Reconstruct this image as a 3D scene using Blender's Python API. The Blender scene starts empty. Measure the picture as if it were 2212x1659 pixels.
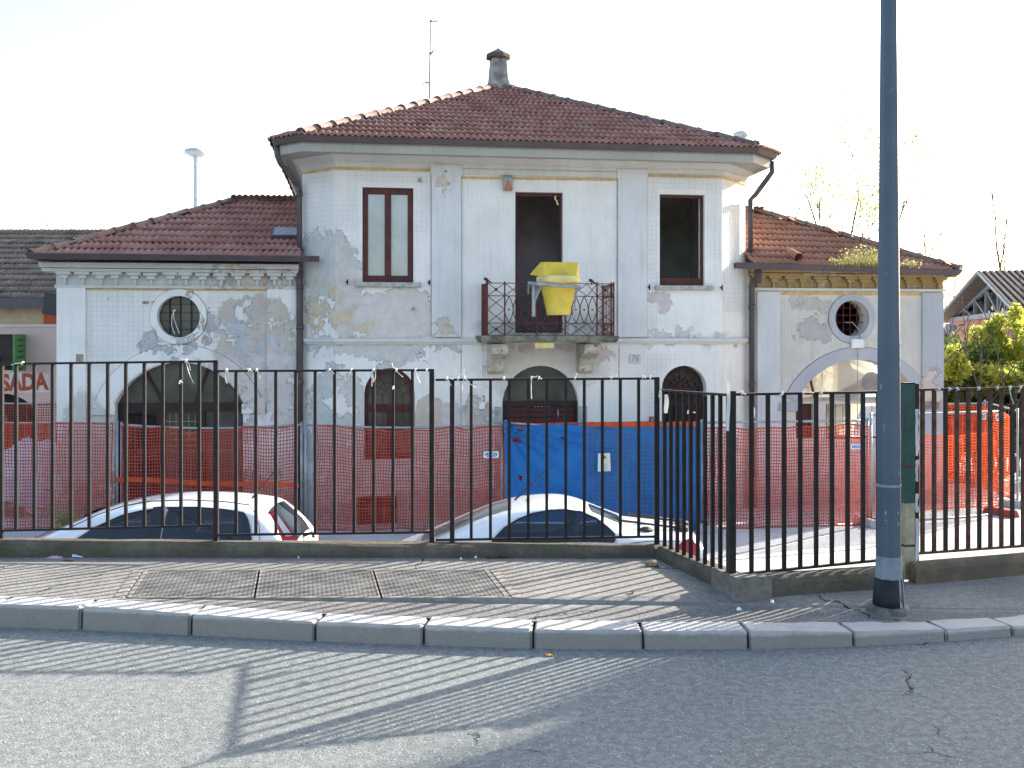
import bpy, bmesh, math, random
from mathutils import Vector, Matrix, noise as mnoise
from mathutils.geometry import tessellate_polygon
R = math.radians
random.seed(7)
scene = bpy.context.scene
COL = scene.collection

# ------------------------------------------------------------------ camera, sky, sun, exposure
EYE = 1.7
cam_d = bpy.data.cameras.new('camera'); cam = bpy.data.objects.new('camera', cam_d); COL.objects.link(cam)
cam.location = (0, 0, EYE); cam.rotation_euler = (R(90), 0, 0)
cam_d.sensor_width = 36; cam_d.lens = 36 * 2170 / 2212; cam_d.shift_y = -99.5 / 2212
cam_d.clip_start = 0.05; cam_d.clip_end = 2000
scene.camera = cam

SUN_AZ = R(50)      # from +Y towards +X
SUN_EL = R(22.3)
world = bpy.data.worlds.new('World'); scene.world = world; world.use_nodes = True
wn = world.node_tree
bg = wn.nodes['Background']
sky = wn.nodes.new('ShaderNodeTexSky'); sky.sky_type = 'NISHITA'; sky.sun_disc = False
sky.sun_elevation = SUN_EL; sky.sun_rotation = SUN_AZ
sky.air_density = 1.0; sky.dust_density = 2.6; sky.ozone_density = 0.8
wn.links.new(sky.outputs[0], bg.inputs[0]); bg.inputs[1].default_value = 0.14
sun_d = bpy.data.lights.new('sun', 'SUN'); sun = bpy.data.objects.new('sun', sun_d); COL.objects.link(sun)
sun_d.energy = 4.4; sun_d.angle = R(0.5); sun_d.color = (1.0, 0.92, 0.80)
sdir = Vector((math.sin(SUN_AZ) * math.cos(SUN_EL), math.cos(SUN_AZ) * math.cos(SUN_EL), math.sin(SUN_EL)))
sun.rotation_euler = sdir.to_track_quat('Z', 'Y').to_euler(); sun.location = (20, 20, 20)
vs = scene.view_settings
vs.view_transform = 'Standard'; vs.look = 'None'; vs.gamma = 1.0; vs.use_curve_mapping = False
vs.exposure = 1.75
scene.render.engine = 'CYCLES'
scene.cycles.max_bounces = 6
scene.render.resolution_x = 1024; scene.render.resolution_y = 768

# ------------------------------------------------------------------ survey helpers
FP = 2170.0
def at(u, v, Y):                       # point at distance Y
    return Vector(((u - 1106) / FP * Y, Y, EYE - (v - 730) / FP * Y))
def zat(v, Y): return EYE - (v - 730) / FP * Y
def xat(u, Y): return (u - 1106) / FP * Y
HA = math.atan(.14); hca, hsa = math.cos(HA), math.sin(HA)
def hs(u, t):
    m = (u - 1106) / FP
    Y = (t + 18.2 * hca) / (hca - m * hsa); X = m * Y
    return X * hca + (Y - 18.2) * hsa, Y
def hp(u, v, t):
    s, Y = hs(u, t)
    return (s, EYE - (v - 730) * Y / FP)

# ------------------------------------------------------------------ object helpers
def tag(o, label=None, cat=None, group=None, kind=None):
    if label: o['label'] = label
    if cat: o['category'] = cat
    if group: o['group'] = group
    if kind: o['kind'] = kind
    return o
def thing(name, label, cat, loc=(0, 0, 0), rz=0, group=None):
    o = bpy.data.objects.new(name, None); COL.objects.link(o)
    o.empty_display_size = .2
    o.location = loc; o.rotation_euler = (0, 0, rz)
    return tag(o, label, cat, group)
def link(name, me, parent=None):
    o = bpy.data.objects.new(name, me); COL.objects.link(o)
    if parent is not None: o.parent = parent
    return o

class MB:
    def __init__(s): s.v = []; s.f = []; s.mi = []; s.cur = 0
    def add(s, vs_, fs):
        b = len(s.v); s.v += [tuple(p) for p in vs_]
        for f in fs: s.f.append(tuple(b + i for i in f)); s.mi.append(s.cur)
    def box(s, x0, x1, y0, y1, z0, z1):
        s.add([(x0,y0,z0),(x1,y0,z0),(x1,y1,z0),(x0,y1,z0),(x0,y0,z1),(x1,y0,z1),(x1,y1,z1),(x0,y1,z1)],
              [(0,3,2,1),(4,5,6,7),(0,1,5,4),(1,2,6,5),(2,3,7,6),(3,0,4,7)])
    def hexa(s, p):        # 8 points, bottom ring then top ring
        s.add(p, [(0,3,2,1),(4,5,6,7),(0,1,5,4),(1,2,6,5),(2,3,7,6),(3,0,4,7)])
    def bar(s, a, b, w, d=None, up=(0, 0, 1)):   # rectangular bar from a to b
        a = Vector(a); b = Vector(b); d = d or w
        ax = (b - a).normalized(); up = Vector(up)
        if abs(ax.dot(up)) > .97: up = Vector((0, 1, 0))
        sx = ax.cross(up).normalized(); sy = sx.cross(ax).normalized()
        sx *= w / 2; sy *= d / 2
        s.hexa([a-sx-sy, a+sx-sy, a+sx+sy, a-sx+sy, b-sx-sy, b+sx-sy, b+sx+sy, b-sx+sy])
    def tube(s, pts, r, n=6, cap=True):
        pts = [Vector(p) for p in pts]
        rr = r if isinstance(r, (list, tuple)) else [r] * len(pts)
        rings = []
        prev = None
        for i, p in enumerate(pts):
            d = (pts[min(i+1, len(pts)-1)] - pts[max(i-1, 0)])
            d = d.normalized() if d.length > 1e-9 else Vector((0, 0, 1))
            if prev is None:
                up = Vector((0, 0, 1)) if abs(d.z) < .9 else Vector((0, 1, 0))
                sx = d.cross(up).normalized()
            else:
                sx = prev - d * prev.dot(d)
                sx = sx.normalized() if sx.length > 1e-6 else d.orthogonal().normalized()
            prev = sx
            sy = d.cross(sx)
            rings.append([p + (sx * math.cos(2*math.pi*k/n) + sy * math.sin(2*math.pi*k/n)) * rr[i] for k in range(n)])
        vs_ = [q for ring in rings for q in ring]; fs = []
        for i in range(len(pts) - 1):
            for k in range(n):
                k2 = (k + 1) % n
                fs.append((i*n+k, i*n+k2, (i+1)*n+k2, (i+1)*n+k))
        if cap:
            fs.append(tuple(range(n-1, -1, -1))); fs.append(tuple((len(pts)-1)*n + k for k in range(n)))
        s.add(vs_, fs)
    def lathe(s, prof, n=16, c=(0, 0), rot=0):      # prof (r, z)
        vs_ = []; fs = []
        for r, z in prof:
            for k in range(n):
                a = 2*math.pi*k/n + rot
                vs_.append((c[0] + r*math.cos(a), c[1] + r*math.sin(a), z))
        for i in range(len(prof) - 1):
            for k in range(n):
                k2 = (k+1) % n
                fs.append((i*n+k, i*n+k2, (i+1)*n+k2, (i+1)*n+k))
        fs.append(tuple(range(n-1, -1, -1))); fs.append(tuple((len(prof)-1)*n+k for k in range(n)))
        s.add(vs_, fs)
    def sweep(s, path, prof, closed=True):           # path [(s,t)], prof [(out, z)]
        n = len(path); rows = []
        for i, p in enumerate(path):
            def nrm(a, b):
                d = Vector((b[0]-a[0], b[1]-a[1])).normalized(); return Vector((d.y, -d.x))
            if i == 0: m = nrm(path[0], path[1])
            elif i == n-1: m = nrm(path[-2], path[-1])
            else:
                a = nrm(path[i-1], p); b = nrm(p, path[i+1]); m = (a + b); m = m / (m.length_squared / 2) if m.length > 1e-6 else a
            rows.append([(p[0] + m.x*o, p[1] + m.y*o, z) for o, z in prof])
        k = len(prof); vs_ = [q for r in rows for q in r]; fs = []
        for i in range(n-1):
            for j in range(k if closed else k-1):
                j2 = (j+1) % k
                fs.append((i*k+j, i*k+j2, (i+1)*k+j2, (i+1)*k+j))
        if closed:
            fs.append(tuple(range(k-1, -1, -1))); fs.append(tuple((n-1)*k+j for j in range(k)))
        s.add(vs_, fs)
    def slab(s, outer, holes, mp, th):               # wall with holes; mp(a, b, depth) -> point
        loops = [list(outer)] + [list(h) for h in holes]
        flat = [p for l in loops for p in l]
        tris = tessellate_polygon([[Vector((p[0], p[1], 0)) for p in l] for l in loops])
        n = len(flat)
        vs_ = [mp(p[0], p[1], 0) for p in flat] + [mp(p[0], p[1], th) for p in flat]
        fs = [t for t in tris] + [tuple(i + n for i in reversed(t)) for t in tris]
        b = 0
        for l in loops:
            for i in range(len(l)):
                j = (i+1) % len(l)
                fs.append((b+i, b+j, b+j+n, b+i+n))
            b += len(l)
        s.add(vs_, fs)
    def build(s, name, mats, parent=None, smooth=False, fix=False, bevel=0):
        me = bpy.data.meshes.new(name)
        me.from_pydata(s.v, [], s.f)
        if not isinstance(mats, (list, tuple)): mats = [mats]
        for m in mats: me.materials.append(m)
        if len(mats) > 1: me.polygons.foreach_set('material_index', s.mi)
        if fix:
            bm = bmesh.new(); bm.from_mesh(me)
            bmesh.ops.recalc_face_normals(bm, faces=bm.faces); bm.to_mesh(me); bm.free()
        if smooth: me.polygons.foreach_set('use_smooth', [True] * len(me.polygons))
        me.update()
        o = link(name, me, parent)
        if bevel:
            md = o.modifiers.new('bevel', 'BEVEL'); md.width = bevel; md.segments = 2; md.limit_method = 'ANGLE'
        return o

def arch_poly(a0, a1, z0, zs, zt, n=14):     # opening with elliptical head (springing zs, crown zt)
    c = (a0+a1)/2; rx = (a1-a0)/2; rz = zt - zs
    pts = [(a0, z0), (a1, z0)]
    for k in range(n+1):
        th = math.pi * k / n
        pts.append((c + rx*math.cos(th), zs + rz*math.sin(th)))
    return pts
def rect_poly(a0, a1, z0, z1): return [(a0, z0), (a1, z0), (a1, z1), (a0, z1)]
def circ_poly(c, z, rx, rz, n=28): return [(c + rx*math.cos(2*math.pi*k/n), z + rz*math.sin(2*math.pi*k/n)) for k in range(n)]

_font_cache = {}
def text_mesh(txt, size, extrude=.002, shear=0, bold=0):
    cu = bpy.data.curves.new('lettering', 'FONT'); cu.body = txt; cu.size = size; cu.extrude = extrude
    cu.align_x = 'CENTER'; cu.align_y = 'CENTER'; cu.offset = bold; cu.shear = shear; cu.resolution_u = 3
    ob = bpy.data.objects.new('lettering', cu); COL.objects.link(ob)
    bpy.context.view_layer.update()
    dg = bpy.context.evaluated_depsgraph_get()
    me = bpy.data.meshes.new_from_object(ob.evaluated_get(dg))
    bpy.data.objects.remove(ob); bpy.data.curves.remove(cu)
    me.name = 'lettering'
    return me
def lettering(name, txt, size, mat, parent, loc, rot=(R(90), 0, 0), extrude=.002, sx=1.0, shear=0, bold=0):
    me = text_mesh(txt, size, extrude, shear, bold)
    me.materials.clear(); me.materials.append(mat)
    o = link(name, me, parent); o.location = loc; o.rotation_euler = rot; o.scale = (sx, 1, 1)
    return o

# ------------------------------------------------------------------ material helpers
class NT:
    def __init__(s, name, rough=.7, spec=.3, metal=0):
        s.m = bpy.data.materials.new(name); s.m.use_nodes = True
        s.nt = s.m.node_tree; s.b = s.nt.nodes['Principled BSDF']
        s.b.inputs['Roughness'].default_value = rough
        s.b.inputs['Specular IOR Level'].default_value = spec
        s.b.inputs['Metallic'].default_value = metal
        tc = s.nt.nodes.new('ShaderNodeTexCoord'); s.obj = tc.outputs['Object']
        s.geo = None
    def wpos(s):
        if s.geo is None:
            g = s.nt.nodes.new('ShaderNodeNewGeometry'); s.geo = g.outputs['Position']
        return s.geo
    def L(s, a, b): s.nt.links.new(a, b)
    def put(s, sock, v):
        if isinstance(v, bpy.types.NodeSocket): s.L(v, sock)
        elif isinstance(v, (tuple, list)):
            sock.default_value = tuple(v) + ((1,) if len(v) == 3 and len(sock.default_value) == 4 else ())
        else: sock.default_value = v
    def noise(s, vec, scale, detail=4, rough=.6, dist=0, color=False):
        n = s.nt.nodes.new('ShaderNodeTexNoise'); s.L(vec, n.inputs['Vector'])
        n.inputs['Scale'].default_value = scale; n.inputs['Detail'].default_value = detail
        n.inputs['Roughness'].default_value = rough; n.inputs['Distortion'].default_value = dist
        return n.outputs['Color' if color else 'Fac']
    def voro(s, vec, scale, feature='F1', out='Distance', rand=1):
        n = s.nt.nodes.new('ShaderNodeTexVoronoi'); n.feature = feature; s.L(vec, n.inputs['Vector'])
        n.inputs['Scale'].default_value = scale; n.inputs['Randomness'].default_value = rand
        return n.outputs[out]
    def math(s, op, a, b=0, c=0, clamp=False):
        n = s.nt.nodes.new('ShaderNodeMath'); n.operation = op; n.use_clamp = clamp
        s.put(n.inputs[0], a); s.put(n.inputs[1], b); s.put(n.inputs[2], c)
        return n.outputs[0]
    def vmath(s, op, a, b=(0, 0, 0)):
        n = s.nt.nodes.new('ShaderNodeVectorMath'); n.operation = op
        s.put(n.inputs[0], a); s.put(n.inputs[1], b)
        return n.outputs['Value'] if op in ('LENGTH', 'DISTANCE', 'DOT_PRODUCT') else n.outputs[0]
    def rng(s, v, a, b, c=0, d=1):
        n = s.nt.nodes.new('ShaderNodeMapRange'); n.interpolation_type = 'SMOOTHSTEP'
        s.put(n.inputs[0], v)
        for i, x in enumerate((a, b, c, d)): n.inputs[1+i].default_value = x
        return n.outputs[0]
    def mix(s, f, a, b):
        n = s.nt.nodes.new('ShaderNodeMix'); n.data_type = 'RGBA'
        s.put(n.inputs[0], f); s.put(n.inputs[6], a); s.put(n.inputs[7], b)
        return n.outputs[2]
    def sep(s, v):
        n = s.nt.nodes.new('ShaderNodeSeparateXYZ'); s.L(v, n.inputs[0]); return n.outputs
    def comb(s, x, y, z):
        n = s.nt.nodes.new('ShaderNodeCombineXYZ')
        s.put(n.inputs[0], x); s.put(n.inputs[1], y); s.put(n.inputs[2], z); return n.outputs[0]
    def color(s, c): s.put(s.b.inputs['Base Color'], c)
    def bump(s, h, dist=.01, strength=1.0):
        n = s.nt.nodes.new('ShaderNodeBump'); n.inputs['Distance'].default_value = dist
        n.inputs['Strength'].default_value = strength
        s.L(h, n.inputs['Height']); s.L(n.outputs[0], s.b.inputs['Normal'])
    def blobs(s, sx, sz, ells):        # max over ellipses of 1 - r  (already noise-warped coordinates)
        cur = None
        for (cx, cz, rx, rz) in ells:
            dx = s.math('MULTIPLY', s.math('SUBTRACT', sx, cx), 1/rx)
            dz = s.math('MULTIPLY', s.math('SUBTRACT', sz, cz), 1/rz)
            r = s.math('SQRT', s.math('ADD', s.math('MULTIPLY', dx, dx), s.math('MULTIPLY', dz, dz)))
            m = s.math('SUBTRACT', 1.0, r)
            cur = m if cur is None else s.math('MAXIMUM', cur, m)
        return cur

def simple(name, col, rough=.6, spec=.3, metal=0, var=.12, scale=6, bump=0):
    t = NT(name, rough, spec, metal)
    f = t.noise(t.obj, scale, 5)
    a = tuple(c * (1 - var) for c in col); b = tuple(min(1, c * (1 + var)) for c in col)
    t.color(t.mix(t.rng(f, .3, .7), a, b))
    if bump: t.bump(t.noise(t.obj, scale * 8, 4), bump)
    return t.m

M = {}
# ---- asphalt road
t = NT('asphalt', .9, .2)
P = t.wpos()
fine = t.noise(P, 95, 3, .7); med = t.noise(P, 22, 4, .65); big = t.noise(P, .7, 4)
spk = t.voro(P, 85, 'F1', 'Distance'); spkc = t.voro(P, 85, 'F1', 'Color')
c = t.mix(t.rng(big, .3, .7), (.160, .175, .168), (.198, .214, .204))
c = t.mix(t.math('MULTIPLY', t.rng(fine, .36, .64), .55), c, (.33, .355, .34))
c = t.mix(t.math('MULTIPLY', t.rng(med, .62, .38), .45), c, (.09, .09, .095))
c = t.mix(t.math('MULTIPLY', t.rng(t.sep(spkc)[0], .86, .93), t.rng(spk, .42, .25)), c, (.46, .45, .43))
c = t.mix(t.math('MULTIPLY', t.rng(t.sep(spkc)[1], .84, .93), t.rng(spk, .42, .25)), c, (.06, .06, .06))
wv = t.vmath('ADD', P, t.vmath('SCALE', t.vmath('SUBTRACT', t.noise(P, 3.0, 5, .65, color=True), (.5, .5, .5)), (1, 1, 1)))
wv.node.inputs[1].links[0].from_node.inputs['Scale'].default_value = .35
cr = t.voro(wv, .42, 'DISTANCE_TO_EDGE')
crm = t.math('MULTIPLY', t.rng(cr, .0035, .001), t.rng(t.noise(P, 1.1, 2), .53, .60))
c = t.mix(crm, c, (.03, .03, .03))
t.color(c)
t.bump(t.math('ADD', t.math('MULTIPLY', med, .6), t.math('ADD', fine, t.math('MULTIPLY', crm, -2))), .006)
M['road'] = t.m
# ---- pavement asphalt (older, paler, smoother)
t = NT('pavement_asphalt', .9, .2)
P = t.wpos()
fine = t.noise(P, 130, 3, .7); med = t.noise(P, 30, 4, .65); big = t.noise(P, 1.3, 5, .6)
c = t.mix(t.rng(big, .3, .7), (.19, .180, .163), (.28, .265, .24))
c = t.mix(t.math('MULTIPLY', t.rng(fine, .38, .62), .4), c, (.38, .36, .325))
c = t.mix(t.math('MULTIPLY', t.rng(med, .62, .36), .35), c, (.09, .085, .085))
sp = t.sep(P)
wy = t.math('ADD', sp[1], t.math('MULTIPLY', t.math('SUBTRACT', t.noise(P, 2.5, 4), .5), .35))
# rough darker strip relaid behind the kerb
strip = t.math('MULTIPLY', t.rng(wy, 6.04, 5.98), t.rng(sp[0], -2.3, -2.0))
c = t.mix(t.math('MULTIPLY', strip, .75), c, t.mix(t.rng(t.noise(P, 70, 3, .7), .35, .65), (.075, .075, .075), (.25, .24, .23)))
wv = t.vmath('ADD', P, t.vmath('SCALE', t.vmath('SUBTRACT', t.noise(P, 3.0, 5, .65, color=True), (.5, .5, .5)), (1, 1, 1)))
wv.node.inputs[1].links[0].from_node.inputs['Scale'].default_value = .3
cr = t.voro(wv, .55, 'DISTANCE_TO_EDGE')
crm = t.math('MULTIPLY', t.rng(cr, .0045, .001), t.rng(t.noise(P, 1.3, 2), .46, .54))
c = t.mix(crm, c, (.03, .03, .028))
t.color(c)
t.bump(t.math('ADD', t.math('MULTIPLY', med, .7), t.math('ADD', fine, t.math('MULTIPLY', crm, -2))), .005)
M['pave'] = t.m
# ---- yard concrete
t = NT('yard_concrete', .85, .2)
P = t.wpos()
c = t.mix(t.rng(t.noise(P, .6, 6, .62), .32, .68), (.40, .40, .40), (.55, .545, .53))
c = t.mix(t.math('MULTIPLY', t.rng(t.noise(P, 7, 5), .55, .75), .4), c, (.25, .25, .26))
t.color(c); t.bump(t.noise(P, 40, 4), .004)
M['yard'] = t.m
# ---- granite kerb
t = NT('granite', .75, .3)
P = t.wpos()
oi = t.nt.nodes.new('ShaderNodeObjectInfo')
c = t.mix(t.noise(P, 160, 2, .8), (.31, .295, .275), (.67, .645, .615))
c = t.mix(t.math('MULTIPLY', t.rng(t.noise(P, 230, 2, .6), .62, .75), .7), c, (.12, .12, .12))
c = t.mix(t.math('MULTIPLY', t.rng(t.noise(P, 5, 5, .7), .5, .75), .5), c, (.25, .24, .22))
c = t.mix(t.math('MULTIPLY', oi.outputs['Random'], .22), c, (.3, .3, .3))
zz = t.math('SUBTRACT', t.sep(t.obj)[2], -.132)
c = t.mix(t.math('MULTIPLY', t.rng(t.math('ADD', zz, t.math('MULTIPLY', t.math('SUBTRACT', t.noise(P, 9, 4), .5), .03)), .124, .104), .74), c, t.mix(t.noise(P, 120, 2, .8), (.095, .082, .064), (.35, .31, .26)))
t.color(c); t.bump(t.math('ADD', t.noise(P, 130, 3), t.math('MULTIPLY', t.noise(P, 20, 4), 1.5)), .006)
M['granite'] = t.m
# ---- low wall concrete with moss
t = NT('mossy_concrete', .9, .2)
P = t.wpos()
c = t.mix(t.rng(t.noise(P, 3, 6, .65), .3, .7), (.075, .062, .045), (.165, .14, .108))
c = t.mix(t.math('MULTIPLY', t.rng(t.noise(P, 26, 5, .7), .5, .62), .6), c, (.09, .085, .07))
c = t.mix(t.math('MULTIPLY', t.rng(t.noise(P, 2.3, 5, .7), .5, .66), .75), c, (.09, .10, .045))
zz = t.sep(P)[2]
c = t.mix(t.math('MULTIPLY', t.rng(t.math('ADD', zz, t.math('MULTIPLY', t.noise(P, 12, 4), .06)), .21, .16), .5), c, (.085, .08, .065))
t.color(c); t.bump(t.math('ADD', t.noise(P, 45, 5, .7), t.noise(P, 9, 4)), .012)
M['lowwall'] = t.m
M['render_patch'] = simple('smooth_cement', (.185, .17, .145), .9, .2, var=.25, scale=14, bump=.004)

# ---- facade plaster, peeling paint
def E(u0, v0, u1, v1, tt):
    a = hp(u0, v0, tt); b = hp(u1, v1, tt)
    return ((a[0]+b[0])/2, (a[1]+b[1])/2, abs(b[0]-a[0])/2 + .02, abs(a[1]-b[1])/2 + .02)
def plaster(name, base, layers, peel=.62, peel_col=((.50, .42, .38), (.52, .50, .47)), dark_base=True):
    t = NT(name, .88, .2)
    P = t.obj
    w = t.vmath('SUBTRACT', t.noise(P, 2.2, 6, .68, color=True), (.5, .5, .5))
    sc = t.vmath('SCALE', w); sc.node.inputs['Scale'].default_value = 1.1
    Q = t.vmath('ADD', P, sc)
    sx, sy, sz = t.sep(Q)
    px, py, pz = t.sep(P)
    n1 = t.noise(P, 1.1, 5, .6); n2 = t.noise(P, 6, 6, .7); n3 = t.noise(P, 22, 5, .7)
    c = t.mix(t.rng(n1, .35, .65), tuple(x*.92 for x in base), tuple(min(.95, x*1.04) for x in base))
    c = t.mix(t.math('MULTIPLY', t.rng(n3, .45, .75), .18), c, tuple(x*.7 for x in base))
    # vertical streaking
    stv = t.comb(t.math('MULTIPLY', px, 14), t.math('MULTIPLY', py, 14), t.math('MULTIPLY', pz, .8))
    c = t.mix(t.math('MULTIPLY', t.rng(t.noise(stv, 1, 4, .6), .5, .78), .5), c, tuple(x*.72 for x in base))
    height = None
    for (ells, colA, colB, gate, soft) in layers:
        bl = t.blobs(sx, sz, ells)
        m = t.rng(bl, 0.0, soft)
        if gate is not None:
            gn = t.noise(P, gate[0], 6, .7)
            m = t.math('MULTIPLY', m, t.rng(gn, gate[1], gate[1] + .035))
        lc = t.mix(t.rng(n2, .38, .62), colA, colB)
        lc = t.mix(t.math('MULTIPLY', t.rng(n3, .5, .7), .35), lc, tuple(x*.75 for x in colA))
        # dark thin rim where the paint film breaks
        rim = t.math('MULTIPLY', t.math('MULTIPLY', m, t.math('SUBTRACT', 1.0, m)), 1.6, clamp=True)
        c = t.mix(m, c, lc)
        c = t.mix(t.math('MULTIPLY', rim, .7), c, (.40, .38, .36))
        height = m if height is None else t.math('MAXIMUM', height, m)
    # scattered small flakes
    pk = t.math('MULTIPLY', t.rng(t.noise(P, 3.3, 7, .72), peel, peel + .03), 1.0)
    c = t.mix(pk, c, t.mix(t.rng(n2, .4, .6), *peel_col))
    height = pk if height is None else t.math('MAXIMUM', height, pk)
    if dark_base:
        # darker and browner towards the base, edge broken by noise
        d = t.math('ADD', pz, t.math('MULTIPLY', t.math('SUBTRACT', n2, .5), 1.6))
        c = t.mix(t.math('MULTIPLY', t.rng(d, -.75, -1.4), .6), c, (.34, .30, .28))
    t.color(c)
    h = t.math('ADD', t.math('MULTIPLY', height, -1.2), t.math('ADD', t.math('MULTIPLY', n3, .35), t.math('MULTIPLY', n2, .3)))
    t.bump(h, .012)
    return t.m
GREY = ((.52, .515, .48), (.60, .59, .555)); PINK = ((.59, .53, .50), (.66, .60, .565)); OCHRE = ((.58, .47, .33), (.66, .56, .41))
BEIGE = ((.55, .46, .39), (.60, .53, .45)); BRICK = ((.46, .33, .28), (.55, .43, .36)); BLUEG = ((.46, .47, .48), (.55, .55, .55))
WH = (.805, .778, .735)
M['plaster_c'] = plaster('centre_plaster', WH, [
    ([E(640, 495, 720, 640, 0), E(650, 500, 770, 620, 0)], *GREY, None, .05),
    ([E(715, 560, 790, 730, 0), E(760, 618, 940, 735, 0), E(800, 650, 950, 730, 0)], *PINK, None, .05),
    ([E(655, 600, 735, 735, 0), E(690, 660, 800, 735, 0)], *OCHRE, (2.6, .47), .2),
    ([E(650, 735, 1000, 770, 0), E(820, 745, 905, 790, 0)], *GREY, (1.6, .40), .1),
    ([E(655, 800, 800, 1000, 0), E(660, 860, 790, 1130, 0)], *GREY, (1.5, .42), .1),
    ([E(690, 950, 1010, 1140, 0), E(880, 860, 1080, 1130, 0)], *PINK, (1.2, .40), .15),
    ([E(1005, 840, 1060, 930, 0), E(890, 865, 970, 960, 0)], *BEIGE, (1.7, .40), .1),
    ([E(1000, 680, 1345, 745, 0)], (.30, .30, .31), (.45, .45, .46), (3.5, .42), .9),
    ([E(1350, 712, 1625, 742, 0), E(990, 735, 1340, 758, 0)], (.50, .495, .49), (.62, .61, .60), (4.5, .44), 1.0),
    ([E(1010, 745, 1330, 850, 0)], (.63, .60, .56), (.68, .65, .61), None, .5),
    ([E(1410, 636, 1450, 668, 0), E(1290, 755, 1318, 780, 0)], (.58, .48, .48), (.62, .54, .54), None, .06),
    ([E(1530, 930, 1620, 1090, 0)], *BEIGE, (1.5, .5), .2),
    ([E(660, 1060, 1620, 1160, 0)], *BRICK, (1.4, .46), .15),
], peel=.69)
M['plaster_p'] = plaster('pilaster_plaster', (.66, .655, .65), [
    ([E(930, 700, 1000, 800, 0)], *PINK, (2.2, .42), .1),
    ([E(950, 395, 978, 415, 0), E(940, 690, 975, 725, 0)], *BEIGE, None, .05),
    ([E(930, 850, 1080, 1130, 0)], *PINK, (1.3, .45), .15),
], peel=.70)
TW = .62
M['plaster_l'] = plaster('wing_plaster', WH, [
    ([E(455, 620, 650, 900, TW), E(500, 640, 650, 760, TW)], *BEIGE, (2.1, .46), .2),
    ([E(470, 660, 640, 800, TW)], *BLUEG, (1.7, .50), .2),
    ([E(300, 700, 420, 800, TW), E(350, 640, 470, 760, TW)], *BLUEG, (2.4, .52), .2),
    ([E(380, 760, 640, 960, TW), E(560, 740, 650, 920, TW)], *PINK, (1.8, .44), .15),
    ([E(395, 625, 450, 770, TW), E(310, 815, 380, 870, TW)], *BRICK, (3.0, .55), .1),
    ([E(120, 840, 260, 1120, TW)], (.56, .53, .50), (.62, .60, .57), (1.2, .40), .3),
    ([E(120, 1000, 650, 1160, TW)], *BRICK, (1.4, .45), .15),
], peel=.655)
TR = .74
M['plaster_r'] = plaster('cream_wing_plaster', (.70, .65, .575), [
    ([E(1715, 690, 1790, 735, TR), E(1765, 715, 1800, 750, TR), E(1775, 690, 1800, 712, TR)], (.50, .44, .43), (.56, .50, .48), None, .06),
    ([E(1700, 632, 1730, 662, TR), E(1735, 640, 1800, 672, TR)], (.55, .51, .46), (.60, .55, .50), None, .06),
    ([E(1620, 960, 2040, 1100, TR)], *PINK, (1.1, .42), .2),
    ([E(1985, 800, 2040, 880, TR)], *GREY, (1.9, .45), .2),
], peel=.70)
M['plaster_rp'] = plaster('grey_pilaster_plaster', (.47, .475, .50), [
    ([E(1985, 790, 2040, 900, TR)], *BEIGE, (2.2, .45), .2)], peel=.70)
M['fascia'] = plaster('eave_board', (.40, .385, .345), [], peel=.72, dark_base=False)
M['cornice'] = plaster('cornice_stucco', (.62, .615, .585), [], peel=.72, dark_base=False)
M['cornice_l'] = plaster('wing_cornice_stucco', (.60, .60, .575), [([E(440, 570, 650, 640, TW)], *BEIGE, (3, .47), .2)], peel=.69, dark_base=False)
M['ochre'] = plaster('ochre_stucco', (.40, .29, .135), [([E(1640, 570, 2040, 630, TR)], (.42, .34, .22), (.50, .42, .28), (3, .52), .2)], peel=.68, dark_base=False)
M['yellow_band'] = simple('yellow_paint_band', (.56, .40, .19), .85, .2, var=.2, scale=8)
M['concrete'] = simple('weathered_concrete', (.40, .40, .375), .9, .2, var=.25, scale=9, bump=.004)
t = NT('balcony_stone', .9, .2)
c = t.mix(t.rng(t.noise(t.obj, 5, 6, .7), .35, .62), (.085, .08, .062), (.25, .24, .20))
c = t.mix(t.rng(t.noise(t.obj, 9, 5, .7), .56, .66), c, (.19, .17, .09))
t.color(c); t.bump(t.noise(t.obj, 30, 5), .01)
M['balcony'] = t.m
t = NT('bracket_stone', .9, .2)
c = t.mix(t.rng(t.noise(t.obj, 6, 6, .7), .4, .6), (.42, .37, .27), (.56, .54, .49))
c = t.mix(t.rng(t.noise(t.obj, 13, 5, .7), .58, .66), c, (.12, .11, .09))
t.color(c); t.bump(t.noise(t.obj, 30, 5), .01)
M['bracket'] = t.m
M['interior'] = simple('interior_plaster', (.42, .43, .38), .9, .1, var=.2, scale=1.5)
M['interior_dark'] = simple('interior_brown', (.46, .40, .42), .9, .1, var=.2, scale=1.5)
M['interior_white'] = simple('interior_white', (.78, .77, .70), .9, .1, var=.06, scale=1.5)
M['brown_wood'] = simple('red_brown_timber', (.085, .022, .02), .5, .3, var=.25, scale=9)
M['dark_wood'] = simple('dark_timber', (.030, .018, .018), .5, .3, var=.2, scale=9)
M['rust_red'] = simple('red_oxide_iron', (.11, .028, .024), .6, .3, var=.3, scale=14)
M['black_iron'] = simple('black_painted_iron', (.015, .012, .012), .5, .28, var=.35, scale=16)
M['rust_iron'] = simple('rusting_iron', (.075, .038, .026), .7, .3, var=.45, scale=20, bump=.001)
t = NT('rusty_plate', .85, .25)
c = t.mix(t.rng(t.noise(t.obj, 3.5, 6, .7), .35, .6), (.105, .085, .062), (.17, .13, .085))
c = t.mix(t.rng(t.noise(t.obj, 11, 6, .75), .57, .66), c, (.20, .08, .03))
t.color(c); t.bump(t.noise(t.obj, 40, 4), .003)
M['rust_plate'] = t.m
M['gutter'] = simple('brown_sheet_metal', (.080, .062, .068), .45, .45, var=.15, scale=3)
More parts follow.
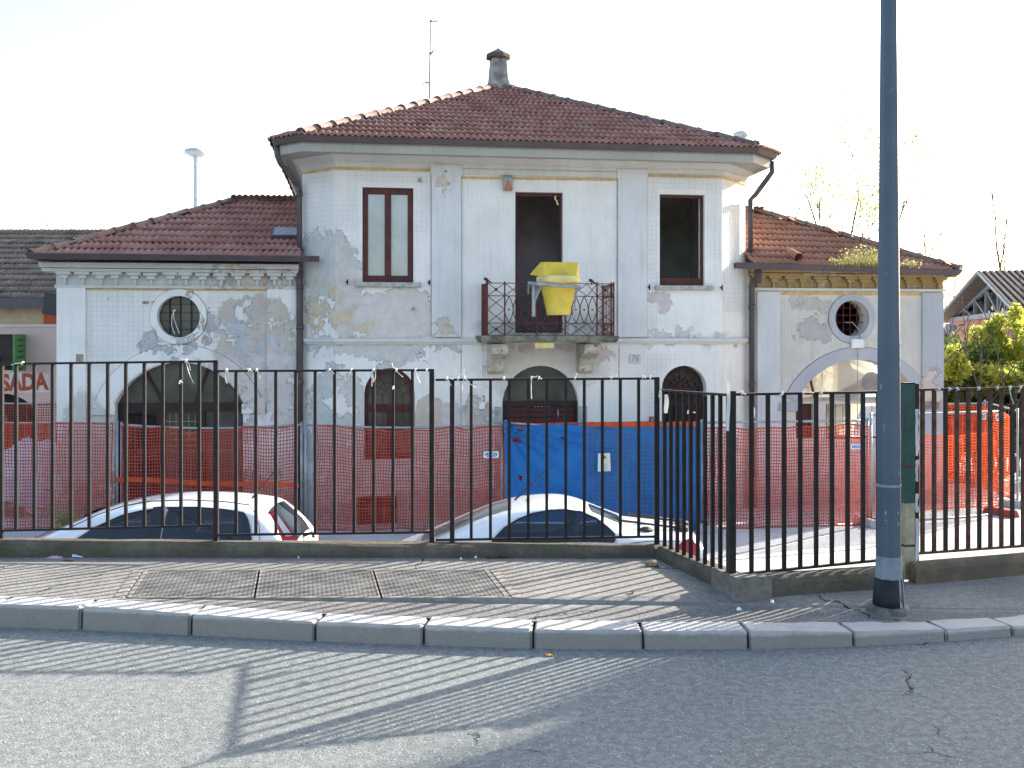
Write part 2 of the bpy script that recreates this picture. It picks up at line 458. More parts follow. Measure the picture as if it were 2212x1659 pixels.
M['grey_metal'] = simple('grey_sheet', (.30, .31, .33), .5, .4, var=.15, scale=4)
t = NT('window_glass', .04, .7)
t.color(t.mix(t.rng(t.noise(t.obj, .9, 3), .3, .7), (.30, .32, .31), (.44, .46, .44)))
t.b.inputs['Coat Weight'].default_value = .6; t.b.inputs['Coat Roughness'].default_value = .02
M['glass_pale'] = t.m
t = NT('dusty_glass', .15, .5)
t.color(t.mix(t.rng(t.noise(t.obj, 1.6, 5), .3, .7), (.055, .06, .05), (.115, .12, .105)))
M['glass_dusty'] = t.m
t = NT('dark_glass', .06, .6); t.color((.012, .012, .014)); M['glass_dark'] = t.m
# ---- roof tiles
def tile_mat(name, a, b, lich):
    t = NT(name, .82, .3)
    P = t.wpos(); oi = t.nt.nodes.new('ShaderNodeObjectInfo')
    vc = t.sep(t.voro(t.vmath('MULTIPLY', P, (4.1, 1.8, 2.6)), 1.0, 'F1', 'Color'))[0]
    f = t.math('ADD', t.math('MULTIPLY', vc, .6), t.math('MULTIPLY', oi.outputs['Random'], .4))
    c = t.mix(f, a, b)
    c = t.mix(t.math('MULTIPLY', t.rng(t.noise(P, 2.4, 6, .7), .47, .66), .5), c, lich)
    c = t.mix(t.math('MULTIPLY', t.rng(t.noise(P, 16, 5, .7), .52, .70), .35), c, (.06, .045, .045))
    t.color(c); t.bump(t.noise(P, 60, 4), .004)
    return t.m
M['tile'] = tile_mat('terracotta_tile', (.26, .115, .09), (.45, .225, .18), (.38, .29, .255))
M['tile_r'] = tile_mat('orange_terracotta_tile', (.26, .11, .07), (.44, .215, .15), (.22, .17, .13))
M['tile_old'] = tile_mat('mossy_brown_tile', (.12, .085, .065), (.27, .205, .165), (.33, .30, .24))
M['hip'] = tile_mat('hip_tile', (.15, .085, .07), (.27, .18, .15), (.19, .18, .15))
M['chimney'] = simple('sooty_render', (.30, .285, .26), .9, .2, var=.4, scale=5, bump=.006)
M['chimney_dark'] = simple('sooty_cap', (.10, .09, .085), .9, .2, var=.3, scale=5, bump=.006)
# ---- nets, tarp, plastics
def translucent(name, col, tcol, f, var=.2, scale=5):
    t = NT(name, .5, .3)
    n = t.noise(t.obj, scale, 4)
    cc = t.mix(t.rng(n, .3, .7), tuple(x*(1-var) for x in col), tuple(min(1, x*(1+var)) for x in col))
    t.color(cc)
    tr = t.nt.nodes.new('ShaderNodeBsdfTranslucent'); tr.inputs[0].default_value = tuple(tcol) + (1,)
    mx = t.nt.nodes.new('ShaderNodeMixShader'); mx.inputs[0].default_value = f
    t.L(t.b.outputs[0], mx.inputs[1]); t.L(tr.outputs[0], mx.inputs[2])
    t.L(mx.outputs[0], t.nt.nodes['Material Output'].inputs[0])
    return t
M['net_shaded'] = simple('orange_net_painted_shade', (.26, .035, .016), .6, .3, var=.2)  # same orange net, shade put into a darker colour
M['net_sunlit'] = translucent('orange_net_painted_sun', (.55, .065, .024), (.92, .16, .04), .42).m  # net colour brightened for the panels standing in sun
M['net'] = translucent('orange_plastic_net_shade', (.47, .065, .038), (.66, .12, .06), .22).m  # net colour toned for the panels standing in shade
t = translucent('blue_tarpaulin', (.012, .15, .44), (.01, .2, .6), .2, var=.15, scale=2.2)
t.bump(t.noise(t.obj, 5, 5, .55), .03)
M['tarp'] = t.m
M['orange_strip'] = translucent('orange_tape', (.62, .09, .03), (.8, .12, .03), .3).m
M['galv'] = simple('galvanised_steel', (.33, .35, .37), .45, .5, .4, var=.15, scale=8)
M['wire'] = simple('dark_wire', (.10, .10, .11), .5, .4, var=.1)
M['foot_c'] = simple('concrete_foot', (.36, .35, .33), .9, .2, var=.2, scale=8)
M['foot_r'] = simple('red_plastic_foot', (.33, .055, .04), .5, .3, var=.2)
M['facade_wire'] = simple('facade_net_wire', (.53, .55, .59), .6, .3, var=.1)
M['white_plastic'] = simple('white_plastic', (.78, .78, .76), .5, .3, var=.05)
M['sack'] = translucent('white_sacking', (.62, .62, .66), (.7, .7, .75), .25, var=.12).m
M['string'] = translucent('white_string', (.80, .79, .76), (.8, .8, .75), .35, var=.06).m
M['blue_print'] = simple('blue_print', (.02, .15, .42), .5, .3, var=.03)
M['red_paint'] = simple('red_sign_paint', (.24, .03, .035), .5, .3, var=.08)
t = NT('chute_yellow', .5, .35)
c = t.mix(t.rng(t.noise(t.obj, 3, 5), .3, .7), (.62, .45, .045), (.72, .55, .085))
c = t.mix(t.math('MULTIPLY', t.rng(t.noise(t.obj, 4.5, 6, .75), .52, .70), .55), c, (.27, .21, .09))
c = t.mix(t.math('MULTIPLY', t.rng(t.noise(t.obj, 9, 6, .8), .54, .74), .6), c, (.60, .56, .42))
t.color(c); M['yellow'] = t.m
M['grille_yellow'] = simple('dull_yellow_grille', (.30, .25, .12), .7, .2, var=.2)
M['dusty_yellow'] = simple('scuffed_yellow', (.66, .56, .24), .6, .3, var=.15, scale=7)
M['orange_lens'] = simple('orange_lens', (.62, .12, .02), .2, .5, var=.05)
M['black_plastic'] = simple('black_plastic', (.02, .02, .022), .45, .4, var=.1)
M['pole'] = None
t = NT('pole_paint', .5, .4)
c = t.mix(t.rng(t.noise(t.obj, 2.2, 5), .3, .7), (.060, .085, .115), (.085, .115, .15))
c = t.mix(t.math('MULTIPLY', t.rng(t.noise(t.vmath('MULTIPLY', t.obj, (1, 1, .35)), 26, 5, .7), .665, .70), .8), c, (.30, .33, .37))
t.color(c); M['pole'] = t.m
M['pole_base'] = simple('pole_base_paint', (.21, .24, .27), .6, .3, var=.2, scale=9)
M['pole_black'] = simple('tarred_band', (.022, .024, .030), .7, .3, var=.3, scale=9)
M['green_paint'] = simple('green_paint', (.018, .062, .050), .5, .4, var=.25, scale=6)
M['poster'] = simple('torn_poster', (.52, .54, .52), .8, .2, var=.2, scale=9)
M['rust_cream'] = simple('flaking_cream_paint', (.36, .31, .21), .8, .2, var=.3, scale=7)
M['sada_wall'] = simple('pink_wall', (.60, .45, .40), .9, .2, var=.08, scale=1.2)
M['sada_panel'] = simple('whitewash', (.62, .57, .53), .9, .2, var=.1, scale=3)
M['sada_red'] = simple('faded_red_letter', (.40, .09, .05), .8, .2, var=.3, scale=12)
t = NT('mural_paint', .85, .2)
P = t.obj; n = t.noise(P, 1.6, 5, .6)
c = t.mix(t.rng(n, .40, .46), (.17, .27, .25), (.48, .36, .24))
c = t.mix(t.rng(t.sep(P)[0], 0.1, .16), c, (.45, .10, .045))
c = t.mix(t.rng(t.noise(P, 3.4, 5), .60, .63), c, (.55, .48, .38))
t.color(c); M['mural'] = t.m
M['shutter_green'] = simple('green_shutter_paint', (.085, .26, .085), .6, .3, var=.12)
M['salmon'] = simple('salmon_wall', (.52, .245, .165), .9, .2, var=.08, scale=1)
M['metal_roof'] = simple('ribbed_roof_metal', (.040, .036, .038), .85, .1, var=.15, scale=2)
M['truss'] = simple('grey_truss_steel', (.22, .24, .27), .5, .4, var=.15)
M['soffit'] = simple('brown_soffit', (.17, .13, .10), .8, .2, var=.2, scale=2)
M['car_white'] = None
t = NT('car_white', .22, .5); t.color((.78, .79, .80)); t.b.inputs['Coat Weight'].default_value = .7; t.b.inputs['Coat Roughness'].default_value = .06; M['car_white'] = t.m
t = NT('car_glass', .03, .7); t.color(t.mix(t.rng(t.noise(t.obj, 2.2, 3), .35, .65), (.006, .010, .014), (.02, .032, .042))); t.b.inputs['Coat Weight'].default_value = .4; M['car_glass'] = t.m
t = NT('car_windscreen', .05, .6); t.color((.15, .145, .13)); M['car_screen'] = t.m
t = NT('clear_car_glass', .03, .5)
gl_ = t.nt.nodes.new('ShaderNodeBsdfGlossy'); gl_.inputs['Roughness'].default_value = .03; gl_.inputs[0].default_value = (.8, .85, .9, 1)
tp = t.nt.nodes.new('ShaderNodeBsdfTransparent'); tp.inputs[0].default_value = (.36, .43, .46, 1)
fz = t.nt.nodes.new('ShaderNodeFresnel'); fz.inputs[0].default_value = 1.5
mx = t.nt.nodes.new('ShaderNodeMixShader'); t.L(t.math('ADD', t.math('MULTIPLY', fz.outputs[0], .8), .03), mx.inputs[0]); t.L(tp.outputs[0], mx.inputs[1]); t.L(gl_.outputs[0], mx.inputs[2])
t.L(mx.outputs[0], t.nt.nodes['Material Output'].inputs[0]); M['car_clear'] = t.m
M['car_interior'] = simple('car_interior', (.035, .035, .038), .8, .2, var=.2)
M['seat_cloth'] = simple('seat_cloth', (.10, .10, .11), .9, .1, var=.2)
M['tyre'] = simple('tyre_rubber', (.02, .02, .02), .8, .2)
M['rim'] = simple('alloy', (.45, .46, .48), .3, .5, .7)
M['tail_red'] = simple('tail_lamp_red', (.45, .02, .03), .15, .5, var=.03)
M['tail_clear'] = simple('tail_lamp_clear', (.62, .56, .57), .15, .5, var=.05)
M['rubber'] = simple('rubber_seal', (.02, .02, .02), .6, .3)
def leaf_mat(name, a, b, tcol, f):
    t = NT(name, .55, .3)
    oi = t.noise(t.wpos(), 2.5, 4)
    vc = t.sep(t.voro(t.wpos(), 7, 'F1', 'Color'))[0]
    t.color(t.mix(t.math('ADD', t.math('MULTIPLY', oi, .5), t.math('MULTIPLY', vc, .5)), a, b))
    tr = t.nt.nodes.new('ShaderNodeBsdfTranslucent'); tr.inputs[0].default_value = tuple(tcol) + (1,)
    mx = t.nt.nodes.new('ShaderNodeMixShader'); mx.inputs[0].default_value = f
    t.L(t.b.outputs[0], mx.inputs[1]); t.L(tr.outputs[0], mx.inputs[2])
    t.L(mx.outputs[0], t.nt.nodes['Material Output'].inputs[0])
    return t.m
M['leaf_dark'] = leaf_mat('dark_hedge_leaf', (.020, .045, .012), (.07, .11, .03), (.10, .17, .03), .35)
M['leaf_lime'] = leaf_mat('lime_leaf', (.15, .19, .03), (.30, .32, .07), (.52, .55, .10), .55)
M['leaf_spring'] = leaf_mat('spring_leaf', (.16, .19, .07), (.26, .28, .12), (.40, .42, .16), .5)
M['weed'] = leaf_mat('weed_leaf', (.05, .10, .02), (.12, .17, .05), (.22, .30, .06), .4)
M['dry_weed'] = leaf_mat('roof_weed', (.16, .18, .06), (.27, .27, .11), (.45, .45, .18), .45)
M['bark'] = simple('bark', (.075, .062, .058), .9, .2, var=.3, scale=8)
M['lamp_shell'] = simple('pale_lamp_shell', (.42, .47, .50), .5, .4, var=.08)
M['galv_grate'] = simple('grate_steel', (.27, .245, .21), .6, .4, .2, var=.3, scale=5)
M['groove_shade'] = simple('groove_shade_paint', (.26, .25, .25), .9, .1, var=.4, scale=6)  # dark strip colour with the shade of the edges put in
M['mortar'] = simple('dirty_mortar', (.17, .16, .145), .9, .2, var=.4, scale=14, bump=.006)
M['dark_shade'] = simple('painted_dark_shade', (.05, .042, .046), .9, .1)  # near-black, shade of unlit places put into the colour
M['edging'] = simple('stone_edging', (.27, .235, .20), .9, .2, var=.3, scale=14, bump=.004)
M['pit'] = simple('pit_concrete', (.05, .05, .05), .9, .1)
M['litter_pink'] = simple('pink_wrapper', (.62, .33, .45), .5, .3)
M['litter_orange'] = simple('orange_peel', (.65, .30, .03), .6, .3)
M['brick_lump'] = simple('broken_brick', (.36, .26, .17), .9, .2, var=.3, scale=20, bump=.01)
M['leaf_dead'] = simple('dead_leaf', (.08, .05, .03), .8, .2)
M['paper'] = simple('paper_notice', (.62, .64, .58), .8, .2, var=.05)
M['ink'] = simple('print_ink', (.10, .11, .12), .8, .2)
M['ink_yellow'] = simple('yellow_print', (.60, .55, .12), .8, .2)
# ================================================================== GROUND
ZP = .12                       # pavement level
ZY = -1.6                      # yard level
kerb_pts = [(-9.0, 7.6), (-7.2, 7.05), (-5.4, 6.55), (-4.2, 6.215), (-3.6, 6.045), (-3.06, 5.905), (-2.515, 5.845), (-1.837, 5.737), (-1.106, 5.62), (-.492, 5.55),
            (.116, 5.49), (.716, 5.473), (1.292, 5.48), (1.886, 5.525), (2.43, 5.62), (2.86, 5.72), (3.45, 5.90), (4.05, 6.12), (4.65, 6.38), (5.3, 6.7), (7.0, 7.7), (9, 9)]
KW = .20
def offs(pts, d):
    out = []
    for i, p in enumerate(pts):
        a = pts[max(i-1, 0)]; b = pts[min(i+1, len(pts)-1)]
        v = Vector((b[0]-a[0], b[1]-a[1])).normalized()
        out.append((p[0] - v.y*d, p[1] + v.x*d))
    return out
kerb_back = offs(kerb_pts, KW)
def zk(x):                      # kerb top falls towards the gate
    T = [(-9, .135), (-2.6, .133), (-1.1, .110), (.1, .103), (1.3, .097), (1.9, .079), (2.5, .063), (2.9, .055), (9, .05)]
    for (a, za), (b, zb_) in zip(T, T[1:]):
        if x <= b: return za + (zb_-za)*(x-a)/(b-a)
    return .05
# low wall outer line and pavement back edge
WA = (1.025, 7.2); WB = (1.365, 6.1)
def gp(u, v, z=ZP):
    Y = (EYE - z) * FP / (v - 730); return (xat(u, Y), Y)
WC = (2.50, 6.40)             # end of the second wall at the gate post
G0 = (2.60, 6.46); G1 = (4.9, 7.22)     # gate base plate line, outer face
# road sheet
m = MB()
far = [(-9.0, -60), (9, -60)]
rd = [(-70, -60), (70, -60), (70, 9)] + [(p[0], p[1] + .05) for p in reversed(kerb_pts)] + [(-70, 7.65)]
tr_ = tessellate_polygon([[Vector((p[0], p[1], 0)) for p in rd]])
m = MB(); m.add([(p[0], p[1], 0) for p in rd], tr_)
o = m.build('road', M['road'], fix=True); tag(o, 'grey worn asphalt road in the foreground', None, None, 'structure')
if o.data.polygons[0].normal.z < 0: o.data.flip_normals()
# pavement with a pit under the gratings
gx0, gx1, gy0, gy1 = -2.335, -.02, 6.10, 6.82
inner = [(-9.0, 7.22), WA, WB, WC, (2.62, 6.47), (4.9, 7.23), (9, 8.6)]
pv = [(p[0], p[1]) for p in offs(kerb_pts, KW-.02)[:-1]] + [(9, 8.55)] + list(reversed([(-9.0, 7.3), (WA[0]+.05, 7.3), (WB[0]+.08, 6.2), (2.56, 6.52), (4.87, 7.3)]))
GS = -.21
hole = [(gx0, gy0), (gx1, gy0), (gx1 + GS*(gy1-gy0), gy1), (gx0 + GS*(gy1-gy0), gy1)]
tr_ = tessellate_polygon([[Vector((p[0], p[1], 0)) for p in pv], [Vector((p[0], p[1], 0)) for p in hole]])
nk_ = len(kerb_back)-1
m = MB(); m.add([(p[0], p[1], (zk(p[0])-.003) if i < nk_ else ZP) for i, p in enumerate(pv)] + [(p[0], p[1], ZP) for p in hole], tr_)
o = m.build('pavement', M['pave'], fix=True); tag(o, 'worn asphalt pavement behind the granite kerb', None, None, 'structure')
if o.data.polygons[0].normal.z < 0: o.data.flip_normals()
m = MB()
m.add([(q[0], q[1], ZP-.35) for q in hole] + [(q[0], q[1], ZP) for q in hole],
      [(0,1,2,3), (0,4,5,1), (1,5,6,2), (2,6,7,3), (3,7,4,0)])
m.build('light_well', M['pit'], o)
# yard
m = MB(); m.add([(-90, 6.0, ZY), (90, 6.0, ZY), (90, 400, ZY), (-90, 400, ZY)], [(0,1,2,3)])
o = m.build('yard_ground', M['yard']); tag(o, 'pale concrete yard below street level', None, None, 'structure')
# kerb stones
m = MB()
for i in range(len(kerb_pts)-1):
    a, b = kerb_pts[i], kerb_pts[i+1]; c, d = kerb_back[i+1], kerb_back[i]
    m.add([(a[0], a[1]+.03, zk(a[0])-.04), (b[0], b[1]+.03, zk(b[0])-.04), (c[0], c[1], zk(b[0])-.04), (d[0], d[1], zk(a[0])-.04), (a[0], a[1]+.03, -.08), (b[0], b[1]+.03, -.08)], [(0,1,2,3), (0,4,5,1)])
kerb = m.build('kerb', M['pit']); tag(kerb, 'curving kerb of granite blocks', None, None, 'structure')
rk = random.Random(3)
for i in range(1, len(kerb_pts)-2):
    a, b = Vector(kerb_pts[i]), Vector(kerb_pts[i+1]); c, d = Vector(kerb_back[i+1]), Vector(kerb_back[i])
    g = .004 + rk.random()*.005
    e = (b-a).normalized()*g; n = (d-a).normalized()
    a2 = a+e; b2 = b-e; c2 = c-e; d2 = d+e
    zt = [zk(q_.x) + rk.uniform(-.004, .004) for q_ in (a, b, b, a)]; sl = .012; zm = zk((a.x+b.x)/2)
    m = MB()
    m.add([(a2.x, a2.y, -.08), (b2.x, b2.y, -.08), (c2.x, c2.y, -.08), (d2.x, d2.y, -.08),
           (a2.x+n.x*sl, a2.y+n.y*sl, zt[0]), (b2.x+n.x*sl, b2.y+n.y*sl, zt[1]), (c2.x, c2.y, zt[2]), (d2.x, d2.y, zt[3])],
          [(0,3,2,1),(4,5,6,7),(0,1,5,4),(1,2,6,5),(2,3,7,6),(3,0,4,7)])
    bm = bmesh.new(); me = bpy.data.meshes.new('kerb_stone'); me.from_pydata(m.v, [], m.f); bm.from_mesh(me)
    bmesh.ops.subdivide_edges(bm, edges=[e_ for e_ in bm.edges if e_.calc_length() > .3], cuts=7, use_grid_fill=True)
    bmesh.ops.bevel(bm, geom=[e_ for e_ in bm.edges if len(e_.link_faces) == 2 and e_.calc_face_angle(0) > .6], offset=rk.uniform(.005, .012), segments=2, affect='EDGES')
    for v_ in bm.verts:
        q = v_.co
        v_.co = q + Vector((mnoise.noise(q*7), mnoise.noise(q*7+Vector((5, 0, 0))), mnoise.noise(q*7+Vector((0, 9, 0))))) * .004 + Vector((0, mnoise.noise(q*26), mnoise.noise(q*26+Vector((3, 3, 0))))) * .0035
    bm.to_mesh(me); bm.free(); me.materials.append(M['granite'])
    me.transform(Matrix.Translation((0, 0, -zm))); ks = link('kerb_stone', me, kerb); ks.location.z = zm

# ================================================================== LOW WALL + GRATINGS
def low_wall(name, label, p0, p1, th, z0, z1, mat, zb=-1.7, cut0=None, cut1=None, n=24, amp=.008):
    p0 = Vector(p0); p1 = Vector(p1); d = (p1-p0).normalized(); nn = Vector((-d.y, d.x))
    q0 = Vector(cut0) if cut0 else p0 + nn*th; q1 = Vector(cut1) if cut1 else p1 + nn*th
    m = MB(); vs_ = []
    for i in range(n+1):
        f = i/n; a = p0.lerp(p1, f); b = q0.lerp(q1, f); z = z0 + (z1-z0)*f
        def j(k): return mnoise.noise(Vector((a.x*3, a.y*3, k*3.3)))*amp
        fo = nn*-.015
        vs_ += [(b.x, b.y, zb), (b.x, b.y, z + j(1)), (b.x-nn.x*.02, b.y-nn.y*.02, z+.012+j(2)),
                (a.x+nn.x*.035, a.y+nn.y*.035, z+.012+j(3)), (a.x+nn.x*(.012+j(4)), a.y+nn.y*(.012+j(4)), z-.006+j(5)), (a.x+nn.x*j(6), a.y+nn.y*j(6), z-.035), (a.x+nn.x*j(7), a.y+nn.y*j(7), ZP-.05), (a.x, a.y, zb)]
    k = 8; fs = []
    for i in range(n):
        for j_ in range(k):
            j2 = (j_+1) % k
            fs.append((i*k+j_, (i+1)*k+j_, (i+1)*k+j2, i*k+j2))
    fs += [tuple(range(k)), tuple(n*k+j_ for j_ in range(k-1, -1, -1))]
    m.add(vs_, fs)
    o = m.build(name, mat, None, False, True)
    if label: tag(o, label, 'low wall')
    return o
low_wall('low_wall', 'long low mossy concrete wall under the stepped black railings', (-9, 7.2), WA, .14, .275, .19, M['lowwall'], cut1=(1.128, 7.34), n=60)
low_wall('low_wall', 'short low concrete wall turning towards the street corner', WA, WB, .14, .19, .222, M['lowwall'], cut0=(1.128, 7.34), cut1=(1.459, 6.269), n=14)
w3 = low_wall('low_wall', 'mossy low wall between the corner post and the green gate post', WB, WC, .14, .225, .215, M['lowwall'], cut0=(1.459, 6.269), cut1=(2.464, 6.535), n=20)
# pale cement repair capping the corner
m = MB(); c0 = Vector(WB); d1 = (Vector(WC)-c0).normalized(); d0 = (Vector(WA)-c0).normalized()
a = c0 + d1*.24; b = c0 + d0*.30; off = (d1+d0).normalized()*-.008
m.add([(a.x+off.x, a.y+off.y-.006, ZP-.02), (a.x+off.x, a.y+off.y-.006, .243), (c0.x+off.x, c0.y-.012, ZP-.02), (c0.x+off.x, c0.y-.012, .246),
       (b.x+off.x-.006, b.y+off.y, ZP-.02), (b.x+off.x-.006, b.y+off.y, .246), (1.40, 6.20, .247)],
      [(0,2,3,1), (2,4,5,3), (1,3,6), (3,5,6)])
m.build('cement_patch', M['render_patch'], w3, fix=True)
gw = low_wall('gate_plinth', 'rust stained low steel plinth in front of the sliding gate', G0, G1, .06, .238, .232, M['rust_plate'], cut0=(2.59, 6.54), cut1=(4.88, 7.3), n=16, amp=.002)
gw['category'] = 'plinth'
# gratings
def grating(label, x0, x1):
    y0, y1 = gy0 + .005, gy1 - .005
    SH = lambda mm: [(p[0] + GS*(p[1]), p[1], p[2]) for p in mm.v]
    th = thing('floor_grating', label, 'grating', ((x0+x1)/2 + GS*(gy1-gy0)/2, (y0+y1)/2, ZP), 0, 'steel gratings set in the pavement')
    hx, hy = (x1-x0)/2 - .006, (y1-y0)/2
    m = MB()
    for s in (-1, 1):
        m.box(-hx, hx, s*hy-.012, s*hy+.012, -.03, .006)
        m.box(s*hx-.012, s*hx+.012, -hy+.0125, hy-.0125, -.03, .0055)
    m.v = SH(m); m.build('frame', M['galv_grate'], th)
    m = MB(); n = 27
    for i in range(1, n):
        x = -hx + 2*hx*i/n; m.box(x-.0065, x+.0065, -hy+.013, hy-.013, -.028, .001)
    k = 22
    for i in range(1, k):
        y = -hy + 2*hy*i/k; m.box(-hx+.013, hx-.013, y-.0065, y+.0065, -.026, .003)
    m.v = SH(m); m.build('grid', M['galv_grate'], th)
gw_ = (gx1-gx0)/3
grating('leftmost of three rusty steel gratings set in the pavement', gx0, gx0+gw_)
grating('middle steel grating in the pavement between the two outer ones', gx0+gw_, gx0+2*gw_)
grating('rightmost of three steel gratings, beside the brown cracked joint', gx0+2*gw_, gx1)
# pale stone strips at both ends of the gratings
pav = bpy.data.objects['pavement']
for x in (gx0-.055, gx1+.055):
    m = MB()
    for k in range(6):
        y = gy0 + (gy1-gy0)*k/6
        m.box(x-.03, x+.03, y+.003, y+(gy1-gy0)/6-.003, ZP-.05, ZP+.004)
    m.v = [(p[0] + GS*(p[1]-gy0), p[1], p[2]) for p in m.v]; m.build('stone_edging', M['edging'], pav)

# ================================================================== HOUSE
house = thing('house', 'derelict two storey house with peeling white plaster and two low wings', 'house', (0, 18.2, 0), HA)
WT = .35
SL, SR = -3.15, 3.96
TL, TR_ = TW, TR
SLf, SRf = SL - TL, SR + TR_
def rect_px(u0, v0, u1, v1, t):
    a = hp(u0, v0, t); b = hp(u1, v0, t); c = hp(u0, v1, t); d = hp(u1, v1, t)
    return a[0], b[0], (c[1]+d[1])/2, (a[1]+b[1])/2
def front(t0): return lambda a, b, d: (a, t0 + d, b)
ZR = 4.93
wl = rect_px(783, 405, 893, 610, 0); dr = rect_px(1113, 415, 1216, 719, 0); wr = rect_px(1425, 420, 1522, 617, 0)
al = rect_px(787, 795, 896, 992, 0); ac = rect_px(1085, 790, 1250, 1105, 0); ar = rect_px(1430, 790, 1526, 990, 0)
al_s = hp(840, 850, 0)[1]; ac_s = hp(1168, 874, 0)[1]; ar_s = hp(1478, 838, 0)[1]
m = MB()
m.slab(rect_poly(SL, SR, -1.7, ZR), [rect_poly(*wl), rect_poly(*dr), rect_poly(*wr),
        arch_poly(al[0], al[1], al[2], al_s, al[3]), arch_poly(ac[0], ac[1], -1.58, ac_s, ac[3], 18), arch_poly(ar[0], ar[1], ar[2], ar_s, ar[3])], front(0), WT)
m.build('wall', M['plaster_c'], house, fix=True)
for (pts) in ([(SL, 0), (SL, WT), (SLf+.30, TL), (SLf, TL)], [(SR, 0), (SRf, TR_), (SRf-.30, TR_), (SR, WT)]):
    m = MB(); m.hexa([(p[0], p[1], -1.7) for p in pts] + [(p[0], p[1], ZR) for p in pts])
    m.build('wall', M['plaster_c'], house, fix=True)
# side and back walls of the main block
TB = 8.4
m = MB(); m.box(SLf, SLf+.3, TL+.001, TB, -1.7, ZR); m.build('wall', M['plaster_c'], house)
m = MB(); m.box(SRf-.3, SRf, TR_+.001, TB, -1.7, ZR); m.build('wall', M['plaster_c'], house)
m = MB(); m.slab(rect_poly(SLf, SRf, -1.7, ZR), [rect_poly(1.6, 2.6, 2.6, 4.2)], front(TB+.001), .3); m.build('wall', M['plaster_c'], house, fix=True)
# floors, ceilings, partitions inside
m = MB(); m.box(SLf+.31, SRf-.31, WT+.01, TB-.01, 1.52, 1.66); m.build('upper_floor', M['interior'], house)
m = MB(); m.box(SLf+.31, SRf-.31, WT+.02, TB-.01, 4.86, 4.92); m.build('ceiling', M['interior'], house)
m = MB(); m.box(SLf+.31, 1.89, 2.2, 2.3, 1.67, 4.85); m.build('partition', M['interior_dark'], house)
m = MB(); m.box(1.9, 2.0, WT+.03, 6.0, 1.67, 4.85); m.build('partition', M['interior_dark'], house)
m = MB(); m.box(2.01, SRf-.32, 3.2, 3.3, 1.67, 4.85); m.build('partition', M['interior'], house)
m = MB(); m.box(2.35, 3.05, 3.14, 3.195, 1.68, 3.75); m.build('inner_door', M['interior_dark'], house)
m = MB(); m.box(SLf+.31, SRf-.31, 3.6, 3.7, -1.6, 1.51); m.build('partition', M['interior_dark'], house)
# left wing, right wing front walls
LW0 = hs(122, TL)[0]; RW1 = hs(2037, TR_)[0]
oc_l = hp(386, 684, TL); ocr_l = .375
oc_r = hp(1840, 688, TR_); ocr_r = .36
aL = rect_px(247, 783, 525, 1100, TL); aL_s = hp(386, 872, TL)[1]
aR = rect_px(1719, 777, 1990, 1100, TR_); aR_s = hp(1850, 866, TR_)[1]
ZW = 3.06
def seg_arch(a0, a1, z0, zs, zt, n=20):   # segmental head
    c = (a0+a1)/2; h = (a1-a0)/2; r = zt-zs; RR = (h*h + r*r)/(2*r); cz = zt - RR; th0 = math.asin(min(1, h/RR))
    if r > h*.98: th0 = math.pi/2
    pts = [(a0, z0), (a1, z0)]
    for k in range(n+1):
        th = th0 - 2*th0*k/n
        pts.append((c + RR*math.sin(th), cz + RR*math.cos(th)))
    return pts
archL = seg_arch(aL[0], aL[1], -1.58, aL_s, aL[3])
archR = seg_arch(aR[0], aR[1], -1.58, aR_s, aR[3])
m = MB(); m.slab(rect_poly(LW0, SLf-.001, -1.7, ZW), [circ_poly(oc_l[0], oc_l[1], ocr_l, ocr_l), archL], front(TL), .4)
m.build('wall', M['plaster_l'], house, fix=True)
m = MB(); m.slab(rect_poly(SRf+.001, RW1, -1.7, ZW), [circ_poly(oc_r[0], oc_r[1], ocr_r, ocr_r), archR], front(TR_), .4)
m.build('wall', M['plaster_r'], house, fix=True)
m = MB(); m.box(LW0, LW0+.35, TL+.401, 6.0, -1.7, ZW); m.build('wall', M['plaster_l'], house)
m = MB(); m.slab([(TR_+.401, -1.7), (6.0, -1.7), (6.0, ZW), (TR_+.401, ZW)], [rect_poly(1.9, 5.4, -.6, 1.3)], lambda a, b, d: (RW1 - d, a, b), .35)  # unseen end opening added to let sun into the wing
m.build('wall', M['plaster_r'], house, fix=True)
m = MB(); m.slab(rect_poly(LW0, SLf-.002, -1.7, ZW), [rect_poly(LW0+1.2, LW0+2.4, .2, 1.8)], front(6.001), .3); m.build('wall', M['plaster_l'], house, fix=True)
# back wall of the right wing with its own round window
ob = hp(1882, 825, 4.6)
m = MB(); m.slab(rect_poly(SRf+.002, RW1-.36, -1.7, ZW-.02), [circ_poly(ob[0], ob[1], .20, .20, 24)], front(4.6), .25); m.build('partition', M['interior_white'], house, fix=True)
m = MB(); m.lathe([(.20, -.01), (.24, -.01), (.24, .02), (.20, .02)], 24)
m.v = [(ob[0]+p[0], 4.6 + p[2]-.01, ob[1]+p[1]) for p in m.v]; m.build('round_window_rim', M['grey_metal'], house, fix=True)
m = MB(); m.slab(rect_poly(SRf+.002, RW1, -1.7, ZW), [rect_poly(SRf+.6, RW1-.6, -.6, 1.3)], front(6.001), .3); m.build('wall', M['plaster_r'], house, fix=True)  # unseen back opening added for bounce light in the room
m = MB(); m.box(SRf+.021, RW1-.36, TR_+.402, 4.59, 1.42, 1.5); m.build('ceiling', M['interior_white'], house)
m = MB(); m.box(SRf+.021, RW1-.36, TR_+1.6, TR_+1.7, 1.51, ZW-.05); m.build('partition', M['dark_shade'], house)  # added dark panel, paints the shade behind the round window
m = MB(); m.box(SRf+.002, SRf+.02, TR_+.41, 4.59, -1.6, ZW-.03); m.build('inner_lining', M['interior_white'], house)
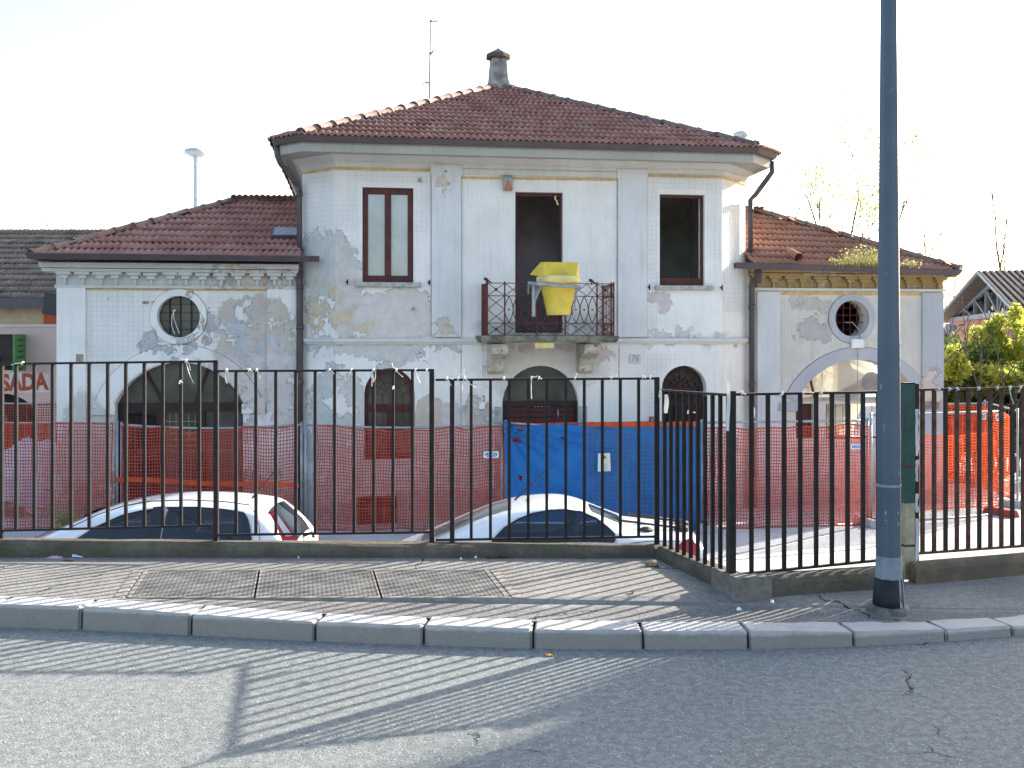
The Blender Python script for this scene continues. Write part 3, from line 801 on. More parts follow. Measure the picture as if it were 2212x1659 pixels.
m = MB(); m.box(SRf+.021, SRf+.95, TR_+1.6, 2.6, -1.6, 1.41); m.build('inner_dark_box', M['dark_shade'], house)  # added dark box, its colour paints the lunette's dark left side
# wing infills inside the arches -----------------------------------------
# left: dusty glazed timber doors
iL = TL + .28
def fr(t): return lambda a, b, d: (a, t + d, b)
dl = thing('arched_door', None, None); dl.parent = house
for k in ('label', 'category'):
    if k in dl: del dl[k]
c_ = (aL[0]+aL[1])/2; zb_ = aL_s - .10
m = MB(); m.box(aL[0], aL[1], iL-.04, iL+.06, aL_s-.16, aL_s-.0)       # transom
for f in (0, .30, .62, .985):
    x = aL[0] + (aL[1]-aL[0])*f; m.box(x, x+.14 if f < .9 else x+.03, iL-.03, iL+.05, -1.58, aL_s-.161)
for f in (.30, .64):
    x = aL[0] + (aL[1]-aL[0])*f; m.bar((c_ + (x-c_)*.75, iL-.01, aL_s), (c_+(x-c_)*1.5, iL-.01, aL[3]-.1), .05)
m.build('frame', M['dark_wood'], dl)
m = MB(); m.slab(seg_arch(aL[0]-.01, aL[1]+.01, aL_s-.02, aL_s, aL[3]+.01), [], fr(iL+.02), .02); m.build('lunette_pane', M['glass_dusty'], dl, fix=True)
for f0, f1, mt in ((.07, .30, 'glass_dark'), (.37, .62, 'glass_dusty'), (.69, .985, 'glass_dusty')):
    x0 = aL[0] + (aL[1]-aL[0])*f0; x1 = aL[0] + (aL[1]-aL[0])*f1
    m = MB(); m.box(x0, x1, iL+.02, iL+.035, -1.5, aL_s-.161); m.build('pane', M[mt], dl)
m = MB()
for k in range(5): m.box(aL[0]+(aL[1]-aL[0])*.37, aL[0]+(aL[1]-aL[0])*.62, iL+.0, iL+.012, aL_s-.35-k*.11, aL_s-.335-k*.11)
for k in range(5):
    x = aL[0]+(aL[1]-aL[0])*(.40+.05*k); m.box(x, x+.012, iL-.004, iL-.001, -.2, aL_s-.2)
m.build('door_grille', M['grille_yellow'], dl)
# right: lunette open to the white room, low wall with three openings below
iR = TR_ + .22
wn_ = [rect_px(1719, 872, 1757, 948, iR), rect_px(1784, 872, 1925, 947, iR), rect_px(1945, 872, 1985, 947, iR)]
m = MB(); m.slab(rect_poly(aR[0]-.02, aR[1]+.02, -1.6, aR_s), [rect_poly(max(w[0], aR[0]), min(w[1], aR[1]), w[2], w[3]) for w in wn_], fr(iR), .18)
m.build('infill_wall', M['plaster_r'], house, fix=True)
m = MB(); m.box(aR[0]+.002, aR[1]-.002, iR-.05, iR+.2, aR_s+.001, aR_s+.05); m.build('transom', M['concrete'], house)
m = MB(); w = wn_[1]
for k in range(9):
    x = w[0] + (w[1]-w[0])*(k+.5)/9
    m.tube([(x, iR+.05, w[2]), (x, iR+.05, w[2]+.18), (x, iR+.05, w[2]+.22), (x, iR+.05, w[2]+.26), (x, iR+.05, w[3])], [.007, .007, .02, .007, .007], 6)
m.box(w[0], w[1], iR+.03, iR+.07, w[2], w[2]+.03)
m.box(w[0]-.001, w[0]+.03, iR+.02, iR+.08, w[2]+.031, w[3]); m.build('window_grille', M['rust_red'], house)
m = MB()
for u in (1746, 1758):
    pass
cR = (aR[0]+aR[1])/2
for sx_, k in ((-1, .62), (1, .5)):
    a = hp(1762 if sx_ < 0 else 1899, 862, iR); b = hp(1748 if sx_ < 0 else 1911, 800 if sx_ < 0 else 795, iR)
    m.bar((a[0], iR+.05, aR_s+.05), (b[0], iR+.05, b[1]), .035)
m.build('lunette_glazing_bar', M['dark_wood'], house)
w = wn_[0]
m = MB(); m.slab(rect_poly(max(w[0], aR[0]), w[1], w[2], w[3]), [], fr(iR+.1), .03); m.build('window_board', M['brown_wood'], house, fix=True)
# arch surrounds (proud bands)
def ring_band(c, z, r0, r1, t0, t1, th0=0, th1=2*math.pi, n=36, rzf=1):
    m = MB(); vs_ = []; fs = []
    for k in range(n+1):
        th = th0 + (th1-th0)*k/n
        for (r, tt) in ((r0, t0), (r1, t0), (r1, t1), (r0, t1)):
            vs_.append((c + r*math.cos(th), tt, z + r*rzf*math.sin(th)))
    for k in range(n):
        for j in range(4):
            j2 = (j+1) % 4
            fs.append((k*4+j, (k+1)*4+j, (k+1)*4+j2, k*4+j2))
    full = abs(th1-th0-2*math.pi) < 1e-6
    if not full: fs += [(0, 1, 2, 3), (n*4+3, n*4+2, n*4+1, n*4)]
    m.add(vs_, fs); return m
def arch_band(a0, a1, zs, zt, w, t0, t1):
    h = (a1-a0)/2; r = zt-zs; RR = (h*h + r*r)/(2*r); c = (a0+a1)/2; cz = zt-RR
    th0 = math.asin(min(1, h/RR))
    return ring_band(c, cz, RR, RR+w, t0, t1, math.pi/2-th0, math.pi/2+th0, 30)
arch_band(aL[0]-.03, aL[1]+.03, aL_s, aL[3]+.02, .30, TL-.022, TL+.01).build('arch_surround', M['plaster_l'], house, fix=True)
arch_band(aR[0]-.005, aR[1]+.005, aR_s, aR[3]+.005, .24, TR_-.03, TR_+.01).build('arch_surround', M['plaster_rp'], house, fix=True)
for (a0, a1, zs, t_, mt) in ((aL[0], aL[1], aL_s, TL, 'plaster_l'), (aR[0], aR[1], aR_s, TR_, 'plaster_rp')):
    for x0, x1 in ((a0-.40, a0+.02), (a1-.02, a1+.40)):
        m = MB(); m.box(x0, x1, t_-.05, t_+.01, zs-.19, zs-.01); m.build('impost', M[mt], house, bevel=.008)
# round windows: rings, panes, bars
ring_band(oc_l[0], oc_l[1], ocr_l-.003, ocr_l+.12, TL-.03, TL+.02).build('round_window_surround', M['plaster_l'], house, fix=True)
ring_band(oc_r[0], oc_r[1], ocr_r-.003, ocr_r+.13, TR_-.03, TR_+.02).build('round_window_surround', M['plaster_rp'], house, fix=True)
def round_window(c, z, r, t, mt, nv, nh, barm):
    m = MB(); m.slab(circ_poly(c, z, r+.01, r+.01), [], fr(t), .02)
    o = m.build('round_window', M[mt], house, fix=True)
    m = MB()
    for k in range(1, nv):
        x = -r + 2*r*k/nv; h = math.sqrt(max(0, r*r-x*x)); m.bar((c+x, t-.02, z-h), (c+x, t-.02, z+h), .022)
    for k in range(1, nh):
        y = -r + 2*r*k/nh; h = math.sqrt(max(0, r*r-y*y)); m.bar((c-h, t-.025, z+y), (c+h, t-.025, z+y), .010)
    m.build('window_bars', M[barm], o)
    return o
round_window(oc_l[0], oc_l[1], ocr_l, TL+.2, 'glass_dusty', 4, 5, 'dark_wood')
m = MB()
for k in range(1, 5):
    x = -ocr_r + 2*ocr_r*k/5; h = math.sqrt(ocr_r**2-x*x); m.bar((oc_r[0]+x, TR_+.22, oc_r[1]-h), (oc_r[0]+x, TR_+.22, oc_r[1]+h), .014)
    m.bar((oc_r[0]-h, TR_+.23, oc_r[1]+x), (oc_r[0]+h, TR_+.23, oc_r[1]+x), .014)
m.build('window_grille', M['rust_red'], house)
# loose white cable hanging in the left round window / electrical box on the right one
m = MB(); a = hp(373, 672, TL); 
m.tube([(a[0], TL+.12, a[1]), (a[0]-.03, TL+.1, a[1]-.08), (a[0]-.04, TL+.1, a[1]-.25), (a[0]+.02, TL+.1, a[1]-.42)], .008)
m.tube([(a[0], TL+.12, a[1]), (a[0]+.0, TL+.1, a[1]-.12), (a[0]+.06, TL+.1, a[1]-.3), (a[0]+.10, TL+.1, a[1]-.40)], .008)
m.tube([(a[0]-.02, TL+.11, a[1]), (a[0]+.03, TL+.11, a[1]+.02)], .02)
m.build('cut_cable', M['string'], house)
m = MB(); a = hp(1848, 742, TR_); m.box(a[0]-.12, a[0]+.14, TR_-.10, TR_-.031, a[1]-.09, a[1]+.09)
o = m.build('junction_box', M['white_plastic'], house, bevel=.01)
m = MB(); m.tube([(a[0]+.06, TR_-.06, a[1]+.09), (a[0]+.08, TR_-.05, a[1]+.25), (a[0]-.02, TR_+.1, a[1]+.42), (a[0]-.12, TR_+.2, a[1]+.42)], .012)
m.tube([(a[0]+.02, TR_-.06, a[1]-.09), (a[0]+.02, TR_-.04, a[1]-.6), (a[0]+.02, TR_-.03, a[1]-1.1)], .008)
m.build('cable', M['grey_metal'], house)
# dark strips painting the shade line round the proud bands and pilasters
ring_band(oc_l[0], oc_l[1], ocr_l+.118, ocr_l+.130, TL-.004, TL+.01).build('surround_groove_shade', M['groove_shade'], house, fix=True)
ring_band(oc_r[0], oc_r[1], ocr_r+.128, ocr_r+.139, TR_-.004, TR_+.01).build('surround_groove_shade', M['groove_shade'], house, fix=True)
def groove_shade(a0, a1, zs, zt, w, t0):
    h = (a1-a0)/2; r = zt-zs; RR = (h*h + r*r)/(2*r); th0 = math.asin(min(1, h/RR))
    ring_band((a0+a1)/2, zt-RR, RR+w-.001, RR+w+.011, t0-.004, t0+.01, math.pi/2-th0, math.pi/2+th0, 30).build('surround_groove_shade', M['groove_shade'], house, fix=True)
groove_shade(aL[0]-.03, aL[1]+.03, aL_s, aL[3]+.02, .30, TL); groove_shade(aR[0]-.005, aR[1]+.005, aR_s, aR[3]+.005, .24, TR_)
for u in (931, 997, 1333, 1397):
    x = hs(u, 0)[0]; m = MB(); m.box(x-.006, x+.006, -.003, .01, z_str_ if 0 else 1.72, 4.60); m.build('pilaster_groove_shade', M['groove_shade'], house)
for u in (996, 1337):
    x = hs(u, 0)[0]; m = MB(); m.box(x-.006, x+.006, -.003, .01, -.4, 1.58); m.build('pilaster_groove_shade', M['groove_shade'], house)
# pilasters
def pil(u0, u1, t, z0, z1, mt, pr):
    a = hs(u0, t)[0]; b = hs(u1, t)[0]
    m = MB(); m.box(a, b, t-pr, t+.05, z0, z1); return m.build('pilaster', M[mt], house)
z_str = hp(1100, 735, 0)[1]
for (u0, u1) in ((932, 996), (1334, 1396)):
    pil(u0, u1, 0, z_str+.06, 4.62, 'plaster_p', .055)
    pil(u0-2, u1+2, 0, 4.621, 4.80, 'plaster_p', .065)
    pil(u0, u1, 0, z_str-.12, -1.65, 'plaster_p', .04) if 0 else None
pil(124, 186, TL, -1.65, 2.62, 'plaster_l', .05); pil(577, 640, TL, -1.65, 2.62, 'plaster_l', .04)
pil(1634, 1684, TR_, -1.65, 2.60, 'plaster_p', .05); pil(1990, 2036, TR_, -1.65, 2.60, 'plaster_rp', .05)
# string course
wall_path = [(SLf, TB), (SLf, TL), (SL, 0), (SR, 0), (SRf, TR_), (SRf, TB)]
m = MB(); m.sweep([(SLf-.0, TL-.02), (SL, 0), (SR, 0), (SRf, TR_-.02)], [(-.02, 1.585), (.03, 1.585), (.04, 1.62), (.07, 1.63), (.07, 1.69), (-.02, 1.70)])
m.build('string_course', M['cornice'], house, fix=True)
# main cornice, soffit, fascia, gutter
EAVE = [(-4.35, 9.2), (-4.22, -.27), (-3.74, -.75), (4.38, -.75), (4.98, -.15), (5.1, 9.2)]
m = MB(); m.sweep(wall_path, [(-.05, 4.74), (.015, 4.74), (.03, 4.78), (.045, 4.80), (.05, 4.84), (.12, 4.885), (.17, 4.91), (.18, 4.935), (-.05, 4.935)])
m.build('cornice', M['cornice'], house, fix=True)
m = MB()
m2 = MB(); m2.sweep(wall_path, [(.10, 4.925), (.10, 4.94)], False)
m3 = MB(); m3.sweep(EAVE, [(-.16, 4.925), (-.16, 4.94)], False)
k = len(wall_path)
vs_ = [m2.v[i*2] for i in range(k)] + [m3.v[i*2] for i in range(k)]
m.add(vs_, [(i, i+1, k+i+1, k+i) for i in range(k-1)])
soff = m.build('soffit', M['fascia'], house)
m = MB(); m.sweep(EAVE, [(-.17, 4.88), (-.13, 4.875), (-.12, 5.0), (-.135, 5.06), (-.17, 5.06)]); m.build('fascia', M['fascia'], house, fix=True)
def gut(path, z, w=.12, h=.10):
    m = MB(); m.sweep(path, [(-w, z), (-w, z-h*.7), (-w*.75, z-h), (-w*.3, z-h), (-.01, z-h*.55), (.015, z-.012), (.015, z), (0, z), (-.02, z-h*.5), (-w*.35, z-h*.85), (-w*.7, z-h*.85), (-w*.92, z-h*.6), (-w*.92, z)])
    return m
roof = MB()
APX = (.30, 4.2, 7.28); ZE = 5.105
ev = [(p[0], p[1], ZE) for p in EAVE]
roof.add([(-4.35, 9.2, ZE)] + ev[1:5] + [(5.1, 9.2, ZE), APX], [(0, 1, 6), (1, 2, 6), (2, 3, 6), (3, 4, 6), (4, 5, 6), (5, 0, 6)])
roofo = roof.build('roof', M['chimney_dark'], house, fix=True)
g = gut(EAVE, 5.135).build('gutter', M['gutter'], roofo, fix=True)
# ------------------------------------------------------------------ tiles
TWID, TEXP, TLEN = .225, .355, .40
def tile_geo():
    xs = [-.5, -.38, -.25, -.12, 0, .12, .25, .38, .5]; vs_ = []; fs = []
    def prof(x): return .038*(math.cos(2*math.pi*x*2)*-.5 + .5)
    k = len(xs)
    for y, lift in ((-.02, .040), (TLEN-.02, .004)):
        for x in xs: vs_.append((x*TWID*1.04, y, prof(x)+lift))
    for x in xs: vs_.append((x*TWID*1.04, -.015, prof(x)+.012))
    for i in range(k-1):
        fs.append((i, i+1, k+i+1, k+i)); fs.append((2*k+i, 2*k+i+1, i+1, i))
    return vs_, fs
TV, TF = tile_geo()
def tile_mesh(mat):
    me = bpy.data.meshes.new('roof_tile'); me.from_pydata(TV, [], TF); me.materials.append(mat)
    me.polygons.foreach_set('use_smooth', [i % 2 == 0 for i in range(len(TF))]); me.update(); return me
def inside(p, poly):
    c = False
    for i in range(len(poly)):
        a, b = poly[i], poly[i-1]
        if (a[1] > p[1]) != (b[1] > p[1]) and p[0] < (b[0]-a[0])*(p[1]-a[1])/(b[1]-a[1]) + a[0]: c = not c
    return c
def tile_face(corners, rng_, start=.0):
    """matrices for the tiles covering a planar face; corners[0]->corners[1] is the eave"""
    C = [Vector(p) for p in corners]
    e1 = (C[1]-C[0]).normalized(); n = (C[1]-C[0]).cross(C[2]-C[0]).normalized()
    if n.z < 0: n = -n
    e2 = n.cross(e1)
    if e2.z < 0: e2 = -e2
    if e1.cross(e2).dot(n) < 0: e1 = -e1
    poly = [((p-C[0]).dot(e1), (p-C[0]).dot(e2)) for p in C]
    amin = min(p[0] for p in poly); amax = max(p[0] for p in poly); bmax = max(p[1] for p in poly)
    out = []
    for r in range(int(bmax/TEXP)+1):
        b = start + r*TEXP; rowj = rng_.uniform(-.02, .02) + (r % 2)*TWID*.0
        for c in range(int((amax-amin)/TWID)+1):
            a = amin + (c+.5)*TWID + rowj
            if not inside((a, b+.12), poly): continue
            aj = a + rng_.uniform(-.006, .006); bj = b + rng_.uniform(-.012, .012)
            org = C[0] + e1*aj + e2*bj + n*(.012 + rng_.uniform(0, .006))
            tw = rng_.uniform(-.02, .02); ti = rng_.uniform(-.012, .012)
            Mx = Matrix((e1, e2, n)).transposed().to_4x4(); Mx.translation = org
            out.append((r, Mx @ Matrix.Rotation(tw, 4, 'Z') @ Matrix.Rotation(ti, 4, 'Y')))
    return out
def stuff_tiles(mats, name, mat, parent):
    m = MB()
    for Mx in mats: m.add([Mx @ Vector(p) for p in TV], TF)
    o = m.build(name, mat, parent); o['kind'] = 'stuff'
    o.data.polygons.foreach_set('use_smooth', [i % 2 == 0 for i in range(len(o.data.polygons))])
    return o
rt = random.Random(11)
F1 = Vector(ev[2]); F2 = Vector(ev[3]); AP = Vector(APX)
ft = tile_face([F1, F2, AP], rt, -.03)
ft.sort(key=lambda q: q[0])
tm = tile_mesh(M['tile'])
for r, Mx in ft[:296]:
    o = link('roof_tile', tm, roofo); o.matrix_basis = Mx
rest = [q[1] for q in ft[296:]]
for tri in ([ev[1], ev[2], APX], [ev[3], ev[4], APX], [ev[4], ev[5], APX], [ev[0], ev[1], APX]):
    rest += [q[1] for q in tile_face(tri, rt, -.03)]
stuff_tiles(rest, 'roof_tiles', M['tile'], roofo)
def hip_mesh(mat, L=.40, r0=.10, r1=.125):
    m = MB(); n = 7; vs_ = []; fs = []
    for y, r in ((0, r1), (.05, r1), (.06, r0*1.02), (L+.05, r0)):
        for k in range(n):
            th = math.pi*k/(n-1); vs_.append((r*math.cos(th), y, r*.85*math.sin(th)))
    for i in range(3):
        for k in range(n-1): fs.append((i*n+k, i*n+k+1, (i+1)*n+k+1, (i+1)*n+k))
    fs.append(tuple(range(n)))
    me = bpy.data.meshes.new('hip_tile'); me.from_pydata(vs_, [], fs); me.materials.append(mat)
    me.polygons.foreach_set('use_smooth', [True]*len(fs)); me.update(); return me
hm = hip_mesh(M['hip'])
def hip_line(a, b, parent, rng_, lift=.03):
    a = Vector(a); b = Vector(b); d = (b-a); n = max(1, int(d.length/.40)); e2 = d.normalized()
    e1 = e2.cross(Vector((0, 0, 1))).normalized(); nn = e1.cross(e2)
    for k in range(n):
        p = a + e2*(k*d.length/n) + nn*lift
        Mx = Matrix((e1, e2, nn)).transposed().to_4x4(); Mx.translation = p
        o = link('hip_tile', hm, parent); o.matrix_basis = Mx @ Matrix.Rotation(rng_.uniform(-.05, .05), 4, 'Z') @ Matrix.Rotation(rng_.uniform(-.02, .05), 4, 'X')
hip_line(F1 + (AP-F1)*.01, AP, roofo, rt); hip_line(F2 + (AP-F2)*.01, AP, roofo, rt)
# chimney
m = MB(); cx, cy = hp(1076, 185, 4.2)[0], 4.2
cc = [(.30, 7.02), (.29, 7.30), (.245, 7.42), (.235, 7.46), (.20, 7.86), (.20, 7.90)]
m.lathe([(r*1.10, z) for r, z in cc], 4, (cx, cy), math.pi/4 + .14)
ch = m.build('chimney', M['chimney'], roofo)
m = MB(); m.lathe([(.20, 7.90), (.285, 7.925), (.285, 7.985), (.25, 8.02), (.10, 8.10), (.03, 8.14), (.012, 8.16), (.008, 8.28)], 8, (cx, cy), .3)
o = m.build('chimney_cap', M['chimney_dark'], roofo)
# wing roofs
EL0 = hs(68, .12)[0]
def wing_roof(sgn, s_in, s_out, te, ze, ze2, mt, hipm):
    e = 3.0; zr = 4.47
    A = Vector((s_out, te, ze2)); B = Vector((s_in, te, ze)); C = Vector((s_in, te+e, zr)); D = Vector((s_out - sgn*e, te+e, zr)); Eb = Vector((s_out, te+2*e, ze2)); Fb = Vector((s_in, te+2*e, ze))
    m = MB(); m.add([A, B, C, D, Eb, Fb], [(0, 1, 2, 3), (0, 3, 4), (3, 2, 5, 4)])
    ro = m.build('roof', M['chimney_dark'], house, fix=True)
    f = [B, A, D, C] if sgn > 0 else [A, B, C, D]
    mats = [q[1] for q in tile_face([A, B, C, D], rt, -.03)] + [q[1] for q in tile_face([A, Eb, D], rt, -.03)] + [q[1] for q in tile_face([Eb, Fb, C, D], rt, -.03)]
    stuff_tiles(mats, 'roof_tiles', M[mt], ro)
    hip_line(A, D, ro, rt); hip_line(D, C, ro, rt); hip_line(Eb, D, ro, rt)
    return ro
s_g1 = hs(690, .12)[0]
rl = wing_roof(-1, SLf+.02, EL0, .12, 3.10, 3.09, 'tile', 'hip')
rr_ = wing_roof(1, SRf-.02, hs(2074, .2)[0], .2, 3.09, 3.00, 'tile_r', 'hip')
def gut_line(p0, z0, p1, z1, end, mt, parent):
    m = gut([p0, p1] + ([end] if end else []), 0)
    n = len(m.v)//(3 if end else 2)
    out = []
    for i, v_ in enumerate(m.v):
        z = (z0, z1, z1)[i//n] if True else 0
        out.append((v_[0], v_[1], v_[2]+z))
    m.v = out; return m.build('gutter', M[mt], parent, fix=True)
m = MB()
gm = gut([(EL0-.07, 6.3), (EL0-.07, .03), (s_g1, .03)], 3.15); gm.build('gutter', M['gutter'], rl, fix=True)
gr0 = hs(1590, .14)[0]; gr1 = hs(2078, .14)[0]
gm = gut([(gr0, .14), (gr1, .14), (gr1, 6.3)], 0, .12, .11); nn_ = len(gm.v)//3
gm.v = [(p[0], p[1], p[2] + (3.125, 3.03, 3.03)[i//nn_]) for i, p in enumerate(gm.v)]; gm.build('gutter', M['gutter'], rr_, fix=True)
# skylight in the left roof
sk = Vector((hs(612, 1.0)[0], 0, 0)); m = MB()
sl = math.atan(.455)
Mx = Matrix.Translation((hs(617, .95)[0], .95, 3.50)) @ Matrix.Rotation(sl, 4, 'X')
m.box(-.26, .30, -.02, .50, 0, .10); m.v = [tuple(Mx @ Vector(p)) for p in m.v]; skl = m.build('skylight', M['gutter'], rl)
m = MB(); m.box(-.22, .26, .03, .46, .101, .108); m.v = [tuple(Mx @ Vector(p)) for p in m.v]; m.build('skylight_pane', M['grey_metal'], rl)
# vent pipe of terracotta on the right roof
a = hp(1716, 560, .45); m = MB(); m.tube([(a[0], .25, a[1]+.02), (a[0]-.02, .62, a[1]+.15)], .085, 12, False); m.tube([(a[0], .25, a[1]+.02), (a[0]-.02, .62, a[1]+.15)], .068, 12, False)
m.build('vent_tile', M['tile_r'], rr_)
# wing fascias + corbel tables
def corbel_table(s0, s1, t, zs, mat, n, cap_ranges, yel):
    z_m0, z_m1, z_l, z_s1, z_s2, z_st, z_b = zs
    e = .22
    m = MB(); m.sweep([(s0-.0, t+.3), (s0, t), (s1, t)] if s0 < 0 else [(s0, t), (s1, t), (s1, t+.3)],
                      [(-.02, z_m1), (.20, z_m1), (.215, z_m1+.03), (.22, z_m0), (-.02, z_m0+.05)])
    m.build('cornice_moulding', mat, house, fix=True)
    m = MB(); m.sweep([(s0-.0, t+.3), (s0, t), (s1, t)] if s0 < 0 else [(s0, t), (s1, t), (s1, t+.3)],
                      [(-.02, z_l), (.165, z_l), (.18, z_l+.02), (.18, z_m1-.012), (-.02, z_m1-.012)])
    m.build('cornice_ledge', mat, house, fix=True)
    m = MB(); m.sweep([(s0, t), (s1, t)], [(-.02, z_b), (.055, z_b), (.06, z_st-.005), (-.02, z_st-.005)]); m.build('frieze_band', M['cornice'] if yel else mat, house, fix=True)
    m = MB(); m.box(s0+.03, s1-.03, t-.012, t+.01, z_st-.004, z_l+.02); m.build('frieze_panel', mat, house)
    m = MB()
    w = (s1-s0)/n; me = None
    def blk(x0, x1, p, za, zb): m.box(x0, x1, -p, .02, za, zb)
    blk(-w*.405, w*.405, .16, z_s1+.004, z_l-.003); blk(-w*.22, w*.22, .12, z_s2+.004, z_s1+.001); blk(-w*.075, w*.075, .085, z_st-.003, z_s2+.001)
    me = bpy.data.meshes.new('corbel'); me.from_pydata(m.v, [], m.f); me.materials.append(mat)
    rj = random.Random(5)
    for k in range(n):
        o = link('corbel', me, house); o.location = (s0 + (k+.5)*w, t + rj.uniform(0, .012), rj.uniform(-.006, .006)); o.rotation_euler = (0, rj.uniform(-.012, .012), 0)
def zL(v): return hp(400, v, TL-.1)[1]
def zRr(v): return hp(1800, v, TR_-.1)[1]
corbel_table(LW0-.02, SLf-.05, TL, [zL(570), zL(581), zL(589), zL(596), zL(603.5), zL(616), zL(623)], M['cornice_l'], 14, None, False)
corbel_table(SRf+.05, RW1+.02, TR_, [zRr(580), zRr(590), zRr(597), zRr(604), zRr(610), zRr(622), zRr(628)], M['ochre'], 13, None, True)
m = MB(); m.box(hs(186, TL)[0], hs(577, TL)[0], TL-.012, TL+.01, zL(627.5), zL(623.2)); m.build('ochre_band', M['yellow_band'], house)
m = MB(); m.box(hs(1684, TR_)[0], hs(1989, TR_)[0], TR_-.012, TR_+.01, zRr(637), zRr(628.4)); m.build('ochre_band', M['yellow_band'], house)
# ochre bands under the main cornice
def zc(v): return hp(1100, v, 0)[1]
for (u0, u1, pr) in ((726, 931, .012), (1397, 1558, .012)):
    m = MB(); m.box(hs(u0, 0)[0], hs(u1, 0)[0], -pr, .01, 4.675, 4.725); m.build('ochre_band', M['yellow_band'], house)
m = MB(); s0_, s1_ = hs(997, 0)[0], hs(1333, 0)[0]
m.hexa([(s0_, -.014, 4.56), (s1_, -.014, 4.585), (s1_, .01, 4.585), (s0_, .01, 4.56), (s0_, -.014, 4.605), (s1_, -.014, 4.63), (s1_, .01, 4.63), (s0_, .01, 4.605)])
m.build('ochre_band', M['yellow_band'], house)
m = MB(); m.box(s0_, s1_, -.04, .02, 4.64, 4.738); m.build('frieze_band', M['cornice'], house)
m = MB(); m.sweep([(SLf, TL), (SL, 0)], [(-.02, 4.675), (.012, 4.675), (.012, 4.725), (-.02, 4.725)]); m.build('ochre_band', M['yellow_band'], house, fix=True)
m = MB(); m.sweep([(SR, 0), (SRf, TR_)], [(-.02, 4.675), (.012, 4.675), (.012, 4.725), (-.02, 4.725)])
m.build('ochre_band', M['yellow_band'], house, fix=True)
# ------------------------------------------------------------------ windows and doors of the main block
def frame_mb(r, t0, t1, w, mull=(), rails=(), wt=None, wb=None):
    s0, s1, z0, z1 = r; m = MB(); wt = wt or w; wb = wb or w
    m.box(s0, s0+w, t0, t1, z0, z1); m.box(s1-w, s1, t0, t1, z0, z1)
    m.box(s0+w, s1-w, t0+.001, t1, z1-wt, z1); m.box(s0+w, s1-w, t0+.001, t1, z0, z0+wb)
    for f, ww in mull:
        x = s0 + (s1-s0)*f; m.box(x-ww/2, x+ww/2, t0-.006, t1-.001, z0+wb, z1-wt)
    return m
def ins(r, d=.004): return (r[0]+d, r[1]-d, r[2]+d, r[3]-d)
# left upper window: timber frame, two long panes, sill
f = frame_mb(ins(wl), .06, .13, .095, [(.5, .115)], wt=.11, wb=.12).build('window', M['brown_wood'], house, bevel=.006)
w_ = wl[1]-wl[0]
for a, b in ((.095, w_/2-.058), (w_/2+.058, w_-.095)):
    m = MB(); m.box(wl[0]+a, wl[0]+b, .09, .098, wl[2]+.12, wl[3]-.11); m.build('pane', M['glass_pale'], f)
m = MB(); m.box(wl[0]-.14, wl[1]+.14, -.09, .055, wl[2]-.085, wl[2]-.001); m.build('sill', M['concrete'], f, bevel=.012)
# right upper window: only the frame is left
f = frame_mb(ins(wr), .08, .14, .035, wb=.14, wt=.05).build('window', M['brown_wood'], house)
m = MB(); m.box(wr[0]-.10, wr[1]+.16, -.09, .075, wr[2]-.085, wr[2]-.001); m.build('sill', M['concrete'], f, bevel=.012)
m = MB(); m.bar((wr[1]-.32, .5, 1.9), (wr[1]-.16, .3, 2.85), .035); m.build('leaning_bar', M['rust_red'], house)
# balcony door: bare frame
f = frame_mb(ins(dr), .10, .16, .04, wt=.06, wb=.03).build('balcony_door_frame', M['brown_wood'], house)
m = MB(); m.box(dr[0]-.02, dr[1]+.05, -.03, .30, dr[2]-.05, dr[2]+.0); m.build('door_threshold', M['concrete'], f)
m = MB(); a = hp(1200, 424, 0); m.tube([(a[0], -.02, a[1]), (a[0]-.02, -.03, a[1]-.05), (a[0]+.02, -.03, a[1]-.09), (a[0]+.03, -.03, a[1]-.15), (a[0]+.05, -.03, a[1]-.16)], .014); m.build('hanging_wire', M['dusty_yellow'], f)
# shutter hooks beside the upper windows
for (u, v) in ((751, 610), (927, 611), (1400, 621), (1556, 622)):
    a = hp(u, v, 0); m = MB(); m.bar((a[0], 0, a[1]), (a[0], -.09, a[1]), .018); m.box(a[0]-.012, a[0]+.012, -.105, -.09, a[1]-.05, a[1]+.05); m.box(a[0]-.035, a[0]-.0121, -.10, -.092, a[1]-.015, a[1]+.015)
    m.build('shutter_hook', M['black_iron'], house)
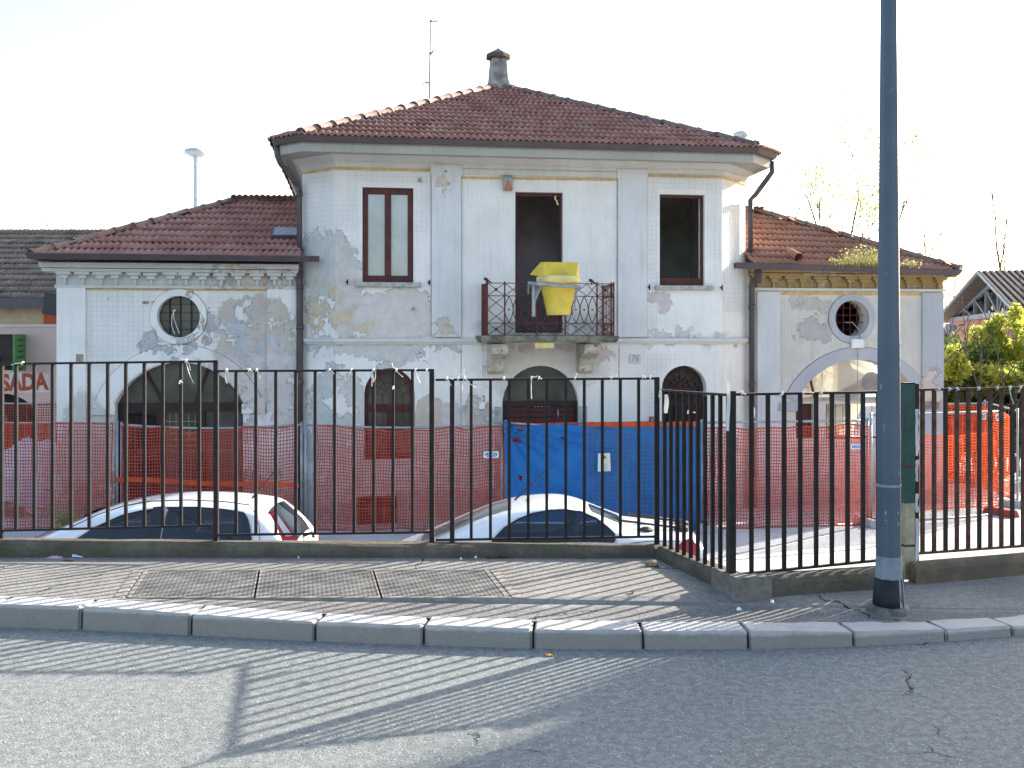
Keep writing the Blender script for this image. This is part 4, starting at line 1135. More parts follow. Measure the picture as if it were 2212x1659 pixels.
# arched ground floor windows
def arched_window(r, zs, t, matf, mato, glass, closed_low):
    s0, s1, z0, z1 = ins(r, .006); c = (s0+s1)/2; rx = (s1-s0)/2; rz = z1-zs
    th = MB()
    for sx_ in (-1, 1): th.box(c+sx_*rx - (.07 if sx_ > 0 else 0), c+sx_*rx + (.07 if sx_ < 0 else 0), t, t+.06, z0, zs)
    n = 20; vs_ = []; fs = []
    for k in range(n+1):
        a = math.pi*k/n
        for rr, tt in ((1, t), (1-.08/rx, t), (1-.08/rx, t+.06), (1, t+.06)): vs_.append((c+rx*rr*math.cos(a), tt, zs+rz*rr*math.sin(a)))
    for k in range(n):
        for j in range(4): fs.append((k*4+j, (k+1)*4+j, (k+1)*4+(j+1) % 4, k*4+(j+1) % 4))
    th.add(vs_, fs)
    th.box(c-rx+.07, c+rx-.07, t+.002, t+.058, zs-.34, zs-.20); th.box(c-rx+.07, c+rx-.07, t+.002, t+.058, z0, z0+.10); th.box(c-.05, c+.05, t+.004, t+.056, z0+.10, zs-.34)
    o = th.build('window', M[matf], house, fix=True)
    m = MB(); m.slab(arch_poly(c-rx+.02, c+rx-.02, z0+.02, zs, z1-.02), [], fr(t+.03), .015); m.build('pane', M[glass], o, fix=True)
    g = MB()
    for k in range(1, 6):
        a = math.pi*k/6; g.tube([(c+rx*.16*math.cos(a), t-.05, zs+rz*.16*math.sin(a)), (c+rx*math.cos(a), t-.05, zs+rz*math.sin(a))], .008, 5)
    for rr in (.16, .45, .75): g.tube([(c+rx*rr*math.cos(math.pi*k/16), t-.05, zs+rz*rr*math.sin(math.pi*k/16)) for k in range(17)], .008, 5)
    for k in range(7):
        x = c - rx + 2*rx*(k+.5)/7; g.tube([(x, t-.055, z0), (x, t-.055, zs)], .009, 5)
    for z in (z0+.15, zs-.30, zs-.02, (z0+zs)/2): g.bar((c-rx, t-.06, z), (c+rx, t-.06, z), .02, .01)
    g.build('grille', M[mato], o)
    return o
arched_window(al, al_s, .14, 'brown_wood', 'rust_red', 'glass_dusty', 0)
arched_window(ar, ar_s, .20, 'dark_wood', 'rust_red', 'glass_dark', 0)
# centre arch: dusty lunette above a brown roller shutter with separate slats
c = (ac[0]+ac[1])/2; rx = (ac[1]-ac[0])/2
o = thing('arched_doorway', None, None); o.parent = house; o['label'] = 'brown roller shutter below a dusty lunette'
m = MB(); m.slab(arch_poly(ac[0]+.005, ac[1]-.005, ac_s+.06, ac_s+.10, ac[3]-.005, 18), [], fr(.16), .02); m.build('lunette_pane', M['glass_dusty'], o, fix=True)
m = MB(); m.box(ac[0]+.005, ac[1]-.005, .10, .2, ac_s-.04, ac_s+.06); m.build('shutter_box', M['dark_wood'], o)
for sx_ in (0, 1):
    x = ac[0]+.005 if sx_ == 0 else ac[1]-.045
    m = MB(); m.box(x, x+.04, .08, .2, -1.58, ac_s-.041); m.build('shutter_guide', M['dark_wood'], o)
m = MB(); w_ = ac[1]-ac[0]-.10
m.box(-w_/2, w_/2, 0, .012, -.05, .045); m.box(-w_/2, w_/2, -.012, 0, -.045, .02)
me = bpy.data.meshes.new('slat'); me.from_pydata(m.v, [], m.f); me.materials.append(M['brown_wood'])
k = 0; z = ac_s - .09
while z > -1.55:
    s_ = link('slat', me, o); s_.location = (c, .14, z); z -= .10
for u in (1140, 1205):
    a = hp(u, 893, .1); m = MB(); m.tube([(a[0], .11, a[1]+.07), (a[0], .075, a[1]+.04), (a[0], .075, a[1]-.04), (a[0], .11, a[1]-.07)], .012); m.build('handle', M['galv'], o)
a = hp(1172, 877, .1); m = MB()
for k in range(5): m.box(a[0]-.15+k*.06, a[0]-.115+k*.06, .108, .115, a[1]-.018, a[1]+.018)
m.build('shutter_lettering', M['poster'], o)
for (u0, u1) in ((1068, 1086), (1250, 1268)):   # stone jambs
    a = hs(u0, 0)[0]; b = hs(u1, 0)[0]; m = MB(); m.box(a, b-.004 if u0 < 1100 else b, -.014, .02, -1.6, hp(1160, 878, 0)[1]); m.build('stone_jamb', M['concrete'], house)
# thin conduit and small white box left of the arch
a = hp(1041, 876, 0); b = hp(1040, 790, 0); m = MB(); m.tube([(a[0], -.02, a[1]), (b[0], -.02, b[1]), (b[0]+.12, -.02, b[1]+.05), (b[0]+.3, -.02, b[1]+.05)], .011); m.box(a[0]-.05, a[0]+.05, -.05, 0, a[1]-.06, a[1]+.06)
m.build('conduit', M['white_plastic'], house)
# low cellar vent
a = rect_px(770, 1072, 858, 1135, 0); m = MB(); m.box(a[0], a[1], -.012, .01, a[2], a[3])
for k in range(8):
    z = a[2] + (a[3]-a[2])*(k+.5)/8; m.box(a[0]+.02, a[1]-.02, -.03, -.013, z-.012, z+.012)
m.build('cellar_grille', M['rust_red'], house)
# faint square poster remains, number plate 76
a = rect_px(1359, 766, 1383, 785, 0)
m = MB(); cx_, cz_ = (a[0]+a[1])/2, (a[2]+a[3])/2; hw, hh = (a[1]-a[0])/2, (a[3]-a[2])/2
pts = [(cx_ + hw*sx_*(1 if k else .8), cz_ + hh*sz_*(.8 if k else 1)) for sx_, sz_, ks in ((-1, -1, (1, 0)), (1, -1, (0, 1)), (1, 1, (1, 0)), (-1, 1, (0, 1))) for k in ks]
m.slab(pts, [], front(-.016), .02); np_ = m.build('number_plate', M['concrete'], house, fix=True)
m = MB(); q = [(cx_+(x-cx_)*.93, cz_+(z-cz_)*.90) for x, z in pts]; m.slab(q, [], front(-.019), .004); m.build('number_field', M['plaster_p'], np_, fix=True)
lettering('house_number', '76', .165, M['grey_metal'], np_, (cx_, -.0235, cz_), (R(90), 0, 0), .002, .9, .12)
# small fixings, stickers
for (u0, v0, u1, v1) in ((835, 340, 841, 347), (966, 395, 971, 401), (960, 369, 965, 374), (904, 386, 910, 393), (890, 664, 896, 670)):
    a = rect_px(u0, v0, u1, v1, 0); m = MB(); m.box(a[0], a[1], -.075 if v0 > 360 else -.06, .01, a[2], a[3]); m.build('wall_fixing', M['rust_cream'], house)
a = rect_px(308, 650, 352, 657, TL)
for k in range(6):
    x = a[0] + (a[1]-a[0])*k/6; m = MB(); m.box(x, x+(a[1]-a[0])/7, TL-.006, TL+.01, a[2], a[3]); m.build('tile_sample', M[['brick_lump', 'rust_cream', 'paper'][k % 3]], house)
a = rect_px(166, 765, 182, 782, TL); m = MB(); m.box(a[0], a[1], TL-.056, TL-.0, a[2], a[3]); m.build('exposed_patch', M['rust_cream'], house)
# balcony ---------------------------------------------------------------
BD = .92
b0 = hs(1053, -BD+.05)[0]; b1 = hs(1326, -BD+.05)[0]
zb0 = 1.62; zt = hp(1200, 612, -BD)[1]; zbt = 1.745
m = MB(); m.sweep([(b0-.10, 0), (b0-.10, -BD), (b1+.06, -BD), (b1+.06, 0)], [(-.3, zb0), (-.03, zb0), (0, zb0+.03), (.015, zb0+.07), (.015, zb0+.12), (-.3, zb0+.12)])
m.box(b0+.15, b1-.2, -BD+.25, 0, zb0+.003, zb0+.118)
bal = m.build('balcony', M['balcony'], house, fix=True)
bal['label'] = 'stone balcony slab with rusty red iron railing'
m = MB(); a = hs(1157, -BD)[0]; m.box(a, a+.33, -BD+.06, -BD+.12, zb0-.10, zb0-.001); m.build('balcony_plate', M['dusty_yellow'], bal)
for u in (1076, 1272):
    x = hs(u, -.45)[0]; w = .14; m = MB()
    prof = [(0, zb0-.02), (-.74, zb0-.02), (-.76, zb0-.12), (-.70, zb0-.20), (-.55, zb0-.24), (-.36, zb0-.30), (-.24, zb0-.42), (-.20, zb0-.52), (-.10, zb0-.56), (0, zb0-.56)]
    n = len(prof); vs_ = [(x-w, p[0], p[1]) for p in prof] + [(x+w, p[0], p[1]) for p in prof]
    m.add(vs_, [tuple(range(n)), tuple(range(2*n-1, n-1, -1))] + [(i, (i+1) % n, n+(i+1) % n, n+i) for i in range(n)])
    m.build('bracket', M['bracket'], bal, fix=True, bevel=.012)
TB_ = .012
def rail_bar(pts, r=TB_*.75, n=5):
    m = MB(); m.tube(pts, r, n); return m
yf = -BD + .06
for z in (zt, zt-.22, zbt+.21, zbt+.0):
    m = MB(); m.bar((b0, yf, z), (b1, yf, z), .022, .014)
    m.bar((b0, yf, z), (b0, 0, z), .022, .014, (0, 0, 1)); m.bar((b1, yf, z), (b1, 0, z), .022, .014)
    m.build('rail', M['rust_red'], bal)
def post(x, y):
    m = MB(); m.bar((x, y, zbt-.03), (x, y, zt+.03), .024); m.build('post', M['rust_red'], bal)
posts_x = [b0, b0+.30, b0+.86, b1-.86, b1-.30, b1]
for x in posts_x: post(x, yf)
post(b0, -.03); post(b1, -.03); post(b1-.035, yf+.04)
# pointed oval balusters along the front
za, zb2 = zbt+.21, zt-.22
m = MB(); hh = (zb2-za)
for s_ in (-1, 1):
    m.tube([(s_*.072*math.sin(math.pi*k/10), 0, za + hh*k/10) for k in range(11)], .0085, 5)
m.lathe([(.001, za+hh/2-.02), (.02, za+hh/2), (.001, za+hh/2+.02)], 6)
oval = bpy.data.meshes.new('baluster'); oval.from_pydata(m.v, [], m.f); oval.materials.append(M['rust_red'])
x = b0 + .30 + .075
while x < b1 - .32:
    o = link('baluster', oval, bal); o.location = (x, yf, 0); x += .147
# crossed end bays, crossed friezes above and below
def cross(x0, x1, z0, z1, y0=yf, y1=yf, nm='lattice'):
    m = MB(); m.tube([(x0, y0, z0), (x1, y1, z1)], .007, 5); m.tube([(x0, y0, z1), (x1, y1, z0)], .007, 5)
    o = m.build(nm, M['rust_red'], bal)
for (x0, x1) in ((b0, b0+.30), (b1-.30, b1)):
    cross(x0, x1, za, za+hh/2); cross(x0, x1, za+hh/2, zb2); cross(x0, x1, zb2, zt); cross(x0, x1, zbt, za)
    for zc_ in ((zb2+zt)/2, (zbt+za)/2):
        m = MB(); m.lathe([(.002, -.01), (.03, -.01), (.03, .01), (.002, .01)], 8); m.v = [((x0+x1)/2+p[0], yf+p[2], zc_+p[1]) for p in m.v]; m.build('rosette', M['rust_red'], bal)
x = b0+.30
while x < b1-.31:
    cross(x, min(x+.29, b1-.30), zb2, zt); cross(x, min(x+.29, b1-.30), zbt, za); x += .29
for xs_ in (b0, b1):                 # sides: close set bars with hoops
    for k in range(7):
        y = yf + (-yf-.03)*(k+.5)/7
        m = MB(); m.tube([(xs_, y, za), (xs_, y, zb2)], .008, 5)
        w = (-yf-.03)/14*.9
        for (z0, z1) in ((zb2, zt), (zbt, za)):
            cz = (z0+z1)/2; m.tube([(xs_, y + w*math.sin(2*math.pi*j/10), cz + (z1-z0)/2*math.cos(2*math.pi*j/10)) for j in range(11)], .0065, 5)
        m.build('baluster', M['rust_red'], bal)
# downpipes
def pipe(pts, r, joints=()):
    m = MB(); m.tube(pts, r, 10)
    for (x, y, z) in joints: m.tube([(x, y, z-.05), (x, y, z+.05)], r*1.18, 10)
    return m.build('downpipe', M['gutter'], house, smooth=True)
px0, py0 = hs(647, TL-.12)[0], TL-.13
a = hs(600, -.1)[0]
pipe([(a, -.2, 5.02), (a, -.2, 4.86), (a+.05, -.15, 4.74), (px0-.06, py0, 4.50), (px0, py0, 4.40), (px0, py0, 2.8)], .05, [(px0, py0, 4.3)])
pipe([(px0, py0-.0, 2.9), (px0, py0, 2.7), (px0+.01, py0-.0, 2.6), (px0+.01, py0, -1.58)], .058, [(px0+.005, py0, 2.62), (px0+.01, py0, .9), (px0+.01, py0, 1.9)])
px1, py1 = hs(1621, TR_-.10)[0], TR_-.10
a = hs(1668, .0)[0]
pipe([(a, .0, 5.02), (a, .0, 4.82), (a-.06, .05, 4.72), (px1+.10, py1, 4.48), (px1, py1, 4.38), (px1, py1, 3.14)], .05, [(px1, py1, 4.2), (px1, py1, 3.3)])
pipe([(px1+.10, py1-.12, 3.02), (px1+.10, py1-.10, 2.85), (px1+.03, py1, 2.72), (px1+.03, py1, -1.58)], .055, [(px1+.03, py1, 2.3), (px1+.03, py1, .8)])
m = MB(); m.tube([(px1+.10, py1-.12, 3.02), (px1+.115, py1-.12, 2.75)], [.07, .06], 10); m.build('downpipe', M['gutter'], house)
# reinforcement mesh on the facade
def netting(regions, t, holes, step=.088, skip=()):
    m = MB(); hwid = .0017; rj = random.Random(2)
    for (u0, v0, u1, v1) in regions:
        a = hp(u0, v0, t); b = hp(u1, v1, t); s0, s1, z0, z1 = a[0], b[0], b[1], a[1]
        def free(s, z): return not any(inside((s, z), h) for h in holes)
        n = int((s1-s0)/step); k = int((z1-z0)/step)
        for i in range(n+1):
            s = s0 + i*step; run = None
            for j in range(k+1):
                z = z0 + j*step; ok = free(s, z) and free(s, z+step) and j < k
                if ok and run is None: run = z
                if not ok and run is not None: m.box(s-hwid, s+hwid, t-.030, t-.026, run, z); run = None
        for j in range(k+1):
            z = z0 + j*step; run = None
            for i in range(n+1):
                s = s0 + i*step; ok = free(s, z) and free(s+step, z) and i < n
                if ok and run is None: run = s
                if not ok and run is not None: m.box(run, s, t-.0255, t-.0225, z-hwid, z+hwid); run = None
    o = m.build('wire_netting', M['facade_wire'], house); o['kind'] = 'stuff'
g_ = lambda r: rect_poly(r[0]-.05, r[1]+.05, r[2]-.12, r[3]+.05)
netting([(728, 366, 928, 500), (728, 500, 782, 725), (1398, 366, 1556, 470), (1398, 470, 1424, 725), (1524, 470, 1558, 560), (1398, 760, 1470, 900)], 0, [g_(wl), g_(wr), arch_poly(ar[0]-.08, ar[1]+.08, ar[2], ar_s, ar[3]+.08)])
netting([(188, 628, 440, 800), (450, 628, 575, 800)], TL, [circ_poly(oc_l[0], oc_l[1], .52, .52), seg_arch(aL[0]-.35, aL[1]+.35, -1.6, aL_s, aL[3]+.35)])
netting([(1686, 640, 1988, 860)], TR_, [circ_poly(oc_r[0], oc_r[1], .54, .54), seg_arch(aR[0]-.3, aR[1]+.3, -1.6, aR_s, aR[3]+.3)], .075)
m = MB(); st_ = .088                       # the facets
for (p0, p1) in (((SLf, TL), (SL, 0)), ((SR, 0), (SRf, TR_))):
    d = Vector((p1[0]-p0[0], p1[1]-p0[1])); L_ = d.length; d.normalize(); nn = Vector((d.y, -d.x))*.028
    k = int(L_/st_)
    for i in range(k+1):
        q = Vector(p0) + d*i*st_ + nn; m.bar((q.x, q.y, 2.2), (q.x, q.y, 4.66), .0035)
    z = 2.2
    while z < 4.66:
        a = Vector(p0)+nn*.85; b = Vector(p1)+nn*.85; m.bar((a.x, a.y, z), (b.x, b.y, z), .0035); z += st_
o = m.build('wire_netting', M['facade_wire'], house); o['kind'] = 'stuff'

# ================================================================== THINGS ON THE HOUSE
def hw(s, t, z): return Vector((s*hca - t*hsa, 18.2 + s*hsa + t*hca, z))
# alarm siren
a = hp(1096, 396, 0)
al_ = thing('alarm_siren', 'grey wall alarm siren with orange lens above the balcony door', 'alarm', hw(a[0], -.015, a[1]), HA)
m = MB(); prof = [(0, -.14), (-.10, -.14), (-.115, -.10), (-.10, .08), (-.06, .14), (0, .15)]
n = len(prof); w = .085; vs_ = [(-w, p[0], p[1]) for p in prof] + [(w, p[0], p[1]) for p in prof]
m.add(vs_, [tuple(range(n)), tuple(range(2*n-1, n-1, -1))] + [(i, (i+1) % n, n+(i+1) % n, n+i) for i in range(n)]); m.build('housing', M['grey_metal'], al_, fix=True, bevel=.01)
m = MB(); m.add([(-.07, -.118, -.13), (.07, -.118, -.13), (0, -.112, .06), (-.05, -.145, -.13), (.05, -.145, -.13), (0, -.125, .03)], [(0,1,2), (5,4,3), (0,3,4,1), (1,4,5,2), (2,5,3,0)]); m.build('lens', M['orange_lens'], al_, fix=True)
# yellow rubble chute hopper hanging in front of the balcony
Yc = hs(1195, -1.2)
hop = thing('rubble_chute', 'scuffed yellow rubble chute hopper on a steel frame before the balcony', 'rubble chute', hw(hs(1206, -1.25)[0], -1.25, 0), HA)
def hz_(v): return hp(1196, v, -1.3)[1]
wp = 2170/17.0
zt_, zm, zr1, zr2, zb_ = hz_(568), hz_(600), hz_(600), hz_(610), hz_(681)
m = MB(); rim = .40
m.lathe([(.188, zb_), (.194, zb_+.02), (.305, zr2-.05), (.345, zr2-.02), (.365, zr2), (.365, zr1), (.36, zr1+.02), (.335, zr1+.02), (.29, zr2-.06), (.175, zb_)], 28)
m.build('funnel', M['yellow'], hop, smooth=True, fix=True)
m = MB(); m.lathe([(.367, zr2-.006), (.371, zr2+.0), (.371, zr1+.008), (.362, zr1+.022), (.352, zr1+.022), (.357, zr2-.006)], 28); m.build('rim', M['dusty_yellow'], hop, smooth=True, fix=True)
# upper half hood: front panel bent, slanted side wings, open to the house
fp = [(-.335, -.10), (-.27, -.25), (.24, -.26), (.315, -.16), (.325, .02)]
m = MB(); vs_ = []
for (x, y) in fp: vs_.append((x*1.06, y*1.06, zr1+.02))
tp = [(-.335, -.19), (-.31, -.24), (.30, -.24), (.31, -.16), (.315, -.02)]
for (x, y) in tp: vs_.append((x, y, zt_))
n = len(fp)
for q in list(vs_): vs_.append((q[0]*.96, q[1]*.96+.012, q[2]))
fs = []
for i in range(n-1):
    fs.append((i, i+1, n+i+1, n+i)); fs.append((2*n+i, 3*n+i, 3*n+i+1, 2*n+i+1)); fs.append((n+i, n+i+1, 3*n+i+1, 3*n+i))
fs += [(0, n, 3*n, 2*n), (n-1, 2*n+n-1, 3*n+n-1, n+n-1)]
m.add(vs_, fs)
# left wing sheet reaching back to the feeding mouth
m.add([(-.345, -.11, zr1+.02), (-.47, .12, zr1+.06), (-.335, -.19, zt_), (-.335, -.10, zr1+.02), (-.46, .13, zr1+.06), (-.325, -.18, zt_)], [(0,1,2), (5,4,3), (0,3,4,1), (1,4,5,2), (2,5,3,0)])
m.add([(.335, .02, zr1+.02), (.35, .30, zr1+.10), (.315, -.02, zt_), (.325, .03, zr1+.02), (.34, .31, zr1+.1), (.305, -.01, zt_)], [(0,2,1), (5,3,4), (0,1,4,3), (1,2,5,4), (2,0,3,5)])
m.build('hood', M['yellow'], hop, fix=True)
fl = hs(1150, -1.3)[0] - hs(1206, -1.25)[0]
m = MB(); zf = hz_(619)
m.tube([(fl, .30, zf+.08), (fl, -.05, zf+.05), (fl+.05, -.30, zf+.03), (.30, -.34, zf-.02), (.33, .3, zf)], .030, 8)
m.bar((fl+.02, -.05, zf+.04), (fl+.02, -.05, hz_(684)), .055, .03); m.bar((fl+.13, -.2, zf+.02), (fl+.03, -.02, hz_(655)), .035, .02)
m.bar((fl+.10, .0, zf+.04), (fl+.04, .0, hz_(660)), .03)
m.bar((.34, .1, zf), (.30, .2, hz_(685)), .03)
m.tube([(fl, .3, zf+.08), (fl+.0, .42, zf-.1)], .02, 6); m.tube([(.33, .3, zf), (.33, .42, zf-.1)], .02, 6)
m.build('frame', M['galv'], hop)
# small sooty birds-like clamps on the railing: two black clips
for lbl, u, v in (('small black clip on the left end of the balcony rail', 1053, 607), ('small black clip on the balcony rail right of the chute', 1280, 610)):
    a = hp(u, v, -BD+.06); m = MB(); m.tube([(-.06, 0, .04), (-.02, 0, .03), (.02, 0, .0), (.07, 0, -.03)], [.03, .03, .018, .008], 6); m.tube([(-.02, 0, .03), (-.02, -.01, -.05)], .01, 5)
    o = m.build('rail_clip', M['black_plastic']); o.location = hw(a[0], -BD+.06, a[1]); o.rotation_euler = (0, 0, HA); tag(o, lbl, 'clip')
# maroon sign by the right arched window
a = rect_px(1402, 900, 1420, 914, 0)
sg = thing('wall_sign', 'small maroon notice sign on the wall beside the arched window', 'sign', hw((a[0]+a[1])/2, -.02, (a[2]+a[3])/2), HA)
m = MB(); m.box(-(a[1]-a[0])/2, (a[1]-a[0])/2, -.006, .006, -.065, .065); m.build('plate', M['red_paint'], sg)
m = MB()
for k, (w0, w1) in enumerate(((-.03, .05), (-.06, .065), (-.05, .02), (-.02, .06))): m.box(w0, w1, -.009, -.0065, .045-k*.03, .054-k*.03)
m.build('lettering', M['poster'], sg)
# weeds growing in the gutter of the right wing
def grass_tuft(n, hgt, spread, wid, rj, lean=.5):
    m = MB()
    for _ in range(n):
        x = rj.gauss(0, spread); y = rj.gauss(0, spread*.4); h = hgt*rj.uniform(.45, 1.1); a = rj.uniform(0, 6.28); l = h*lean*rj.uniform(.2, 1)
        dx, dy = math.cos(a)*l, math.sin(a)*l*.6; w = wid*rj.uniform(.6, 1.2); b = a+1.57; wx, wy = math.cos(b)*w, math.sin(b)*w*.3
        wx = wx if abs(wx) > w*.4 else w*.4
        m.add([(x-wx, y-wy, 0), (x+wx, y+wy, 0), (x+dx*.45+wx*.8, y+dy*.45, h*.6), (x+dx*.45-wx*.8, y+dy*.45, h*.6), (x+dx, y+dy, h)], [(0,1,2,3), (3,2,4)])
    return m
rj = random.Random(21)
def tuft(label, loc, n, h, sp, wd, mat, rot=0, lean=.5, group=None, leafy=0):
    m = grass_tuft(n, h, sp, wd, rj, lean)
    if leafy:
        for _ in range(leafy):
            x = rj.gauss(0, sp); y = rj.gauss(0, sp*.4); z = rj.uniform(.15, 1.05)*h; a = rj.uniform(0, 6.28); r = wd*3*rj.uniform(.6, 1.3); ti = rj.uniform(-.8, .8)
            c_, s_ = math.cos(a)*r, math.sin(a)*r
            m.add([(x-c_, y, z-s_), (x-s_*.5, y+ti*r, z+c_*.5), (x+c_, y, z+s_), (x+s_*.5, y-ti*r, z-c_*.5)], [(0,1,2,3)])
    o = m.build('weed_tuft', mat); o.location = loc; o.rotation_euler = (0, 0, rot)
    return tag(o, label, 'weeds', group)
for i, (u, v, sp, h, lab) in enumerate(((1815, 571, .16, .22, 'short pale weeds in the gutter left end of the clump'), (1842, 570, .15, .36, 'pale weeds growing in the gutter at the right wing roof'), (1868, 569, .16, .44, 'tallest pale weeds growing in the right wing gutter'), (1893, 571, .13, .38, 'pale roof weeds just left of the lamp post'), (1965, 573, .14, .20, 'thin dry weeds in the gutter right of the lamp post'))):
    a = hp(u, 573, .22); tuft(lab, hw(a[0], .20, 3.02), 60, h, sp, .007, M['dry_weed'], HA, .6, 'weeds in the gutter', 95)

# ================================================================== NEIGHBOURING BUILDINGS
# left: pink building with mural and painted lettering
YP = 23.0
lb = thing('pink_building', 'pink rendered building with mossy tiled roof and red painted letters', 'building', (0, YP, 0), 0)
xr = xat(180, YP); xl = xat(-700, YP)
def lx(u): return xat(u, YP)
def lz(v): return zat(v, YP)
wz = [(lx(-110), lx(50), lz(800), lz(724))]
m = MB(); m.slab(rect_poly(xl, xr, ZY-.1, lz(664)), [rect_poly(lx(-40), lx(52), lz(800), lz(722)), arch_poly(lx(-70), lx(78), ZY, lz(905), lz(850))], lambda a, b, d: (a, d, b), .35)
m.build('wall', M['sada_wall'], lb, fix=True)
m = MB(); m.box(xl, xr, -.012, .0, lz(700), lz(665)); o = m.build('mural', M['mural'], lb); 
off_ = lx(82); o.data.transform(Matrix.Translation((-off_, 0, 0))); o.location.x = off_
m = MB(); m.box(xl, xr, .36, .5, ZY, lz(664)); m.build('back_wall', M['dark_shade'], lb)  # dark sheet behind the openings, shade put into its colour
m = MB(); m.box(xl, xr, -.03, .0, lz(706), lz(700.5)); m.build('ledge', M['sada_panel'], lb)
m = MB(); m.box(xl, lx(106), -.011, -.0, lz(848), lz(806)); m.build('whitewash_panel', M['sada_panel'], lb)
lettering('painted_letters', 'SADA', .52, M['sada_red'], lb, (lx(53), -.0145, lz(827)), (R(90), 0, R(0)), .002, .80, 0, .022)
for o_ in lb.children:
    if o_.name.startswith('painted_letters'):
        o_.rotation_euler = (R(90), R(-2), 0)
        bm = bmesh.new(); bm.from_mesh(o_.data); bm.to_mesh(o_.data); bm.free()
m = MB(); m.box(lx(-40), lx(50), .12, .16, lz(800), lz(722)); wdo = m.build('window', M['dark_wood'], lb)
m = MB()
for k in range(60):
    x = rj.uniform(lx(-40), lx(48)); z = rj.uniform(lz(800), lz(765)); r = rj.uniform(.03, .07); a = rj.uniform(0, 6)
    m.add([(x-r, .05+rj.uniform(-.05, .05), z), (x, .03, z+r*.6), (x+r, .05, z), (x, .07, z-r*.6)], [(0,1,2,3)])
m.build('window_plants', M['weed'], wdo)
sh = thing('shutter', None, None); sh.parent = lb; sh.location = (lx(54), -.01, 0); sh.rotation_euler = (0, 0, R(-62))
m = MB(); z0, z1 = lz(801), lz(722); m.box(-.62, 0, -.02, .02, z0, z1); m.build('shutter_leaf', M['shutter_green'], sh)
sh.rotation_euler = (0, 0, R(95))
for k in range(6):
    z = z0 + (z1-z0)*(k+.5)/6.5; m = MB(); m.box(-.48, -.14, -.027, -.021, z-.012, z+.012); m.v = [(p[0], p[1], p[2] + .05*(p[0]+.3)) for p in m.v]; m.build('louvre', M['dark_shade'], sh)  # dark strips painting the shade in the louvre cuts
# roof of the pink building
ezl, rzl = lz(648) , zat(505, YP+3.6)
A_, B_, C_, D_ = Vector((xl, -.35, ezl)), Vector((xr+1.5, -.35, ezl)), Vector((xr+1.5, 3.6, rzl)), Vector((xl, 3.6, rzl))
m = MB(); m.add([A_, B_, C_, D_, (xl, 7.5, ezl), (xr+1.5, 7.5, ezl)], [(0,1,2,3), (3,2,5,4)]); lro = m.build('roof', M['chimney_dark'], lb)
A2 = Vector((lx(-180), -.35, ezl)); D2 = Vector((lx(-180), 3.6, rzl))
stuff_tiles([q[1] for q in tile_face([A2, B_, C_, D2], rt, -.02)], 'roof_tiles', M['tile_old'], lro)
for k in range(22):
    x = xr+1.4 - k*.40
    o = link('hip_tile', hm, lro)
    Mx = Matrix(((0, -1, 0), (1, 0, 0), (0, 0, 1))).to_4x4(); Mx.translation = (x, 3.6, rzl+.02); o.matrix_basis = Mx
m = MB(); m.box(xl, xr, -.42, -.30, lz(667), lz(645)); m.build('gutter', M['gutter'], lro)
# black floodlight box on the corner of the left wing
fl_ = thing('floodlight', 'black square floodlight fixed beside the left wing corner', 'floodlight', hw(LW0, TL+.5, 0) + Vector((-.18, 0, zat(655, 18.3))), HA)
m = MB(); m.hexa([(-.22, -.05, -.19), (.18, -.14, -.26), (.18, .10, -.22), (-.22, .12, -.15), (-.17, -.05, .20), (.18, -.14, .14), (.18, .10, .14), (-.17, .12, .20)]); m.build('housing', M['black_plastic'], fl_, bevel=.01)
m = MB(); m.box(.16, .30, .0, .05, -.05, .0); m.build('arm', M['black_plastic'], fl_)
# right: salmon building with a trussed gable and ribbed metal roof
g0 = Vector((23.6, 54)); g1 = Vector((18.7, 36.1)); gd = (g1-g0); GL = gd.length; gd.normalize(); gn = Vector((-gd.y, gd.x))   # gn points to +X side
if gn.x < 0: gn = -gn
ang = math.atan2(gd.y, gd.x)
rb = thing('salmon_building', 'salmon pink building with glazed steel truss gable and ribbed roof', 'building', (g0.x, g0.y, 0), ang)
# local: x along gable (0..GL), y = into building
sgn = 1 if (Matrix.Rotation(ang, 2) @ Vector((0, 1))).dot(gn) > 0 else -1
zb, za_ = 2.56, 4.25
xa = (Vector((20.35, 42.2))-g0).length
zA = za_
m = MB(); m.box(0, GL, min(0, sgn*12), max(0, sgn*18), ZY-.1, zb); m.build('wall', M['salmon'], rb)
m = MB(); m.box(-.2, GL+.2, -.14 if sgn > 0 else 0.0, 0.0 if sgn > 0 else .10, zb+.001, zb+.22); m.build('gable_beam', M['truss'], rb)
def gz(x): return zb + .1 + (zA-zb-.15)*(x/xa if x < xa else (GL-x)/(GL-xa))
m = MB(); m.add([(0, sgn*.25, zb+.1), (GL, sgn*.25, zb+.1), (xa, sgn*.25, zA)], [(0, 1, 2)]); m.build('gable_glazing', M['glass_dark'], rb)
m = MB(); m.bar((0, sgn*.1, zb+.15), (xa, sgn*.1, zA-.05), .16); m.bar((xa, sgn*.1, zA-.05), (GL, sgn*.1, zb+.15), .16); m.build('truss_chord', M['truss'], rb)
for f in (.30, .55, .78, 1.0):
    for x in ((xa*f,) if f == 1 else (xa*f, GL-(GL-xa)*f)):
        m = MB(); m.bar((x, sgn*.08, zb+.1), (x, sgn*.08, gz(x)), .14); m.build('truss_post', M['truss'], rb)
for f0, f1 in ((.30, .55), (.55, .78), (.78, 1.0)):
    for a, b in ((xa*f0, xa*f1), (GL-(GL-xa)*f0, GL-(GL-xa)*f1)):
        m = MB(); m.bar((a, sgn*.08, gz(a)), (b, sgn*.08, zb+.1), .09); m.build('truss_brace', M['truss'], rb)
ov = .7
m = MB()
